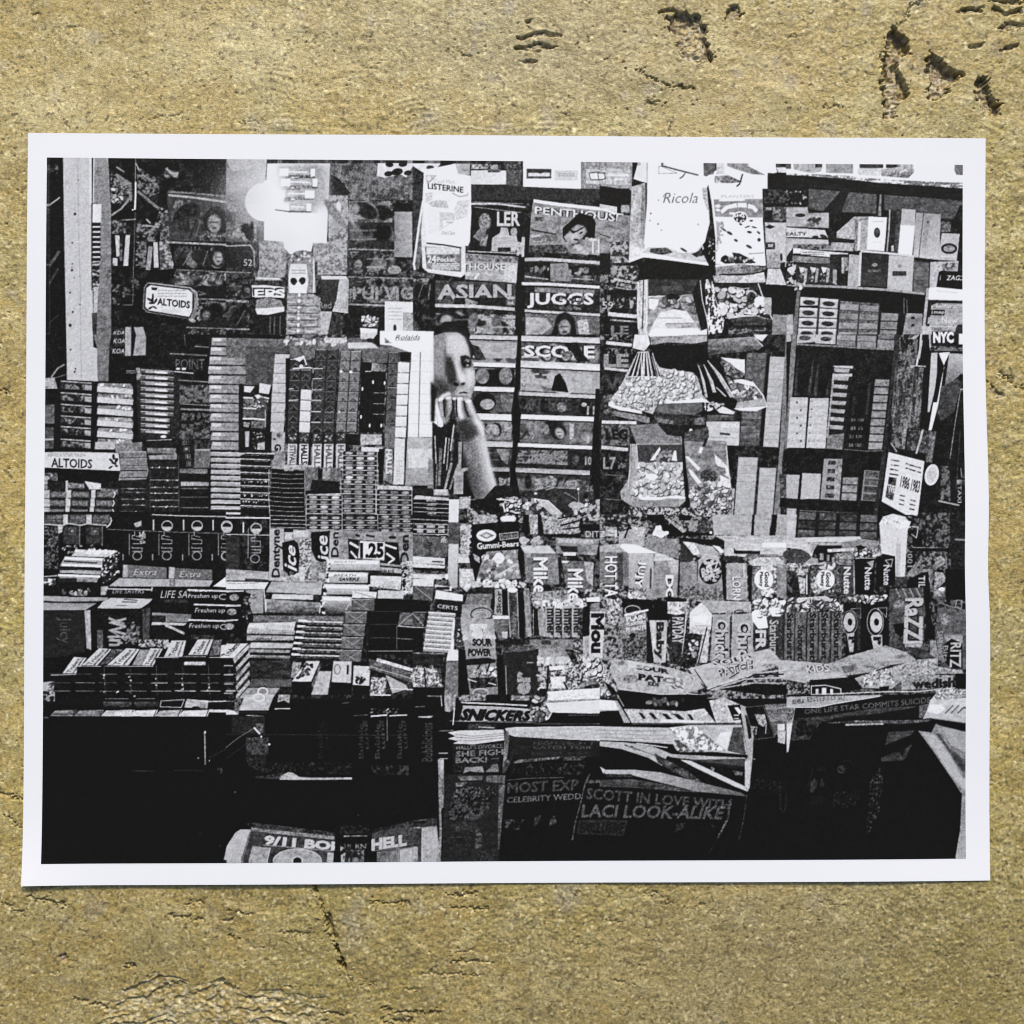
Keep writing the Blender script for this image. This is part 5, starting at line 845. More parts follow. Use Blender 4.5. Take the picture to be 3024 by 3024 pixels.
def rowC3():
    t('C3')
    # counter edge behind: bottoms of nut bags, chips etc
    N(14,62,560,-160,1932,-160,1932,60,560,100,k='2'); P(12,850,-300,1080,-290,1100,-60,880,20,720,-40,700,-130,n=3)
    t('B3'); P(10,540,1720,880,1680,900,1700,880,1830,600,1800,n=3); B(60,22,14,94,880,1690,1100,1690,1130,1862,930,1862,dark=12); L(92,14,930,1750,960,1850,1100,1840); L(88,12,870,1700,1070,1720)
    I('crinkled_snack_bag'); P(20,1130,1690,1300,1600,1710,1590,1800,1740,1800,1862,1150,1862,n=6,k='2'); B(50,24,20,90,1150,1700,1300,1690,1480,1862,1150,1862); P(66,1270,1700,1400,1720,1540,1862,1430,1862,n=10,k='2'); L(90,10,1270,1700,1400,1720,1540,1850); L(66,6,1370,1610,1460,1580,1700,1595); E(94,1710,1597,12,14); L(60,7,1712,1610,1718,1820); L(50,8,1570,1630,1690,1700); B(16,34,40,92,1480,1760,1800,1740,1800,1862,1500,1862); E(90,1270,1643,16,12); E(90,1175,1755,18,14)
    P(62,480,1680,600,1670,590,1800,480,1800,n=12,k='1'); 
    I('mint_roll_stack'); t('B3'); P(70,30,1660,370,1690,380,1720,0,1700,n=8); P(16,0,1590,200,1590,215,1660,30,1660,n=4); P(70,215,1600,360,1600,380,1660,215,1660,n=9)
    for k in range(4): 
        y=1700+k*44; P(9,10,y,375,y+16,375,y+38,10,y+22,n=2); L(70,7,10,y-3,375,y+12); P(48,140+20*(k%2),y+6,240,y+10,240,y+28,140,y+24,n=8)
    t('C3'); P(10,0,0,375,20,370,90,0,80,n=2); L(66,8,0,45,372,62); L(66,8,0,92,372,104)
    for r in range(2):
        y=105+r*50; P(62,10,y,370,y+6,370,y+36,10,y+30,n=5); 
        for x in (25,125,245,345): E(9,x,y+18,20,17,q=10)
        L(84,7,5,y+44,372,y+52)
    I('price_rail_post'); P(84,375,-160,480,-160,470,80,370,80,n=4,k='2'); P(32,370,80,485,80,475,300,370,300,n=7,k='2'); P(78,370,300,475,305,465,750,400,760,360,660,n=4,k='2',g=(60,'y')); L(30,6,485,80,460,740)
    P(34,0,210,370,240,350,440,0,430,n=9,k='2'); TV('Juic',14,150,270,200,430,b=.02); TV('NE',70,290,225,345,290,b=.02)
    I('candy_roll'); P(88,0,430,330,450,330,520,0,500,n=5,k='h',g=(70,'y')); P(82,0,500,330,530,330,570,0,545,n=9,k='1'); P(9,0,545,340,555,340,590,0,570,n=2); P(80,0,600,350,620,350,670,0,660,n=12,k='h'); L(14,12,200,485,310,490); L(36,9,0,610,340,615); E(90,350,640,18,30); E(9,320,665,18,14)
    I('foil_box_stack'); P(84,0,665,220,665,210,745,0,735,n=5); P(34,0,740,215,755,200,890,0,880,n=7,k='2'); L(60,7,30,750,200,880); P(9,0,885,160,890,130,1160,0,1160,n=2); L(66,7,0,1010,140,1010); P(30,0,1020,130,1025,110,1160,0,1160,n=7); L(64,6,0,1020,110,1150); P(9,0,1165,110,1170,100,1420,0,1430,n=2); L(76,7,0,1165,110,1168)
    I('mint_tray'); P(86,240,780,520,830,515,895,225,870,n=7,k='2'); P(12,235,870,512,905,495,1020,215,985,n=2); T('CERTS',74,255,925,465,950,462,990,250,965,b=.02); P(80,225,725,405,745,400,790,240,770,n=5); R(14,240,745,380,775,n=2)
    for k in range(9): y=1010+k*46; x=165-k*7; P(56,x,y,x+280,y+20,x+275,y+58,x-6,y+40,n=7,k='h'); L(86,16,x,y,x+270,y+18,n=6); L(24,7,x,y+36,x+275,y+54)
    P(84,415,1080,440,1090,420,1430,385,1420,n=6); P(84,370,1390,475,1400,478,1510,345,1510,n=7,k='2'); P(40,345,1510,475,1515,465,1900,325,1900,n=7,k='2'); L(56,6,0,1430,330,1440); P(16,0,1440,330,1450,290,1560,0,1560,n=6,k='2')
    N(16,90,0,1580,250,1590,320,1780,0,1780,k='1'); P(9,0,1785,330,1790,320,1900,0,1900,n=1); L(12,14,120,1590,130,1780); P(14,290,1510,345,1510,330,1780,300,1760,n=6); R(70,470,400,590,500,n=9); P(80,470,440,600,450,595,500,470,495,n=4)
    # bags of sweets, back row
    I('gummy_bear_bag'); P(10,600,90,1100,70,1110,350,1150,400,1120,680,640,700,600,560,570,380,n=3,k='v'); E(90,760,215,102,62,n=3); P(44,680,215,760,178,850,215,760,252,n=5); P(76,720,215,760,192,800,215,760,236,n=5)
    P(20,895,200,1085,175,1088,240,905,262,n=4); O(76,7,895,200,1085,178,1088,240,905,262); T('Snackin',66,910,210,1075,190,1078,235,918,250,b=.0); T('Gummi-Bears',86,660,290,1095,270,1098,325,668,362,b=.03)
    P(48,760,380,1090,360,1085,450,1120,660,880,680,660,660,700,520,740,440,n=10,k='2'); B(70,26,24,88,720,400,1080,380,1090,640,700,650); E(88,890,450,50,60,n=6); L(86,10,890,620,1060,520); P(62,620,400,690,440,690,500,640,470,n=8); 
    for x in (640,720,800,880,960,1040): B(10,22,60,95,x-40,680,x+60,690,x+60,750,x-30,750)
    P(16,640,750,840,750,840,820,640,810,n=8,k='v'); B(24,20,60,94,630,670,1280,680,1280,740,640,740)
    P(70,480,560,620,560,640,700,560,800,480,740,n=14,k='1'); N(30,84,490,90,600,100,580,400,490,410,k='1')
    I('chocolate_bar'); P(58,850,770,920,770,925,1040,840,1030,n=8,k='v'); TU('Skor',22,865,790,915,1020,b=.03); P(26,985,800,1080,800,1100,1270,1000,1270,980,960,n=9,k='v'); L(70,8,985,800,990,960,1010,1270); L(70,8,1078,800,1100,1270); TU('Baby',44,1015,1000,1085,1240); E(93,1030,780,54,26,n=3)
    P(50,1145,760,1200,760,1230,1260,1170,1260,n=9,k='v'); L(84,8,1250,980,1250,1240); P(9,930,790,980,790,980,1030,925,1030,n=1); P(9,1085,790,1140,800,1160,1270,1100,1270,n=1)
    I('candy_box'); P(74,1110,320,1410,320,1480,400,1160,400,n=7,k='2'); P(42,1150,400,1480,400,1380,620,1370,720,1170,700,n=8,k='2'); TV('Mike',90,1245,440,1395,820,b=.03,out=12,ow=.05); P(9,1090,370,1145,390,1155,680,1110,560,n=2); L(16,18,1410,570,1470,510); E(60,1195,420,26,22)
    P(46,1400,430,1520,420,1530,720,1390,720,n=9,k='2'); P(12,1500,440,1535,440,1530,720,1515,720,n=2)
    I('candy_box'); P(48,1480,240,1932,250,1900,420,1480,400,n=9,k='2'); P(66,1490,245,1860,260,1870,300,1500,290,n=8); P(16,1520,320,1700,330,1710,390,1540,380,n=3); R(84,1555,390,1685,425,n=4); P(40,1535,470,1870,490,1870,780,1590,760,n=9,k='2'); P(84,1540,480,1620,480,1600,500,1545,500,n=2); P(62,1770,480,1870,500,1860,740,1800,680,n=9); TV('Mike',88,1600,560,1760,890,b=.03,out=12,ow=.05); L(18,10,1875,500,1870,760); P(50,1200,800,1600,780,1620,900,1250,960,n=12,k='1')
    I('crinkled_snack_bag'); N(24,80,1340,10,1500,20,1720,40,1720,190,1360,200,k='1'); P(10,1350,200,1740,200,1740,235,1350,230,n=2); for_=0
    L(10,14,1500,40,1700,10); L(10,16,1540,110,1720,60); L(12,14,1560,150,1720,130); L(9,30,1740,40,1750,200); P(60,1205,0,1290,0,1290,200,1215,200,n=12,k='1'); P(10,1140,0,1200,0,1200,220,1130,180,n=2); P(12,1290,0,1330,0,1350,210,1300,200,n=2); P(58,640,0,860,0,870,80,620,100,n=10,k='1'); E(90,985,40,80,30); EO(10,20,985,40,100,60); T('DITZ',78,1785,170,1990,230,b=.0,a=.9); R(10,1760,100,1932,170,n=3); B(20,30,40,80,1110,240,1330,240,1330,310,1110,310)
    # second row: rolls, bars
    P(42,560,820,820,820,800,940,540,940,n=9,k='2'); P(52,510,930,820,930,830,1060,560,1090,500,1060,n=8,k='2'); EO(14,10,710,1030,110,66,0); EO(70,6,700,1040,70,40); P(12,830,860,850,870,840,1020,800,960,n=2)
    P(84,830,1040,995,1045,990,1080,830,1080,n=6); P(38,830,1085,995,1085,980,1280,900,1300,850,1200,n=9,k='2'); P(70,920,1210,980,1210,975,1280,925,1270,n=8)
    P(22,440,1060,480,1060,510,1180,520,1350,460,1360,420,1280,430,1180,n=8,k='2'); B(6,14,50,80,460,1180,500,1180,500,1320,460,1320)
    I('sour_candy_bag'); P(56,490,1060,840,1080,850,1260,870,1700,880,1862,590,1862,560,1600,540,1400,500,1180,n=8,k='2',g=(44,'y')); R(78,590,1130,770,1215,n=5); T('JOLLY',16,630,1185,735,1222,b=.02); B(20,40,60,80,520,1220,850,1200,850,1290,530,1300)
    T('SOUR',12,615,1280,820,1360,b=.06,out=70,ow=.05); T('POWER',12,570,1385,810,1465,b=.06,out=70,ow=.05); P(12,540,1500,600,1490,780,1480,860,1500,850,1530,700,1550,560,1560,n=3); L(10,14,800,1520,770,1620); L(10,14,700,1540,640,1660); B(24,26,50,86,600,1580,860,1560,870,1680,600,1680,dark=14); P(14,590,1690,860,1680,870,1780,600,1800,n=9,k='1'); L(84,10,560,1700,660,1730); L(84,10,780,1740,860,1760); EO(72,9,700,1840,80,40)
    P(9,870,1440,950,1460,960,1862,880,1862,n=2); P(9,470,1380,540,1400,580,1862,470,1862,n=1)
    I('candy_multipack'); 
    for i,x in enumerate((1365,1455,1540,1640)): P(58,x,950,x+84,950,x+84,1270,x,1270,n=8,k='v'); TV('mmer'[-4:],14,x+20,970,x+88,1250,b=.035); L(14,7,x-2,960,x,1270)
    P(54,1285,980,1360,960,1390,1270,1310,1250,n=10,k='v'); B(70,22,60,95,1290,890,1770,860,1800,960,1270,960); P(12,1250,970,1290,970,1300,1250,1250,1250,n=2); P(9,1760,960,1830,930,1820,1240,1750,1270,n=2)
    P(44,930,1290,1760,1290,1760,1400,1280,1390,n=9,k='2'); R(26,1330,1300,1430,1345,n=4); NR(20,60,1660,1290,1740,1420,k='1'); P(60,1760,1260,1830,1250,1840,1440,1760,1430,n=9,k='v')
    I('chocolate_box'); P(14,940,1290,1200,1280,1210,1340,940,1350,n=5); P(30,920,1370,1260,1350,1270,1400,920,1420,n=7); P(16,930,1430,1300,1400,1310,1470,1280,1862,960,1862,n=4,k='2'); L(54,9,960,1560,970,1862); TU('Kit',50,1080,1610,1220,1862,b=.05,a=.9) if 0 else T('er',52,1075,1862,1075,1620,1220,1620,1220,1862,b=.05); L(60,8,1180,1530,1250,1530)
    I('crinkled_snack_bag'); P(52,1300,1390,1560,1380,1660,1540,1300,1550,n=10,k='2'); B(30,34,60,94,1300,1460,1640,1500,1640,1560,1310,1560); N(12,88,1300,1560,1620,1550,1680,1800,1300,1810,k='1',sh=2); TV('KIT',70,1320,1620,1370,1780,b=.02); P(88,1400,1570,1580,1560,1560,1600,1420,1610,n=5); L(9,18,1400,1560,1390,1800); P(88,1420,1680,1580,1670,1570,1790,1440,1790,n=10,k='1'); L(9,18,1560,1730,1600,1800)
    N(10,94,1680,1440,1932,1430,1932,1720,1780,1710,k='1',sh=1.6); B(40,30,60,95,1740,1460,1932,1460,1932,1700,1800,1700,dark=12); P(44,1700,1760,1860,1700,1932,1740,1720,1790,n=7); P(88,1380,1830,1932,1790,1932,1862,1400,1862,n=4); P(12,1310,1800,1400,1800,1380,1862,1300,1862,n=2); N(24,70,1650,1540,1760,1560,1720,1800,1620,1800,k='1')
    I('coconut_bar_box'); P(93,1790,860,1932,850,1932,900,1800,900,n=2); P(74,1835,1000,1990,1000,1960,1480,1820,1460,n=4); TV('Mou',10,1840,1020,1980,1430,b=.05); NR(20,60,1780,770,1932,850,k='2'); P(44,1850,920,1932,900,1932,1000,1840,1000,n=8,k='2')
def rowC4():
    t('B4'); N(20,66,300,1780,1340,1800,1340,1880,300,1880,k='1')
    t('C4')
    P(14,50,60,180,40,200,130,60,130,n=5); P(54,60,120,180,130,180,230,60,220,n=7); TV('FT',78,80,160,180,230,b=.04); P(58,200,180,480,110,460,330,200,330,n=9,k='2'); P(72,320,120,470,150,440,230,380,210,n=8); L(14,14,190,80,310,120); L(12,18,300,120,260,240)
    P(9,480,0,670,0,660,80,820,170,820,230,680,220,600,90,520,70,n=2); P(9,710,100,940,180,1160,190,1165,215,700,220,n=1); P(11,820,0,960,10,940,60,820,60,n=2); B(10,34,84,95,540,110,680,120,680,220,600,210); P(52,930,60,1020,60,1000,170,920,170,n=6); P(60,670,30,720,40,900,170,860,190,n=10); R(26,1020,70,1150,190,n=9); E(95,1150,185,14,14)
    P(10,800,235,1285,265,1285,310,1100,310,830,265,n=1); P(48,460,230,800,250,820,460,640,390,460,380,n=9,k='2'); 
    I('cigarette_carton_tower'); P(62,1165,0,1350,0,1355,210,1180,210,n=8,k='2'); P(60,1350,0,1580,0,1570,215,1355,215,n=8,k='2'); P(9,1580,0,1605,0,1590,215,1565,215); P(58,1605,0,1780,0,1750,215,1595,215,n=8,k='2'); P(9,1790,0,1840,0,1810,220,1755,220,n=2); P(58,1840,0,1932,0,1932,220,1820,220,n=8,k='2')
    I('counter_shelf'); P(64,1180,215,1932,215,1932,420,1500,440,1400,420,1290,420,1290,270,n=9,k='h',g=(76,'y')); P(90,1680,290,1932,290,1932,340,1680,335,n=4,k='h'); P(12,1385,340,1410,370,1660,375,1660,410,1390,405,n=2); P(40,1520,410,1840,410,1932,450,1932,500,1500,440,n=9,k='h'); P(72,1290,340,1385,340,1385,425,1290,425,n=4)
    I('cinnamon_candy_box'); P(60,0,320,210,300,300,380,210,390,0,380,n=10,k='2'); P(42,0,390,300,390,300,740,160,740,0,700,n=7,k='2'); TV('HOT TA',90,50,430,190,850,b=.03,out=12,ow=.05); P(18,180,400,240,400,240,740,170,740,n=7,a=.6)
    I('fruit_candy_box'); P(95,205,330,230,300,380,310,580,390,600,400,300,400,n=1); P(66,300,400,560,400,560,870,300,800,n=6,k='2',g=(52,'y')); TV('JUJYFRUITS',86,345,470,490,470,440,1300,300,1300) if 0 else T('JUJY',88,490,480,430,760,330,750,400,470,b=.03,out=14,ow=.07); L(22,16,530,560,525,760)
    P(46,300,760,480,760,480,880,300,860,n=14,k='1'); B(24,18,60,92,300,800,460,800,460,880,300,870)
    I('gumdrop_box'); P(74,570,400,640,400,820,480,560,480,n=6); P(50,570,480,815,470,805,850,540,850,n=8,k='2'); P(66,700,480,815,475,810,600,740,600,n=6); T('DOT',86,765,625,765,1010,680,1010,680,625,b=.05,out=12,ow=.08); P(12,820,480,835,480,820,830,800,840)
    I('candy_box'); P(22,840,300,900,290,960,420,960,480,830,480,n=5,k='2'); P(46,830,490,1010,490,1010,740,830,740,n=7,k='2'); TV('SANDWICH',60,955,480,995,740,b=.02,a=.8); P(78,860,280,980,290,1050,400,980,420,900,330,n=9,k='1'); P(62,980,300,1170,330,1250,420,1060,430,n=9,k='2'); P(93,1165,315,1240,330,1285,380,1255,400,n=2)
    P(66,1020,470,1100,400,1220,420,1250,500,1290,840,1010,800,n=8,k='2',g=(44,'y')); E(12,1145,590,118,130,n=4); B(20,26,40,74,1060,480,1230,480,1240,680,1060,680); T('RITZ',80,1045,560,1230,475,1245,560,1060,650,b=.04,a=.85); T('BITS',76,1080,640,1235,590,1240,650,1100,690,b=.03,a=.8); P(40,820,750,1280,770,1290,900,830,860,n=10,k='1'); P(9,1250,430,1300,430,1310,880,1280,860,n=2)
    P(18,1270,430,1440,440,1515,480,1460,500,1270,470,n=3); I('candy_roll_box'); P(56,1310,500,1520,500,1530,890,1310,880,n=9,k='2'); TV('LORN',84,1370,640,1460,880,b=.03,out=20,ow=.04); L(80,10,1490,520,1495,650); P(10,1530,520,1580,520,1570,930,1540,900,n=1)
    I('licorice_candy_box'); P(40,1580,540,1820,530,1820,820,1570,830,n=9,k='1'); P(70,1530,480,1650,440,1850,440,1930,520,1780,530,1580,530,n=9,k='1'); E(93,1697,668,98,106,n=2); T('Good',10,1755,590,1755,745,1705,745,1705,590,b=.03); T('Plenty',10,1690,590,1690,745,1645,745,1645,590,b=.03); B(20,20,60,95,1660,540,1790,540,1780,570,1670,560); B(20,20,60,95,1660,780,1800,780,1790,840,1670,840); B(8,18,60,95,1790,560,1820,560,1820,820,1790,820)
    P(46,1830,500,1932,520,1932,880,1830,850,n=9,k='2')
    # second row
    I('crinkled_snack_bag'); P(9,130,860,540,880,560,1000,700,1100,480,1120,240,960,140,950,n=2); N(9,88,60,900,220,860,230,960,160,1160,80,1060,k='1'); L(90,10,150,880,180,960,210,990); L(84,7,80,1000,150,1080)
    I('peanut_candy_bag'); P(44,240,960,480,1000,500,1100,480,1500,240,1480,170,1300,n=10,k='1'); P(14,240,960,330,930,420,940,430,980,240,1030,n=2); EO(80,7,340,990,80,50); L(88,20,260,1040,500,985); T('PLAIN',86,270,1055,470,1030,475,1075,280,1110,b=.03) ; T('PLANTERS',84,275,1120,475,1090,478,1125,280,1155,b=.02); T('PEANUTS',84,270,1170,480,1140,480,1180,275,1215,b=.02); E(12,340,1250,34,26); P(30,230,1280,490,1260,480,1490,240,1480,n=12,k='1')
    P(9,500,1040,560,960,540,900,600,880,700,900,740,1060,700,1110,560,1080,500,1120,n=1); P(10,660,860,720,840,860,880,840,900,700,910); P(72,700,900,920,900,900,1050,700,1020,n=14,k='1'); P(86,780,950,860,960,840,1000,780,990,n=3)
    I('chocolate_bar'); P(66,510,1090,700,1090,680,1530,560,1530,n=9,k='v'); TV('Baby',16,560,1110,665,1500,b=.05); P(12,480,1100,515,1120,560,1530,490,1540,n=2)
    I('chocolate_bar'); P(18,730,1050,890,1020,870,1230,850,1560,720,1520,n=6,k='2'); TV('PAYDAY',70,750,1060,870,1330,b=.03); L(76,14,905,900,880,1200,850,1500); P(20,720,1340,850,1340,850,1560,720,1540,n=7,k='1')
    I('crinkled_snack_bag'); P(84,930,1010,1060,900,1170,1040,1160,1170,1080,1240,930,1220,n=7,k='2'); P(60,960,880,1560,900,1570,1000,1170,1020,1040,900,n=9,k='2'); P(95,960,1050,1120,1040,1100,1130,960,1100,n=1); P(70,960,1140,1140,1140,1110,1530,1010,1530,1060,1240,930,1220,n=10,k='1'); P(16,880,1230,1060,1240,1040,1320,1000,1530,880,1590,840,1560,n=8,k='1'); B(16,20,40,84,900,1280,1020,1280,1000,1520,900,1520); L(12,12,1110,1160,1020,1530); P(50,820,980,930,900,930,1020,880,1020,n=10)
    I('jelly_candy_box'); P(56,1160,1030,1350,1030,1340,1500,1150,1500,n=8,k='2'); TV('Chuck',66,1190,1080,1330,1495,b=.035,out=9,ow=.075); L(12,8,1165,1060,1130,1500)
    I('jelly_candy_box'); P(58,1370,1030,1590,1020,1580,1470,1360,1490,n=8,k='2'); TV('Chuc',66,1425,1100,1565,1465,b=.035,out=9,ow=.075); L(14,8,1350,1060,1345,1500); EO(20,9,1440,1005,46,18)
    P(95,1570,1010,1640,960,1720,1030,1740,1170,1640,1180,1580,1100,n=2); B(50,30,70,95,1600,880,1900,870,1900,1000,1640,1060,dark=20); T('E',90,1780,960,1870,1050,b=.05) ; P(16,1590,1180,1740,1200,1740,1400,1600,1430,n=6); TV('FR',72,1610,1190,1720,1400,b=.04)
    I('chew_candy_pack'); P(22,1740,1060,1880,1050,1870,1500,1740,1480,n=6,k='v'); TV('Starburst',72,1755,1090,1850,1480,b=.02,a=.8); P(20,1885,1040,1932,1040,1932,1500,1880,1500,n=6,k='v')
    # sheets of sweets lying flat, front
    I('sour_candy_bag'); P(62,130,1490,480,1530,760,1590,960,1650,1080,1790,900,1850,640,1862,200,1810,100,1600,n=10,k='2'); T('SOUR',16,380,1545,720,1600,720,1650,380,1600,b=.06,out=80,ow=.02); T('PATCH',14,400,1640,860,1700,860,1760,400,1710,b=.06); T('KIDS',16,500,1720,620,1740,610,1780,500,1765,b=.05); E(44,220,1535,50,20,n=8); E(46,320,1700,80,44,n=8); P(76,640,1640,900,1700,860,1840,700,1800,n=8,a=.5); P(84,280,1500,560,1560,500,1600,300,1580,n=6,a=.5)
    for x,y in ((760,1790),(800,1780),(840,1790)): L(24,12,x-20,y-20,x+20,y+10)
    P(9,180,1810,640,1862,1000,1840,1050,1862,1050,1950,220,1950,n=1); L(70,10,220,1800,640,1858,920,1850,1060,1862)
    N(20,90,0,1500,60,1560,120,1700,190,1862,0,1862,k='1'); P(9,40,1720,110,1760,200,1862,120,1862)

def rowC5():
    t('C5')
    I('cigarette_carton'); G((115,-40,960,0,950,260,95,240),3,4,28,jit=8,gap=.18,gv=12,n=10,k='2'); P(66,0,0,110,0,90,245,0,240,n=8,k='3'); L(9,10,90,250,950,270)
    P(9,950,0,1000,0,980,40,950,60,n=2)
    I('counter_shelf'); P(70,0,240,210,235,300,330,260,440,160,360,0,340,n=8,k='h'); P(74,210,235,760,225,790,275,550,285,220,280,n=7,k='2'); P(48,780,250,960,270,960,420,700,420,560,330,600,280,n=9,k='2'); P(58,220,280,600,290,560,320,320,320,260,400,n=8)
    E(26,110,430,150,75,10,n=8,k='2'); P(54,260,440,400,470,420,520,160,520,n=10,k='2'); N(20,84,0,500,240,510,100,600,0,580,k='1')
    I('candy_roll_box'); P(10,310,320,580,320,560,350,470,360,500,500,410,480,330,500,n=2); R(50,345,400,385,470,n=6); R(50,415,415,445,480,n=6); R(50,470,440,505,500,n=6); P(76,420,355,720,345,730,370,430,390,n=10,k='1'); P(46,510,400,700,400,690,520,510,520,n=11,k='1')
    I('licorice_candy_box'); P(30,240,530,560,530,560,820,250,820,n=10,k='1'); E(88,400,672,98,104,n=2); T('Good',10,458,595,458,745,408,745,408,595,b=.03); T('Plenty',10,393,590,393,745,345,745,345,590,b=.03); B(12,22,60,92,340,520,500,520,480,570,350,570); B(14,18,30,88,270,570,300,560,300,800,270,800); B(8,16,60,92,300,760,500,770,500,800,300,800)
    P(16,60,600,240,600,240,830,60,830,n=5,k='1'); P(62,120,640,200,660,190,820,140,820,n=12,k='1'); L(80,14,110,620,210,610,210,820); N(30,84,100,560,220,560,210,620,110,620,k='1')
    I('peanut_cookie_pack'); P(26,560,530,690,520,680,830,570,830,n=6,k='v'); TV('Nutte',84,590,540,665,820,b=.03,a=.9); L(84,8,700,470,700,820)
    I('peanut_cookie_pack'); P(9,700,440,920,430,900,820,710,830,n=1); B(70,20,8,90,700,380,740,310,900,360,930,440,720,450,dark=8); P(10,730,330,770,310,800,350,740,370); TV('Nutte',76,805,545,880,780,b=.03); P(52,830,490,905,470,890,560,n=4); L(66,6,720,450,920,450); 
    I('peanut_cookie_pack'); P(9,930,440,1120,410,1120,730,920,740,n=1); P(9,930,430,1020,410,1140,355,1150,375,1090,420,n=1); TV('Nutte',72,1000,520,1070,730,b=.03); L(60,10,1020,470,1095,460,1080,540,1020,470); B(20,20,10,84,920,330,1010,320,1010,400,930,420)
    I('straw_cup'); P(80,960,90,1000,20,1100,-10,1220,20,1280,90,1250,160,1220,640,1125,640,1120,430,980,400,n=4,k='v'); P(88,960,100,1000,30,1060,60,1140,10,1210,50,1280,70,1240,110,1280,130,1160,150,1080,90,n=6); L(93,14,1170,140,1280,75); L(93,12,1200,110,1280,130); L(50,8,1150,230,1140,620,a=.7); P(60,1130,300,1180,300,1170,640,1125,640,n=6,a=.6); B(20,14,60,95,980,30,1230,30,1230,100,980,100)
    R(24,1120,645,1240,740,n=7)
    N(12,36,1380,-20,1830,-20,1830,400,1330,360,k='2'); P(9,1300,180,1400,200,1400,340,1300,320,n=2); L(70,9,1290,120,1360,130,1340,240,1290,200); L(66,8,1290,320,1300,330); P(9,1250,380,1330,390,1320,560,1240,600,n=2); TV('2001',62,1245,350,1300,540,a=.9); L(60,7,1300,340,1660,345,a=.8); R(9,1270,345,1680,380,n=2); L(90,8,1310,0,1350,10)
    P(44,1340,480,1510,560,1500,760,1380,650,1240,640,1260,590,n=9,k='2'); P(9,1240,680,1390,600,1460,590,1480,680,1470,1100,1420,900,1260,740,n=2); TV('TIL',66,1360,630,1430,760,b=.03); L(60,10,1470,650,1480,700)
    NR(14,44,1340,380,1660,560,k='2'); E(48,1590,480,46,54,n=8); P(50,1530,590,1620,600,1660,700,1620,840,1520,840,n=11,k='1'); P(12,1560,760,1660,670,1640,740); E(84,1600,770,34,20); P(14,1680,0,1830,0,1835,560,1700,560,n=4); P(9,1640,560,1835,560,1835,880,1640,880,n=1); L(44,20,1740,255,1820,260); L(44,12,1575,910,1700,950,1830,985); O(56,9,1760,880,1810,890,1800,970,1740,950)
    # second row
    I('chew_candy_pack'); 
    P(74,0,960,120,860,400,840,580,930,600,1000,420,980,200,1010,0,1010,n=12,k='h'); B(90,30,20,95,40,870,560,880,590,990,20,1010,dark=14,el=.3)
    for i,x in enumerate((-20,90,215,335,465)): P(36,x,1010,x+115,1005,x+105,1500 if x<400 else 1480,x-12,1510,n=7,k='v'); TV('Starburst' if i!=4 else 'Starburst',14,x+22,1010+ (i==1)*130,x+92,1500,b=.05,out=56,ow=.03); L(9,8,x-2,1010,x-12,1510)
    I('orange_cookie_pack'); P(10,590,900,1050,880,1060,1360,860,1420,620,1440,n=1); B(50,22,12,94,600,850,1040,830,1040,910,610,910,dark=8)
    E(66,650,1110,62,100,n=3); E(9,655,1110,24,36); EO(50,8,650,1115,80,120); P(60,620,1230,700,1220,690,1420,650,1420,n=6); T('r',10,705,1260,700,1330,630,1330,640,1260,b=.06); O(56,7,665,975,765,965,765,1070)
    EO(56,9,915,1110,84,140); E(72,925,1110,64,108,n=3); E(9,928,1110,26,38); P(66,870,1250,985,1240,990,1400,900,1400,880,1300,n=5); T('r',10,975,1260,975,1350,895,1350,895,1260,b=.06); O(56,7,940,965,1035,960,1030,1060); P(26,720,900,770,900,760,1400,730,1400,n=6,a=.5)
    I('berry_candy_pack'); P(30,1060,770,1410,750,1420,880,1420,1420,1070,1370,n=8,k='2'); for_=[L(50,16,x,765,x+40,850) for x in (1130,1200,1270,1340)]; E(44,1160,930,60,50,n=8); E(30,1180,1050,60,66,n=6); P(9,1100,1130,1210,1120,1230,1210,1180,1270,1120,1220,n=1); E(24,1180,1330,60,60,n=6); T('RaZZl',66,1412,860,1402,1335,1200,1335,1222,860,b=.04,out=10,ow=.05); P(56,1220,1330,1400,1340,1380,1370,1220,1370,n=6)
    P(24,1240,1360,1440,1400,1500,1480,1350,1480,n=8,k='2'); P(9,1420,760,1500,1100,1530,1300,1440,1260,n=2); P(48,1480,1300,1540,1300,1560,1500,1480,1440,n=9,k='2')
    I('cracker_sandwich_pack'); P(34,1560,960,1830,990,1835,1600,1650,1590,1560,1480,1530,1200,n=8,k='2'); E(44,1640,1080,50,60,n=8); TV('SANDWICH',56,1550,1200,1610,1500,sh=.1,a=.9); P(52,1620,1240,1810,1235,1815,1400,1640,1300,n=5); P(9,1610,1350,1700,1280,1810,1330,1815,1590,1700,1590,1610,1500,n=1); T('RITZ',66,1800,1320,1800,1580,1680,1580,1690,1320,b=.03); T('Bits',52,1665,1350,1665,1520,1610,1520,1610,1350,b=.02)
    # folded bag foreground
    I('flat_candy_bag'); P(54,380,1560,640,1460,1020,1350,1240,1420,1340,1500,1300,1540,1100,1560,860,1640,610,1665,440,1610,n=9,k='h'); P(40,560,1570,700,1550,720,1600,600,1640,n=9,k='2'); P(64,700,1440,1000,1380,1180,1430,1000,1520,n=7,k='h',a=.6); L(16,16,630,1670,860,1640,1080,1560,1300,1530); L(70,5,400,1580,700,1510,1050,1480,a=.7)
    P(62,-90,1500,190,1520,400,1540,640,1680,420,1700,180,1740,-80,1690,n=9,k='2'); T('KIDS',70,190,1560,430,1540,450,1620,210,1640,b=.04,out=14,ow=.06)
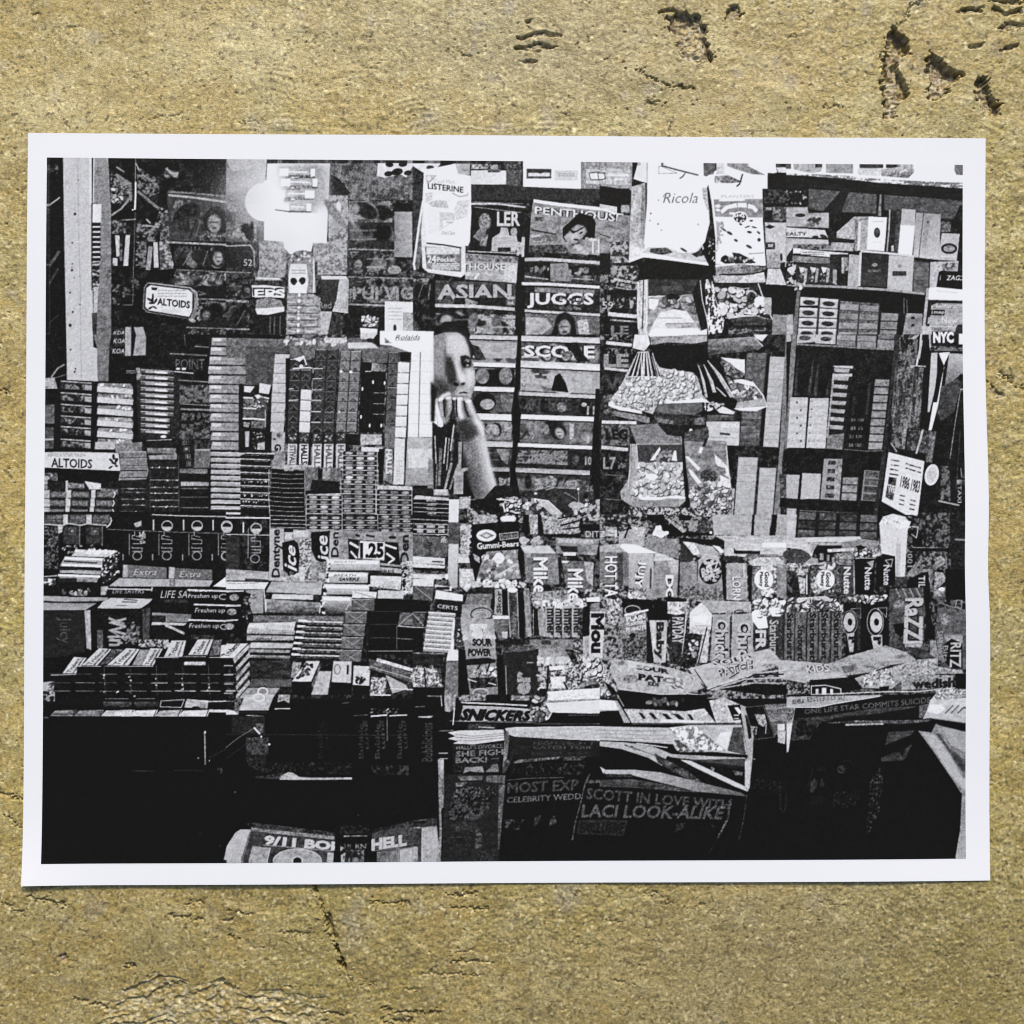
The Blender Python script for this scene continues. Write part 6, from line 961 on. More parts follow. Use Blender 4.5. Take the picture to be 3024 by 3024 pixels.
    P(9,640,1680,800,1640,700,1700,790,1800,1000,1790,900,1810,740,1790,n=1); P(56,700,1690,860,1640,1120,1570,1220,1690,1090,1800,790,1790,n=9,k='2'); N(24,92,760,1700,880,1620,1080,1600,1110,1720,960,1760,800,1760,k='1')
    P(56,1100,1570,1330,1500,1560,1480,1560,1570,1820,1610,1820,1650,1600,1640,1300,1690,1220,1690,n=11,k='1'); P(50,1190,1690,1400,1650,1720,1660,1720,1790,1180,1810,n=8,k='1'); T('wedish',13,1290,1700,1740,1680,1740,1790,1300,1800,b=.05,out=60,ow=.02); P(9,960,1780,1060,1770,1050,1820,960,1830,n=1); P(9,1740,1640,1840,1640,1845,1900,1750,1900,n=1)
    P(60,0,1690,160,1740,200,1700,640,1690,780,1800,560,1860,240,1862,240,1780,100,1790,n=10,k='1',a=.0); N(10,50,0,1740,130,1780,260,1700,240,1900,0,1900,k='1'); I('chocolate_bar'); P(10,240,1710,640,1680,780,1800,560,1840,240,1862,n=1); O(84,9,255,1770,400,1762,560,1800,560,1850,255,1860); R(84,365,1790,410,1862,n=2); R(80,450,1800,480,1862,n=2); R(70,300,1800,330,1862,n=2)
    L(80,9,560,1850,1000,1830,1320,1830,1740,1790); 
def rowD():
    t('D1'); R(8.6,20,100,1990,1800,n=.4); t('D2'); R(8.6,0,60,2000,1800,n=.4); t('D3'); R(8.6,0,330,1990,1800,n=.6); R(9,0,0,330,400,n=.8); t('D4'); R(8.6,0,300,1990,1800,n=.6); t('D5'); R(8.6,0,0,1843,1800,n=.6)
    t('D1')
    I('mint_box_stack'); N(14,60,60,-40,160,-40,160,70,60,70,k='v')
    for x0,x1,v in ((660,960,34),(980,1235,30)): P(v,x0,70,x1,75,x1-10,130,x0+5,130,n=6,k='h',g=(12,'y')); L(50,7,x0+20,42,x1-40,40,a=.8)
    O(72,7,1260,65,1500,50,1470,130,1250,125); P(60,1520,60,1750,60,1740,140,1500,130,n=12,k='h'); E(12,1620,135,40,16); L(84,9,1530,50,1760,70,1932,66); E(60,985,15,12,8)
    for x0,x1,v in ((120,360,36),(370,640,42),(650,960,70),(940,1200,76),(1210,1450,58),(1450,1740,78)): P(v,x0+40,165,x1+30,155,x1,220,x0-10,218,n=10,k='h'); L(84 if v>50 else 50,7,x0,218,x1,220); L(10,8,x1+10,160,x1-14,225)
    P(9,1500,140,1760,140,1760,155,1500,150,n=1,a=.7); L(78,26,1760,165,1932,170,n=9,k='h'); E(40,75,238,20,8)
    I(); L(54,12,1712,400,1715,560,1718,720,n=8); E(84,1715,388,10,14); L(34,6,960,785,1180,790,a=.8); L(28,6,1400,780,1700,785,a=.7); L(34,5,1760,650,1932,560,a=.7); E(60,1760,682,6,8); E(46,1645,655,12,8); E(40,1665,1430,5,4); E(60,1870,1560,5,4); B(5,20,16,26,1840,760,1910,760,1890,810,1850,800)
    t('D2')
    I('mint_box_stack'); P(64,150,110,200,0,500,0,440,150,140,155,n=9,k='2'); EO(80,16,340,30,56,38); L(74,9,140,155,440,155); R(14,150,165,430,195,n=2); L(70,8,210,212,385,222); P(40,80,60,170,0,130,200,85,205,n=12,k='1'); P(78,0,150,80,165,130,205,0,205,n=8,k='h'); R(12,0,60,90,140,n=3); L(60,6,0,65,90,70); R(16,60,220,400,400,n=2.5)
    I('chewy_candy_pack'); P(56,540,0,660,0,655,90,600,60,530,80,n=11,k='1'); L(84,9,505,145,660,143); for_=[L(86,10,1490,5,1700,5)]; L(76,12,1500,225,1665,208); L(84,12,1500,222,1660,212); L(84,11,1690,218,1870,210); L(40,6,1320,218,1470,208); L(54,6,1665,230,1668,480)
    B(20,12,16,56,1500,140,1780,150,1760,190,1500,190); L(40,8,1200,90,1270,80)
    for i,x in enumerate((970,1390,1560,1790)): TU('Bubble'[:6],(16,26,30,28)[i],x-20,300,x+30,660,a=.8,b=.01) ; T('gum',(14,30,34,30)[i],x+70,260,x+90,560,x+40,560,x+20,260,a=.6)
    NR(9,17,300,700,1300,820,k='2',th=.8); NR(9,22,1500,730,1890,830,k='2',th=.5)
    I('price_tag'); R(24,208,440,440,620,n=6); P(34,300,300,390,300,385,390,340,390,n=6); L(88,16,290,340,350,405); E(88,365,432,10,10); E(86,448,512,12,10); L(40,9,0,545,120,450,280,350); L(22,6,0,660,250,480,a=.8); L(24,6,0,410,1880,420,a=.8); P(16,200,630,420,630,400,800,240,760,n=5)
    I('ledge'); L(30,22,310,850,1300,866,a=.6); L(66,30,560,862,860,868,n=8,sf=0) if 0 else P(62,540,850,640,800,690,805,760,850,880,858,1300,855,1305,875,880,880,560,878,n=10,k='h'); P(24,380,840,600,800,560,875,400,870,n=8,a=.6)
    E(40,95,1005,10,6); E(30,1370,1243,8,8)
    # newspaper, bottom centre
    I('newspaper'); P(62,150,1390,260,1390,160,1712,20,1712,-20,1700,10,1560,100,1420,n=7,k='3'); P(22,200,1330,300,1320,1125,1420,1125,1460,260,1370,n=9,k='h'); P(44,260,1370,1125,1460,1125,1500,270,1410,n=8,k='h')
    P(24,265,1405,1125,1510,1110,1712,160,1712,n=7,k='2'); L(50,6,262,1400,170,1710); L(40,7,160,1700,250,1410); T('9/11 BOM',70,405,1448,1240,1525,1230,1625,390,1548,b=.055); R(9,1128,1380,1505,1712,n=2); L(52,9,380,1548,1100,1612)
    P(52,275,1560,460,1580,430,1712,235,1712,n=8,k='2'); L(78,8,460,1580,430,1705); E(54,740,1720,250,128,n=8,k='2'); EO(78,7,740,1720,252,130); E(76,740,1720,60,52); E(14,740,1720,46,44); P(58,1050,1630,1115,1630,1110,1712,1045,1712,n=7); R(90,0,1714,1932,1900,m=False,n=0) if 0 else None
    N(12,56,1180,1540,1240,1600,1230,1712,1190,1712,k='2'); L(56,10,1220,1460,1460,1458,a=.9,n=16); T('3 M',44,1220,1540,1290,1590); T('RN',50,1340,1540,1450,1590); N(14,40,1240,1600,1430,1600,1430,1712,1240,1712,k='2'); NR(10,20,1180,1350,1480,1440,k='2',th=.6)
    P(26,1510,1400,1932,1310,1932,1590,1510,1600,n=8,k='2'); P(18,1510,1390,1932,1300,1932,1330,1510,1430,n=6); T('HELL',66,1505,1490,1870,1440,1870,1560,1505,1610,b=.06); L(44,10,1510,1612,1932,1580); P(40,1560,1620,1780,1600,1785,1712,1560,1712,n=9,k='2'); P(58,1795,1600,1932,1580,1932,1712,1795,1712,n=9,k='3'); L(80,6,1788,1600,1788,1712)
    t('D3'); P(60,0,1300,100,1290,240,1280,250,1370,290,1712,60,1712,0,1712,n=8,k='3',g=(44,'-y')); P(24,0,1380,90,1380,85,1712,0,1712,n=6,k='2'); P(60,0,1570,50,1570,50,1700,0,1700,n=6); L(72,6,98,1380,100,1712); P(20,0,1300,100,1300,240,1260,250,1360,0,1370,n=8,k='h'); P(58,105,1380,250,1380,262,1712,112,1712,n=9,k='3')
    I('counter_post'); P(54,258,665,320,665,325,1150,285,1200,270,1000,n=9,k='v',g=(34,'y')); P(44,262,900,285,900,300,1400,290,1712,262,1712,275,1400,n=7); P(72,285,670,320,670,315,780,285,780,n=5,a=.8)
    P(56,325,0,445,0,440,150,380,180,330,170,n=13,k='v'); L(80,8,290,10,300,120); L(60,8,150,14,300,18)
    L(50,6,25,125,125,122); P(72,50,225,215,220,180,240,60,235,n=4); L(50,8,275,375,420,370); L(66,10,270,605,360,605); L(60,9,280,660,360,660); TU('Bubblicious',32,90,290,205,690,a=.75)
    # chocolate bar and paper edges
    P(44,450,20,740,-20,760,60,500,75,n=14,k='1'); R(9,760,0,1020,60,n=3); R(50,1015,10,1205,60,n=9); L(80,14,500,82,850,95,1180,112,n=10)
    I('chocolate_bar'); P(10,450,60,520,90,1180,120,1240,60,1390,20,1440,160,1390,270,1240,290,420,275,430,150,n=1); P(62,520,120,1230,150,1245,275,480,275,n=5,k='2'); L(84,8,520,118,860,128,1190,150); T('SNICKERS',9,500,140,1240,165,1225,275,480,272,b=.07,sh=.25); B(60,26,16,92,1200,80,1280,30,1390,30,1430,200,1380,260,1250,280,dark=10); L(56,6,380,272,1260,290); L(92,10,430,140,415,310); L(80,14,1440,180,1400,250)
    P(88,1400,0,1932,-20,1932,60,1380,80,n=10,k='1'); P(84,1370,85,1932,55,1932,190,1600,200,1420,180,n=3,k='h'); P(50,1360,60,1932,40,1932,55,1370,85,n=8); P(9,1440,185,1932,195,1932,300,1400,280,n=1); T('ALTERNARI',36,1610,195,1920,220,a=.7) if 0 else scrawl(34,10,1610,205,1920,215,1); P(24,570,300,870,305,860,350,570,360,n=7,k='h'); L(66,9,680,335,840,342); L(50,6,1260,300,1932,300,a=.7)
    # newspaper stack, tops
    I('newspaper_stack'); P(76,360,390,480,370,940,362,945,470,620,515,410,505,470,480,360,455,440,430,n=6,k='h'); 
    for y0,y1 in ((410,420),(440,440),(475,465)): L(30,6,440,y0,620,y1+10,940,y1-20,a=.9)
    P(66,950,350,1100,335,1932,325,2640,340,2870,310,3400,310,3460,620,3110,590,2730,590,2690,510,2230,480,1932,470,1100,450,990,410,n=7,k='h'); L(84,10,990,405,1100,440,1932,470,a=.8); L(84,6,960,350,1060,338,1932,328)
    I('tabloid_newspaper'); P(13,410,515,620,520,920,485,900,800,420,800,n=3); T("HALLE'S DIVORCE",48,450,530,930,505,930,550,450,570); T('SHE FIGH',44,445,585,935,560,935,620,445,645,b=.03); T('BACK!',42,440,650,770,640,770,700,440,710,b=.04); L(36,10,810,665,890,655); P(48,540,750,720,740,735,805,640,800,590,790,520,815,n=8,k='2'); P(40,750,800,830,720,880,720,890,800,n=7,k='2'); N(10,24,430,740,510,740,510,800,430,800)
    P(34,950,370,990,380,1000,440,960,800,925,810,n=9,k='v'); P(15,330,820,900,830,890,1712,300,1712,n=3,k='2'); P(38,460,840,720,840,720,880,500,890,n=9,k='2'); P(38,440,910,560,905,510,970,450,950,n=8); P(34,760,840,960,830,950,920,760,900,n=10,k='2'); NR(12,34,420,950,860,1060,k='1',th=.3); N(10,28,400,1060,820,1060,780,1200,640,1300,360,1300,k='2',th=.2); P(20,390,1350,480,1310,620,1320,700,1400,730,1560,640,1590,640,1430,560,1400,430,1420,n=6,k='2'); P(24,650,1390,720,1450,725,1560,640,1600,n=6); scrawl(30,8,390,1460,600,1490,1,a=.7); scrawl(24,8,440,1540,600,1570,1,a=.6); P(17,640,1620,860,1610,860,1712,640,1712,n=4)
    P(32,890,930,955,930,935,1150,905,1480,895,1600,880,1600,880,1400,n=8,k='v'); P(26,950,680,1030,660,960,800,925,800,n=6)
    I('tabloid_newspaper'); P(14,1000,430,1932,480,1932,640,1000,660,n=3,k='2'); T('HIGH-TECH T',30,1250,480,1890,485,1880,515,1245,520,a=.9); T('CATCH TERR',34,1245,528,1850,530,1850,562,1240,560,a=.9); T('EXCLUSIVE',26,1230,590,1540,590,1540,625,1230,620,a=.8); scrawl(22,8,1600,595,1830,615,1)
    P(34,1040,690,1100,670,1520,640,1520,665,1040,710,n=10,k='1'); P(26,1540,645,1800,635,1740,680,1560,680,n=7,k='1'); N(9,22,1040,720,1780,690,1760,830,1000,850,k='2',th=.9); L(34,8,970,885,1180,865,1560,855); T('MOST EXP',26,980,910,1720,870,1710,990,975,1020,b=.03); T('CELEBRITY WEDD',38,975,1060,1740,1015,1740,1080,970,1120,b=.02); N(9,26,950,1290,1150,1290,1100,1400,950,1380,k='1',th=.6); P(22,1260,1270,1330,1240,1290,1350,1250,1360,n=6); P(24,1420,1300,1460,1240,1490,1320,1410,1360,n=6); P(36,1790,800,1850,810,1790,900,1932,880,1932,910,1790,930,1650,1450,1690,1200,n=5,k='2') if 0 else L(32,14,1830,820,1780,920,1740,1100,1680,1320,1650,1500,a=.9,n=8); L(30,30,1790,900,1932,895,n=8)
    T('SCOTT IN LOVE WITH',27,1800,960,3290,1090,3270,1190,1790,1080,b=.03); T('LACI LOOK-ALIKE',31,1755,1130,3240,1150,3190,1290,1740,1270,b=.03); P(17,1710,1300,1940,1290,2220,1300,2180,1460,1700,1440,n=4,k='2'); T('EXCLUSIVE',9,1740,1320,2200,1320,2170,1440,1720,1430,b=.03)
    t('D4')
    P(72,40,820,0,740,60,775,n=4); 
    # right part of counter
    P(88,0,50,160,60,200,160,0,170,n=4,k='v'); L(50,6,0,160,190,160); P(9,0,180,200,170,250,240,240,290,0,300,n=1); P(70,180,60,320,290,250,290,150,60,n=9,k='2',a=.8)
    P(9,200,0,1110,0,1110,80,900,160,500,130,260,130,n=1); B(12,28,20,50,460,40,900,50,900,100,500,100); L(60,9,180,0,250,120)
    I('flat_candy_bag'); P(68,250,145,480,150,880,170,1080,140,1200,290,330,290,n=9,k='1'); T('CHUPA',14,400,165,960,200,960,250,430,215,b=.07) if 0 else None
    for x,w in ((430,50),(540,60),(680,70),(800,80),(930,50)): P(14,x-w*.6,170+x*.03,x+w*.2,175+x*.03,x+w*.9,230+x*.03,x+w*.3,235+x*.03,n=3)
    L(40,8,330,298,1450,300); P(84,640,250,1080,270,1080,290,620,288,n=4); 
    P(70,1130,60,1290,30,1450,100,1460,290,1200,290,n=9,k='1'); P(9,1080,100,1120,60,1200,280,1160,240,n=1); P(10,1320,110,1450,100,1470,260,1380,270,n=1); P(92,1390,130,1430,130,1470,180,1440,200,n=1); L(84,7,1300,110,1320,130,1380,270,1450,260); R(88,1385,205,1440,215,n=1); R(88,1385,240,1440,250,n=1)
    I('newspaper_stack'); N(44,92,700,340,1000,330,1300,580,960,560,800,430,k='2'); P(28,1380,335,1470,335,1510,620,1320,580,n=7,k='2'); P(86,1250,390,1360,380,1310,570,1200,480,n=7,k='2'); N(30,74,760,440,900,500,1100,590,820,590,k='2')
    for y0,y1 in ((370,370),(400,420),(440,460)): L(46,7,0,y0,700,y1,a=.8)
    P(9,270,485,760,515,750,540,840,600,700,580,n=1); L(86,9,380,500,700,545); P(60,0,480,240,490,520,520,740,610,880,620,1510,650,1510,665,1000,670,860,660,700,640,1050,900,760,800,500,650,220,560,0,530,n=7,k='h'); 
    for a_ in range(4): L((14,50,20,60)[a_],12,260+a_*30,520+a_*6,560+a_*30,620+a_*10,1000+a_*20,880+a_*4)
    P(46,640,600,1500,930,1530,1000,1480,1010,1000,800,700,640,n=5,k='2',a=0.); P(9,700,630,860,690,1100,800,1540,1010,1520,1060,1100,960,640,740,n=2); P(74,830,670,940,680,1530,960,1530,1000,1400,950,1000,760,n=4,k='2'); P(26,560,600,900,780,1080,920,960,900,600,700,n=9,k='h'); P(26,900,670,1510,660,1500,760,1200,740,1130,720,n=5,k='2') ; P(9,960,680,1500,740,1500,920,1400,870,n=2,a=.75); P(34,1370,780,1480,800,1470,840,1400,830,n=7); P(40,1150,740,1190,760,1180,790,1150,780,n=6)
    P(66,50,775,360,775,620,800,900,870,1180,940,1460,1010,1520,1050,1000,1000,640,910,330,830,50,815,n=6,k='2',g=(34,'x')); P(30,0,880,330,870,640,920,1050,1010,1000,1010,330,960,0,950,n=8,k='h',a=.8); P(20,50,820,330,820,340,850,80,850,n=5)
    P(58,1450,100,1530,130,1590,420,1580,640,1550,960,1530,1000,1500,960,1500,690,1530,640,1490,400,n=7,k='v'); P(14,1500,200,1550,240,1570,440,1540,460,n=4); P(68,1500,690,1560,680,1550,960,1500,960,n=5); L(60,8,1580,660,1610,668); L(28,9,1520,1040,1490,1280,1440,1500,a=.8,n=9); L(28,22,1360,1080,1320,1290,1220,1480,a=.9,n=9); L(18,10,1220,1480,1130,1640,a=.6)
    P(22,790,1340,890,1320,860,1380,780,1420,n=6,a=.8); P(16,1140,1320,1210,1370,1160,1370,n=4)
    I('magazine_cover'); P(10,1500,130,1700,110,1800,430,1600,460,n=3); P(58,1600,200,1700,180,1730,300,1690,330,1640,300,n=12,k='1'); P(12,1600,150,1700,130,1730,200,1610,200,n=3); N(16,50,1560,320,1630,330,1620,420,1580,400,k='1'); L(60,10,1720,310,1715,400); O(46,5,1500,130,1690,110,1810,435,1600,462)
    P(46,1700,100,1932,90,1932,270,1760,280,n=8,k='2'); T('COMO DERROTO',20,1730,155,1932,140,1932,200,1740,210,b=.01); T('REVELA',24,1700,105,1932,80,1932,120,1710,140,b=.0,a=.8); P(34,1760,280,1932,270,1932,380,1810,420,n=7,k='2'); P(80,1840,305,1910,300,1910,370,1840,370,n=3); P(66,1840,375,1925,375,1915,510,1840,490,n=7)
    N(9,18,1560,860,1932,900,1932,1000,1560,1000,k='1',th=1); T('U',20,1860,1020,1932,1220,a=.6)
    # right dark newspapers
    t('D5')
    P(60,0,20,960,0,1000,10,500,90,330,125,90,135,60,300,20,580,0,600,n=7,k='2'); T('REVELA',16,60,50,180,40,180,85,60,100); T('ENTERRO SU',20,210,25,600,0,600,50,220,75,b=.0,a=.8); P(40,0,130,90,140,60,250,0,290,n=9,k='1'); P(80,0,300,60,290,15,600,0,500,n=4)
    I('tabloid_newspaper'); P(10,90,130,330,130,500,95,1000,15,1540,-20,1500,80,1480,140,1410,230,700,280,400,240,80,250,n=1); L(86,8,90,130,330,128,500,92,960,15); T('ONE LIFE STAR COMMITS SUICIDE',36,180,150,1490,20,1490,85,185,200,b=.015); P(24,90,245,420,215,900,140,1340,115,1330,130,900,200,500,240,420,280,n=6,k='h'); P(22,70,260,400,250,340,300,240,460,40,475,n=6,k='2'); T('So',9,100,260,330,260,300,430,90,430,b=.08)
    L(30,14,430,290,760,275,1100,270,1500,262,n=10); L(54,20,610,310,1000,300,n=10); L(36,24,700,275,1200,290,1480,265,a=.8,n=8); P(52,1370,110,1490,90,1450,240,1370,240,n=9,a=.6)
    P(24,1050,385,1330,365,1280,420,1020,520,n=5,k='2'); P(22,980,650,1130,590,1160,600,1300,510,1240,640,1210,680,975,690,n=5,k='2'); P(9,1190,540,1230,540,1200,640,1170,610)
    T('STS',20,310,750,405,790,a=.7); P(20,250,900,290,850,320,900,310,960,270,1010,240,1010,n=6,k='2'); P(17,330,920,370,860,395,930,360,960,n=5); L(20,8,275,750,215,960,a=.7); E(18,570,770,46,44,n=6); L(20,10,580,690,660,680,700,740,a=.6); scrawl(18,8,250,1050,380,1130,4,a=.7); N(9,15,430,1000,760,1000,740,1160,480,1180,k='1',th=.8)
    N(9,24,860,900,960,740,1000,860,960,1200,880,1400,800,1480,850,1200,k='1',th=.5)
    P(74,1480,60,1530,0,1843,0,1843,290,1500,240,1410,250,1450,160,n=8,k='2',g=(62,'y')); N(30,92,1540,-60,1840,-60,1840,30,1540,60,k='1'); P(90,1480,100,1600,100,1640,150,1560,200,1450,170,n=5); 
    for x in (1640,1700,1770): L(30,14,x,190,x+80,110,a=.9)
    L(50,10,1500,240,1843,290); P(9,1490,260,1843,330,1843,385,1590,320,1600,350,1560,300,1540,400,1360,350,n=1)
    I('folded_newspaper'); P(46,1360,370,1500,390,1540,300,1600,320,1843,380,1850,1000,1810,1020,1700,850,1500,560,n=6,k='3'); P(30,1550,400,1600,400,1700,560,1843,680,1848,820,1700,620,n=4,k='3'); P(56,1600,330,1843,385,1845,600,1700,520,n=5,k='3'); P(62,1400,390,1540,420,1700,640,1845,900,1848,1000,1700,830,1560,620,n=6,k='3',sf=1.2); P(26,1690,590,1843,700,1845,830,1720,650,n=4,sf=1); L(60,8,1550,300,1600,420,1700,560,a=.8)
    P(44,1820,1010,1855,1000,1866,1705,1745,1705,1800,1400,n=5,k='3',g=(56,'y'))

def patchbag():
    t('C4')
    I('sour_candy_bag'); P(64,910,1590,1460,1450,1760,1380,1900,1540,1600,1640,1340,1740,1120,1790,1000,1700,n=8,k='2'); T('SOUR',72,1160,1510,1560,1450,1580,1500,1180,1570,b=.03,out=14,ow=.07); T('PATCH',70,1200,1600,1600,1500,1600,1590,1240,1680,b=.02,out=14,ow=.07); L(20,12,1340,1690,1440,1630); E(50,1750,1560,80,20,-5,n=8)
    L(70,16,1110,1800,1400,1700,1640,1640,1932,1600,n=8); L(16,16,1150,1800,1430,1750,1600,1650,1900,1650); L(64,14,1150,1810,1500,1700,1932,1680); P(9,1200,1800,1500,1770,1600,1740,1932,1760,1932,1862,1700,1862,n=2); L(66,10,1160,1810,1560,1740,1932,1740); L(14,10,980,1600,1100,1780)
rowA(); rowA2(); covers(); tin(); lampglow(); rowB(); rowB2(); person(); post(); rowC(); rowC4(); rowC3(); rowC5(); patchbag(); rowD()
for k_ in (3,2,1,0): CAN[k_]=CAN[k_+1]; CAN[-1-k_]=CAN[-2-k_]; CAN[:,k_]=CAN[:,k_+1]; CAN[:,-1-k_]=CAN[:,-2-k_]
# ---- film: slight softness of the enlargement, then silver grain ----
def gblur(a, s):
    p=int(s*4)+4; b=np.pad(a,p,'edge'); fy=np.fft.fftfreq(b.shape[0])[:,None]; fx=np.fft.rfftfreq(b.shape[1])[None,:]
    return np.fft.irfft2(np.fft.rfft2(b)*np.exp(-2*np.pi**2*s*s*(fx*fx+fy*fy)), s=b.shape)[p:-p,p:-p].astype(np.float32)
TONE = gblur(CAN, .5); TONE = TONE + .28*(TONE-gblur(CAN,1.6)) + .04*(TONE-gblur(CAN,9))
glow = gblur(np.clip(CAN-.80,0,1), 5.0); TONE = TONE + .42*glow*(1-TONE)          # halation round the blown highlights
fogx = tocan([0,0])
m = np.clip(TONE,0,1); m=np.clip(m*1.02+.008*np.sin((m-.5)*2*np.pi)*(m>.1),0,1); gr = .26*(1-np.clip((m-.80)/.13,0,.9))*(.05+.13*np.sqrt(np.clip(m*(1.02-m)*4,0,1))*.75)*np.clip((m-.085)/.09,.08,1)
TONE = m + gr*(.8*FLD['f'][:CH,:CW]+.35*FLD['1'][40:CH+40,60:CW+60])
TONE = np.clip(TONE+.10*np.sin(np.clip((TONE-.12)/.84,0,1)*np.pi)*np.clip((TONE-.2)*3,0,1), .062, .955)
LIN = (TONE/.955)**2.25                                                          # reflectance relative to bare paper
# ---- where the print lies: photograph pixels -> the plane of the ground ----
Rm = np.array(Euler(CAM_ROT,'XYZ').to_matrix()); Cc = np.array(CAM_LOC)
def ground_xy(p, z=0.0):
    p=np.asarray(p,float).reshape(-1,2); d=np.stack([(p[:,0]-1512)/FPX,-(p[:,1]-1512)/FPX,-np.ones(len(p))],1)@Rm.T
    k=(z-Cc[2])/d[:,2]; return (Cc+d*k[:,None])[:,:2]
def paper_z(x, y):
    """the sheet lies almost flat: a shallow wave at the right edge and lifted lower corners"""
    r=np.clip((x-.085)/.055,0,1.2); z=.0007+.0010*r*r*np.sin((y+.02)*34+1.3)*.8+.0004*r
    bl=np.clip((-.112-x)/.028,0,1)*np.clip((-.088-y)/.020,0,1); z=z+.0009*bl**1.8
    z=z+.0002*np.clip((-.075-y)/.033,0,1)**2
    return z+.00016*np.sin(x*41+y*17)+.00012*np.sin(y*63-x*20)
def mat(name):
    m=bpy.data.materials.new(name); m.use_nodes=True; nt=m.node_tree; return m,nt,nt.nodes['Principled BSDF']
def newmesh(name, verts, faces, material, parent=None, attrs={}):
    me=bpy.data.meshes.new(name); nv,nf=len(verts),len(faces); k=faces.shape[1]
    me.vertices.add(nv); me.vertices.foreach_set('co',np.ascontiguousarray(verts,np.float32).ravel())
    me.loops.add(nf*k); me.loops.foreach_set('vertex_index',np.ascontiguousarray(faces,np.int32).ravel())
    me.polygons.add(nf); me.polygons.foreach_set('loop_start',np.arange(0,nf*k,k,dtype=np.int32))
    try: me.polygons.foreach_set('loop_total',np.full(nf,k,np.int32))
    except Exception: pass
    me.update(calc_edges=True)
    for an,(ty,val) in attrs.items():
        at=me.attributes.new(an,ty,'POINT'); at.data.foreach_set('value' if ty=='FLOAT' else 'color',np.ascontiguousarray(val,np.float32).ravel())
    me.polygons.foreach_set('use_smooth',np.ones(nf,bool)); me.materials.append(material)
    o=bpy.data.objects.new(name,me); sc.collection.objects.link(o); o.parent=parent; return o
# ---- materials of the print ----
PAPER=(.79,.815,.865)
mp,ntp,bp=mat('matte_photo_paper'); bp.inputs['Base Color'].default_value=(*PAPER,1); bp.inputs['Roughness'].default_value=.62; bp.inputs['Specular IOR Level'].default_value=.3
tc=ntp.nodes.new('ShaderNodeTexCoord'); nz=ntp.nodes.new('ShaderNodeTexNoise'); nz.inputs['Scale'].default_value=2600; nz.inputs['Detail'].default_value=3
bm=ntp.nodes.new('ShaderNodeBump'); bm.inputs['Strength'].default_value=.25; bm.inputs['Distance'].default_value=.00006
ntp.links.new(tc.outputs['Object'],nz.inputs['Vector']); ntp.links.new(nz.outputs[0],bm.inputs['Height']); ntp.links.new(bm.outputs[0],bp.inputs['Normal'])
mi,nti,bi=mat('silver_print_ink'); bi.inputs['Roughness'].default_value=.55; bi.inputs['Specular IOR Level'].default_value=.12
at=nti.nodes.new('ShaderNodeAttribute'); at.attribute_name='reflectance'
mx=nti.nodes.new('ShaderNodeMix'); mx.data_type='RGBA'; mx.inputs['A'].default_value=(.0022,.0022,.0015,1); mx.inputs['B'].default_value=(*PAPER,1)
nti.links.new(at.outputs['Fac'],mx.inputs['Factor']); nti.links.new(mx.outputs['Result'],bi.inputs['Base Color'])
# ---- the sheet ----
PQ=np.array([[86.1,395.2],[2908.2,410.9],[2922.3,2598.8],[69.4,2611.8]])
PW=ground_xy(PQ)
HW=homog([(0,0),(1,0),(1,1),(0,1)],[tuple(q) for q in PW]); HI=np.linalg.inv(HW)
def bow(P):
    """the right-hand side of the sheet is very slightly waved"""
    uv=hmap(HI,P); u,v=uv[:,0],uv[:,1]; P=P.copy()
    P[:,0]-=np.clip((u-.9)/.1,0,1)**2*.00072*np.exp(-((v-.28)/.17)**2)+np.clip((u-.9)/.1,0,1)**2*.0006*np.exp(-((v-.58)/.06)**2); return P
root=bpy.data.objects.new('photo_print',None); sc.collection.objects.link(root); root.empty_display_size=.02
root['label']='black and white photographic print with white border lying on the rough ground'; root['category']='photo print'
nu,nv=180,140
U,V=np.meshgrid(np.linspace(0,1,nu),np.linspace(0,1,nv)); P0=bow(hmap(HW,np.stack([U.ravel(),V.ravel()],1)))
Z=paper_z(P0[:,0],P0[:,1]); top=np.column_stack([P0,Z]); bot=top-[0,0,.00028]; n=nu*nv
ii=np.arange(n).reshape(nv,nu); q=np.stack([ii[1:,:-1],ii[1:,1:],ii[:-1,1:],ii[:-1,:-1]],-1).reshape(-1,4)
ring=np.concatenate([ii[0,:],ii[1:,-1],ii[-1,-2::-1],ii[-2:0:-1,0]]); nx=np.roll(ring,-1)
F=np.concatenate([q,q[:,::-1]+n,np.stack([nx,ring,ring+n,nx+n],1)])
paper=newmesh('paper_sheet',np.concatenate([top,bot]),F,mp,root)
paper.data.set_sharp_from_angle(angle=math.radians(50))
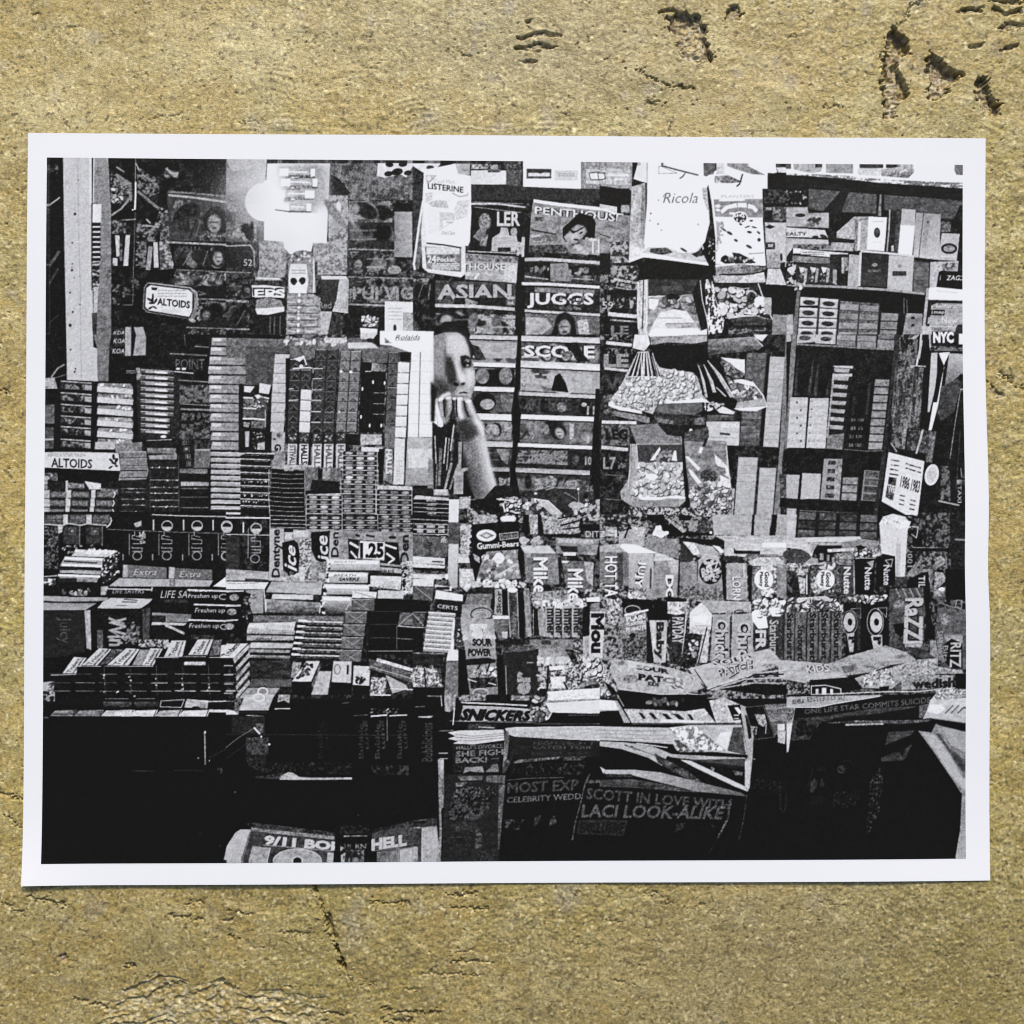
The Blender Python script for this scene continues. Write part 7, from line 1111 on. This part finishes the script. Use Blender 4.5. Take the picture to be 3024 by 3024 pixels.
# ---- the picture, one mesh for each thing it shows ----
gx,gy=np.meshgrid(np.linspace(0,CW,CW),np.linspace(0,CH,CH)); src=hmap(np.linalg.inv(HP),np.stack([gx.ravel(),gy.ravel()],1))
W2=bow(ground_xy(src)); VZ=paper_z(W2[:,0],W2[:,1])+.00005; VT=np.column_stack([W2,VZ])
IDC=IDM[:-1,:-1].copy(); cnt=np.bincount(IDC.ravel(),minlength=len(NAMES))
def pieces(im):
    """split every id into its connected pieces (runs joined row by row)"""
    par=[]; lab=np.zeros(im.shape,np.int32); prev=[]; owner=[]
    def find(a):
        while par[a]!=a: par[a]=par[par[a]]; a=par[a]
        return a
    for y in range(im.shape[0]):
        row=im[y]; cut=np.flatnonzero(np.diff(row))+1; st=np.r_[0,cut]; en=np.r_[cut,len(row)]; cur_=[]; j=0
        for a,b in zip(st.tolist(),en.tolist()):
            v=int(row[a])
            if v==0: continue
            n_=len(par); par.append(n_); owner.append(v); lab[y,a:b]=n_+1
            for (pa,pb,pv,pn) in prev:
                if pa>=b: break
                if pb>a and pv==v: par[find(n_)]=find(pn)
            cur_.append((a,b,v,n_))
        prev=cur_
    rt=np.array([0]+[find(i)+1 for i in range(len(par))]); lab=rt[lab]; u,inv,c_=np.unique(lab,return_inverse=True,return_counts=True)
    new=np.zeros(len(u),np.int32); nm=[('picture_ground',None)]; big={}
    for uu,cc in zip(u.tolist(),c_.tolist()):
        if uu: big[owner[uu-1]]=max(big.get(owner[uu-1],0),cc)
    for i,(uu,cc) in enumerate(zip(u.tolist(),c_.tolist())):
        if uu==0 or cc<220 or (cc<1400 and cc<big[owner[uu-1]]): continue
        new[i]=len(nm); nm.append(NAMES[owner[uu-1]])
    return new[inv].reshape(im.shape),nm
IDC,NAMES=pieces(IDC)
vi=np.arange(CW*CH).reshape(CH,CW); Q=np.stack([vi[1:,:-1],vi[1:,1:],vi[:-1,1:],vi[:-1,:-1]],-1).reshape(-1,4); idf=IDC.ravel(); lin=LIN.ravel()
order=np.argsort(idf,kind='stable'); sid=idf[order]; starts=np.searchsorted(sid,np.arange(len(NAMES)+1))
pic=None
for k_ in range(len(NAMES)):
    sel=order[starts[k_]:starts[k_+1]]
    if len(sel)==0: continue
    f=Q[sel]; uq,inv=np.unique(f.ravel(),return_inverse=True)
    o=newmesh('printed_picture' if k_==0 else 'printed_'+NAMES[k_][0],VT[uq],inv.reshape(-1,4),mi,root if k_==0 else pic,{'reflectance':('FLOAT',lin[uq])})
    if k_==0: pic=o; pic['label']='night picture of a crowded newsstand counter'
print('printed meshes',len(bpy.data.objects))

# =====================================================================
# THE GROUND: weathered ochre concrete, real relief under raking daylight
# =====================================================================
GN=1380; GH=.172                                  # dense cells across, half size in metres
rng=np.random.default_rng(5)
def gsm(sy,sx): return smooth(rng.standard_normal((GN,GN)).astype(np.float32),(sy,sx))
HGm=homog([tuple(q) for q in [(0,0),(3024,0),(3024,3024),(0,3024)]],[((x+GH)/(2*GH)*GN,(GH-y)/(2*GH)*GN) for x,y in ground_xy([(0,0),(3024,0),(3024,3024),(0,3024)])])
yy,xx=np.mgrid[0:GN,0:GN]; sp=hmap(np.linalg.inv(HGm),np.stack([xx.ravel(),yy.ravel()],1)); SX=sp[:,0].reshape(GN,GN); SY=sp[:,1].reshape(GN,GN)
def region(cx,cy,rx,ry,p=2): return np.exp(-(((SX-cx)/rx)**2+((SY-cy)/ry)**2)**(p/2)).astype(np.float32)
ja,jb,jc=gsm(2.2,2.2),gsm(5,5),gsm(.9,.9)
def chip(pts, jag=2.0, soft=1.1):
    """0..1 mask of a chipped hole with ragged edges, outline in photograph pixels"""
    P_=hmap(HGm,pts); c=P_.mean(0); x0,y0=np.maximum(P_.min(0)-12,0).astype(int); x1,y1=np.minimum(P_.max(0)+12,GN-1).astype(int)
    X,Y=np.meshgrid(np.arange(x0,x1),np.arange(y0,y1)); X=X+jag*(ja+.7*jc)[y0:y1,x0:x1]; Y=Y+jag*.8*jb[y0:y1,x0:x1]
    ins=np.zeros(X.shape,bool); dist=np.full(X.shape,1e9)
    for i in range(len(P_)):
        a=P_[i]; b=P_[(i+1)%len(P_)]; 
        if a[1]!=b[1]: ins^=((b[1]>Y)!=(a[1]>Y))&(X<(a[0]-b[0])*(Y-b[1])/(a[1]-b[1])+b[0])
        d=b-a; tt=np.clip(((X-a[0])*d[0]+(Y-a[1])*d[1])/(d@d+1e-9),0,1); dist=np.minimum(dist,np.hypot(X-a[0]-tt*d[0],Y-a[1]-tt*d[1]))
    M=np.zeros((GN,GN),np.float32); M[y0:y1,x0:x1]=np.clip(np.where(ins,dist,-dist)/soft+.3,0,1); D=np.zeros((GN,GN),np.float32); first=np.cumsum(ins,0)*(ins); runs=np.maximum.accumulate(first,0); D[y0:y1,x0:x1]=np.where(ins,first,0); return M,D
def crack(pts,w):
    P_=hmap(HGm,pts); M=np.zeros((GN,GN),np.float32)
    x0,y0=np.maximum(P_.min(0)-10,0).astype(int); x1,y1=np.minimum(P_.max(0)+10,GN-1).astype(int)
    if x1<=x0 or y1<=y0: return M
    X,Y=np.meshgrid(np.arange(x0,x1),np.arange(y0,y1)); X=X+1.3*jc[y0:y1,x0:x1]; Y=Y+.9*ja[y0:y1,x0:x1]+1.3*jc[::-1][y0:y1,x0:x1]; dist=np.full(X.shape,1e9)
    for a,b in zip(P_[:-1],P_[1:]):
        d=b-a; tt=np.clip(((X-a[0])*d[0]+(Y-a[1])*d[1])/(d@d+1e-9),0,1); dist=np.minimum(dist,np.hypot(X-a[0]-tt*d[0],Y-a[1]-tt*d[1]))
    ww=w*.85*np.clip(1+.45*ja[y0:y1,x0:x1]+.5*jc[y0:y1,x0:x1],.05,2.2)
    M[y0:y1,x0:x1]=np.clip(1-dist/ww,0,1); M=np.minimum(M*1.35,1)*1.9; return M
TRc=lambda *p:[(1512+p[i]*.7826,p[i+1]*.7826) for i in range(0,len(p),2)]      # notes taken on quarter views
BLc=lambda *p:[(p[i]*.7826,2544+p[i+1]*.7826) for i in range(0,len(p),2)]
FLl=lambda *p:[(p[i]*1.5652,p[i+1]*1.5652) for i in range(0,len(p),2)]
g1,g2,g3,g5,g9,g20,g60=gsm(1.0,1.3),gsm(1.5,2.1),gsm(2.6,3.6),gsm(4.5,6),gsm(9,11),gsm(22,26),gsm(60,70)
# trowel / brush strokes: fine horizontal ridges, swinging up to the right in places
def strokes(angle,period,seed):
    a=math.radians(angle); c=(SX*math.sin(a)+SY*math.cos(a))/period+1.1*g20*.6+.35*g9*.5
    return np.sin(2*math.pi*c)*np.clip(.55+.6*g9,0,1.4)
mm=.001
rough=.72+.28*np.clip(g60,-1.5,1.5)*.6
rough=rough*np.where(SY>2500,1.15,1.0)+.25*region(1500,2800,900,260)-.12*region(300,280,320,260)-.22*region(2250,330,420,240)
g0=gsm(.7,.7); ga=gsm(1.25,1.25); gran=np.clip(gsm(1.5,1.5)+.5*gsm(.8,.8),-.4,2.2); Hh=mm*(.020*g0*rough+.036*ga*rough+.032*gran*rough+.030*g2*rough+.030*g3*rough+.03*g5+.05*g9+.10*g20)
flat=np.clip((g9+.4)*1.3,0,1); Hh=Hh+mm*.035*np.maximum(g3,0)**1.5*flat-mm*.10*np.clip(gsm(1.1,1.5)-1.25,0,1.5)*rough
Hh+=mm*.036*strokes(2,19,0)*np.clip(.5+.9*g20+.5*g5,0,1.3)*(.9*region(1900,420,700,130)+.9*region(980,140,240,120)+.6*region(1000,350,500,110)+.5*region(1250,260,500,200))
Hh+=mm*.09*strokes(-24,31,0)*(region(2850,430,260,110)+.5*region(2980,1100,120,400)); Hh+=mm*.07*strokes(-30,30,0)*(region(2720,2700,330,140)+.4*region(2800,2900,300,120))
# pores
pore=np.clip((gsm(1.1,1.3)-2.35)*1.8,0,1); Hh-=mm*.4*pore
pits=[(chip(TRc(1435,95,1500,150,1498,195,1455,212,1445,250,1480,290,1498,355,1450,390,1445,445,1405,448,1392,330,1400,250,1405,150)),1.7),
      (chip(TRc(1578,188,1612,205,1640,240,1705,270,1650,322,1612,385,1570,362,1580,290,1562,225)),1.6),
      (chip(TRc(1775,278,1802,300,1792,335,1845,388,1838,430,1790,436,1760,385,1732,350,1745,308)),1.5),
      (chip(TRc(600,44,665,36,722,72,748,112,738,150,752,200,740,232,690,247,640,240,640,200,600,130,580,90),3.2),1.1),
      (chip(TRc(812,18,850,22,872,50,850,70,800,64)),.8),(chip(TRc(15,135,80,122,120,112,190,128,180,140,100,136,30,146),1.6),.7),(chip(TRc(5,180,70,166,90,152,125,170,170,182,100,192,20,190),1.6),.8),(chip(TRc(30,228,60,218,95,228,60,238),1.2),.5),(chip(TRc(45,76,75,72,72,90,50,88),1.),.5),
      (chip(TRc(548,42,600,28,640,40,600,46,556,52),1.6),.6),
      (chip(TRc(1660,38,1690,20,1740,28,1772,14,1765,40,1690,50),2),.8),(chip(TRc(1812,30,1860,42,1932,24,1932,46,1860,58,1815,52),2),.9),(chip(TRc(1790,2,1932,-10,1932,14,1850,16),2),.8),(chip(TRc(1820,100,1880,80,1932,84,1932,98,1860,108),1.6),.7),(chip(TRc(1716,168,1785,160,1780,172,1725,186),1.2),.7),(chip(TRc(1828,188,1870,170,1912,164,1900,186,1850,198),1.4),.8),
      (chip(FLl(1858,715,1890,742,1895,750,1870,735),1.5),.5),(chip(FLl(1866,735,1900,750,1880,752),1.2),.4),
      (chip(BLc(220,362,240,345,262,372,240,380),1.2),.6),(chip(BLc(838,218,880,212,884,226,850,228),1.2),.6),(chip(BLc(930,312,1010,318,1000,326,940,322),1.),.25)]
chipm=np.zeros((GN,GN),np.float32)
for (M,D),dp in pits:
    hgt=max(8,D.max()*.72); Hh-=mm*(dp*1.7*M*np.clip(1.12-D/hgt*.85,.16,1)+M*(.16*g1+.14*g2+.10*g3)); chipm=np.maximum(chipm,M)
# big shallow spall at the lower left with slanting broken layers
M,D=chip(BLc(400,530,470,482,560,432,650,424,700,440,780,452,850,448,930,488,1040,480,1130,492,1180,500,1222,520,1210,560,1250,700,380,700,360,600),2.6)
lay=((SX*.30*np.where(SX<640,1,-.35)+SY*.95)/34+.26*g9+.16*g5+.07*g2); saw=lay-np.floor(lay); brk=np.clip((g5+g9)*.9+.55,0,1)
Hh-=mm*M*(.62*(1-saw)*brk+.22+.11*g1+.10*g2+.07*g3); spall=M
for pts,wd,dp in ((BLc(1228,208,1250,262,1272,330,1302,402),4.0,1.3),(BLc(1186,76,1192,110),3,.9),(BLc(1205,135,1222,180),1.8,.5),(BLc(1302,402,1330,450,1325,470),1.6,.4),
    (TRc(470,262,520,294,572,316,640,326,690,332),1.8,.45),(TRc(1500,62,1440,110),1.2,.3),(TRc(600,460,590,525),1.5,.35),(TRc(1480,60,1500,20,1560,0),1.8,.4),
    (BLc(640,200,700,206,765,218),2.2,.5),(BLc(90,128,160,142,245,166),2.2,.5),(BLc(1700,374,1860,378),1.8,.5),(BLc(1590,420,1700,424,1810,430),1.6,.3),(BLc(1220,566,1300,578),2,.5),(BLc(1455,558,1540,566,1660,572),2.6,.6),(BLc(1440,598,1560,604),2.4,.6),(BLc(1400,148,1480,156,1550,160),2.2,.5),(BLc(1690,122,1800,124),2.6,.5),(BLc(1710,172,1840,176),2.2,.4),(BLc(280,510,340,530,400,548),2.2,.5),(BLc(1060,268,1170,274),1.6,.35),(BLc(700,160,780,148),1.6,.35),(BLc(860,275,905,290),2.2,.5),(BLc(840,460,900,480),2.2,.4),(BLc(870,182,960,194),2,.35),(BLc(20,160,90,196),2.0,.4),(BLc(470,400,530,390),2.2,.5),
    (FLl(1885,705,1932,735),1.8,.5),(FLl(0,735,20,740),1.8,.4),(FLl(0,1495,46,1508),2.0,.4),(FLl(10,1535,40,1560),1.8,.35),(FLl(1160,1850,1200,1855),1.6,.3),(FLl(1540,1700,1600,1705),1.6,.2)):
    Hh-=mm*dp*crack(pts,wd)
# scattered short scratches of the trowel
for _ in range(26):
    x=rng.random()*3024; y=rng.choice([rng.random()*400,2640+rng.random()*384]); l=20+60*rng.random(); a=rng.normal()*.12
    Hh-=mm*(.12+.22*rng.random())*crack([(x,y),(x+l*.5,y+l*a*.5+rng.normal()*2),(x+l,y+l*a)],1.0+.9*rng.random())
# keep the slab just below the sheet of paper
under=(SX>60)&(SX<2935)&(SY>385)&(SY<2620); Hh=np.where(under,np.minimum(Hh,.0001),np.minimum(Hh,.0005))
# pigment (surface colour, with light falloff and chip shade painted in)
def lerp(a,b,t): return a+(b-a)*np.clip(t,0,1)[...,None]
ochre=np.array([.445,.335,.104]); green=np.array([.360,.290,.080]); grey=np.array([.335,.295,.165]); pale=np.array([.68,.60,.33]); rust=np.array([.39,.275,.082]); dark=np.array([.17,.132,.045]); lav=np.array([.33,.31,.27])
col=np.tile(ochre,(GN,GN,1)).astype(np.float32)
col=lerp(col,green,.45+.5*g60+.35*g20); col*=(1+.07*g20+.05*g9+.05*g60)[...,None]; 
col=lerp(col,grey,.55*region(1750,200,520,200)+.45*region(1250,60,500,160)+.55*region(2150,2850,420,200)+.35*region(2600,2700,330,160)+.22*np.clip(g20,0,2))
col=lerp(col,rust,.28*np.clip(gsm(7,8)-1.1,0,1)*1.3+.6*region(755,2750,60,32,4)+.30*region(1650,2800,240,180)+.25*region(2350,120,500,220))
st=gsm(10,12)+.55*gsm(3,3.4)+.3*gsm(1.4,1.4)                                   # old crisp-edged stains in the cement skin
col=lerp(col,np.array([.265,.205,.068]),.50*np.clip((st-1.0)*2.2,0,1)*np.clip(.7+.5*g60,.15,1)); col=lerp(col,np.array([.47,.40,.185]),.55*np.clip((-st-.75)*1.8,0,1))
col=lerp(col,lav,.5*region(1670,2650,40,45,4)+.5*region(1040,2750,30,60)+.35*np.clip(gsm(7,7)-1.5,0,1))
col=lerp(col,pale,(.62+.2*(SY>2500))*np.clip(gsm(1.15,1.15)-.8,0,1.3)*(.55+.45*rough)+.20*np.clip(g5-.3,0,1)+.30*region(190,330,200,160)+.3*region(700,150,300,120)); col=lerp(col,dark,.85*np.clip(gsm(1.15,1.15)-.95,0,1.2)+.25*np.clip(g9-1.0,0,1)+.42*np.clip((SY-2300)/500,0,1)+.12*np.clip((SX-2200)/800,0,1))  # dark specks, plus light falloff toward the bottom painted into the colour
col=lerp(col,np.array([.17,.115,.06]),.85*chipm*np.clip(.7+.5*gsm(1.3,1.5),0,1)); col=lerp(col,np.array([.60,.54,.36]),.7*chipm*np.clip(gsm(1.2,1.2)-.4,0,1)+spall*.55*np.clip(gsm(1.3,1.5)-.1,0,1))  # brown chip floors, darkened further to paint their shade; pale aggregate flecks
col*=1+.07*gsm(.8,.9)[...,None]; col=np.clip(col,.02,.85)
# one sheet: dense in view, stretching out past it
grow=.0006*1.16**np.arange(34); ext=np.cumsum(grow); cx=np.linspace(-GH,GH,GN); ax_=np.concatenate([-GH-ext[::-1],cx,GH+ext]); K=len(ext); NT=len(ax_)
idx=np.concatenate([np.arange(K)[::-1]*7%GN,np.arange(GN),(GN-1-np.arange(K)*7)%GN]); idx[:K]=np.clip(np.arange(K,0,-1),0,GN-1); idx[-K:]=GN-1-np.arange(1,K+1)
ay_=-ax_                                            # row 0 is the top of the picture
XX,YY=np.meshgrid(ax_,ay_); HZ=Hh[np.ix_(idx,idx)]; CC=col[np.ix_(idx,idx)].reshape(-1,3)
gv=np.column_stack([XX.ravel(),YY.ravel(),HZ.ravel()]); vi=np.arange(NT*NT).reshape(NT,NT)
gf=np.stack([vi[1:,:-1],vi[1:,1:],vi[:-1,1:],vi[:-1,:-1]],-1).reshape(-1,4)
mg_,ntg,bgp=mat('ochre_concrete'); bgp.inputs['Roughness'].default_value=.5; bgp.inputs['Specular IOR Level'].default_value=.7
ca=ntg.nodes.new('ShaderNodeAttribute'); ca.attribute_name='pigment_and_shade'
tcg=ntg.nodes.new('ShaderNodeTexCoord'); n1=ntg.nodes.new('ShaderNodeTexNoise'); n1.inputs['Scale'].default_value=2300; n1.inputs['Detail'].default_value=4; n1.inputs['Roughness'].default_value=.65
n2=ntg.nodes.new('ShaderNodeTexNoise'); n2.inputs['Scale'].default_value=1150; n2.inputs['Detail'].default_value=3
ntg.links.new(tcg.outputs['Object'],n1.inputs['Vector']); ntg.links.new(tcg.outputs['Object'],n2.inputs['Vector'])
hsv=ntg.nodes.new('ShaderNodeHueSaturation'); mr=ntg.nodes.new('ShaderNodeMapRange'); mr.inputs['From Min'].default_value=.3; mr.inputs['From Max'].default_value=.7; mr.inputs['To Min'].default_value=.70; mr.inputs['To Max'].default_value=1.36
ntg.links.new(n2.outputs[0],mr.inputs['Value']); ntg.links.new(mr.outputs[0],hsv.inputs['Value']); ntg.links.new(ca.outputs['Color'],hsv.inputs['Color']); ntg.links.new(hsv.outputs[0],bgp.inputs['Base Color'])
bg_=ntg.nodes.new('ShaderNodeBump'); bg_.inputs['Strength'].default_value=.95; bg_.inputs['Distance'].default_value=.00022; ntg.links.new(n1.outputs[0],bg_.inputs['Height']); ntg.links.new(bg_.outputs[0],bgp.inputs['Normal'])
mr2=ntg.nodes.new('ShaderNodeMapRange'); mr2.inputs['To Min'].default_value=.30; mr2.inputs['To Max'].default_value=.62; ntg.links.new(n2.outputs[0],mr2.inputs['Value']); ntg.links.new(mr2.outputs[0],bgp.inputs['Roughness'])
go=newmesh('ground',gv,gf,mg_,None,{'pigment_and_shade':('FLOAT_COLOR',np.column_stack([CC,np.ones(len(CC))]))})
go['kind']='structure'; go['label']='rough weathered ochre concrete surface with chips and trowel marks'
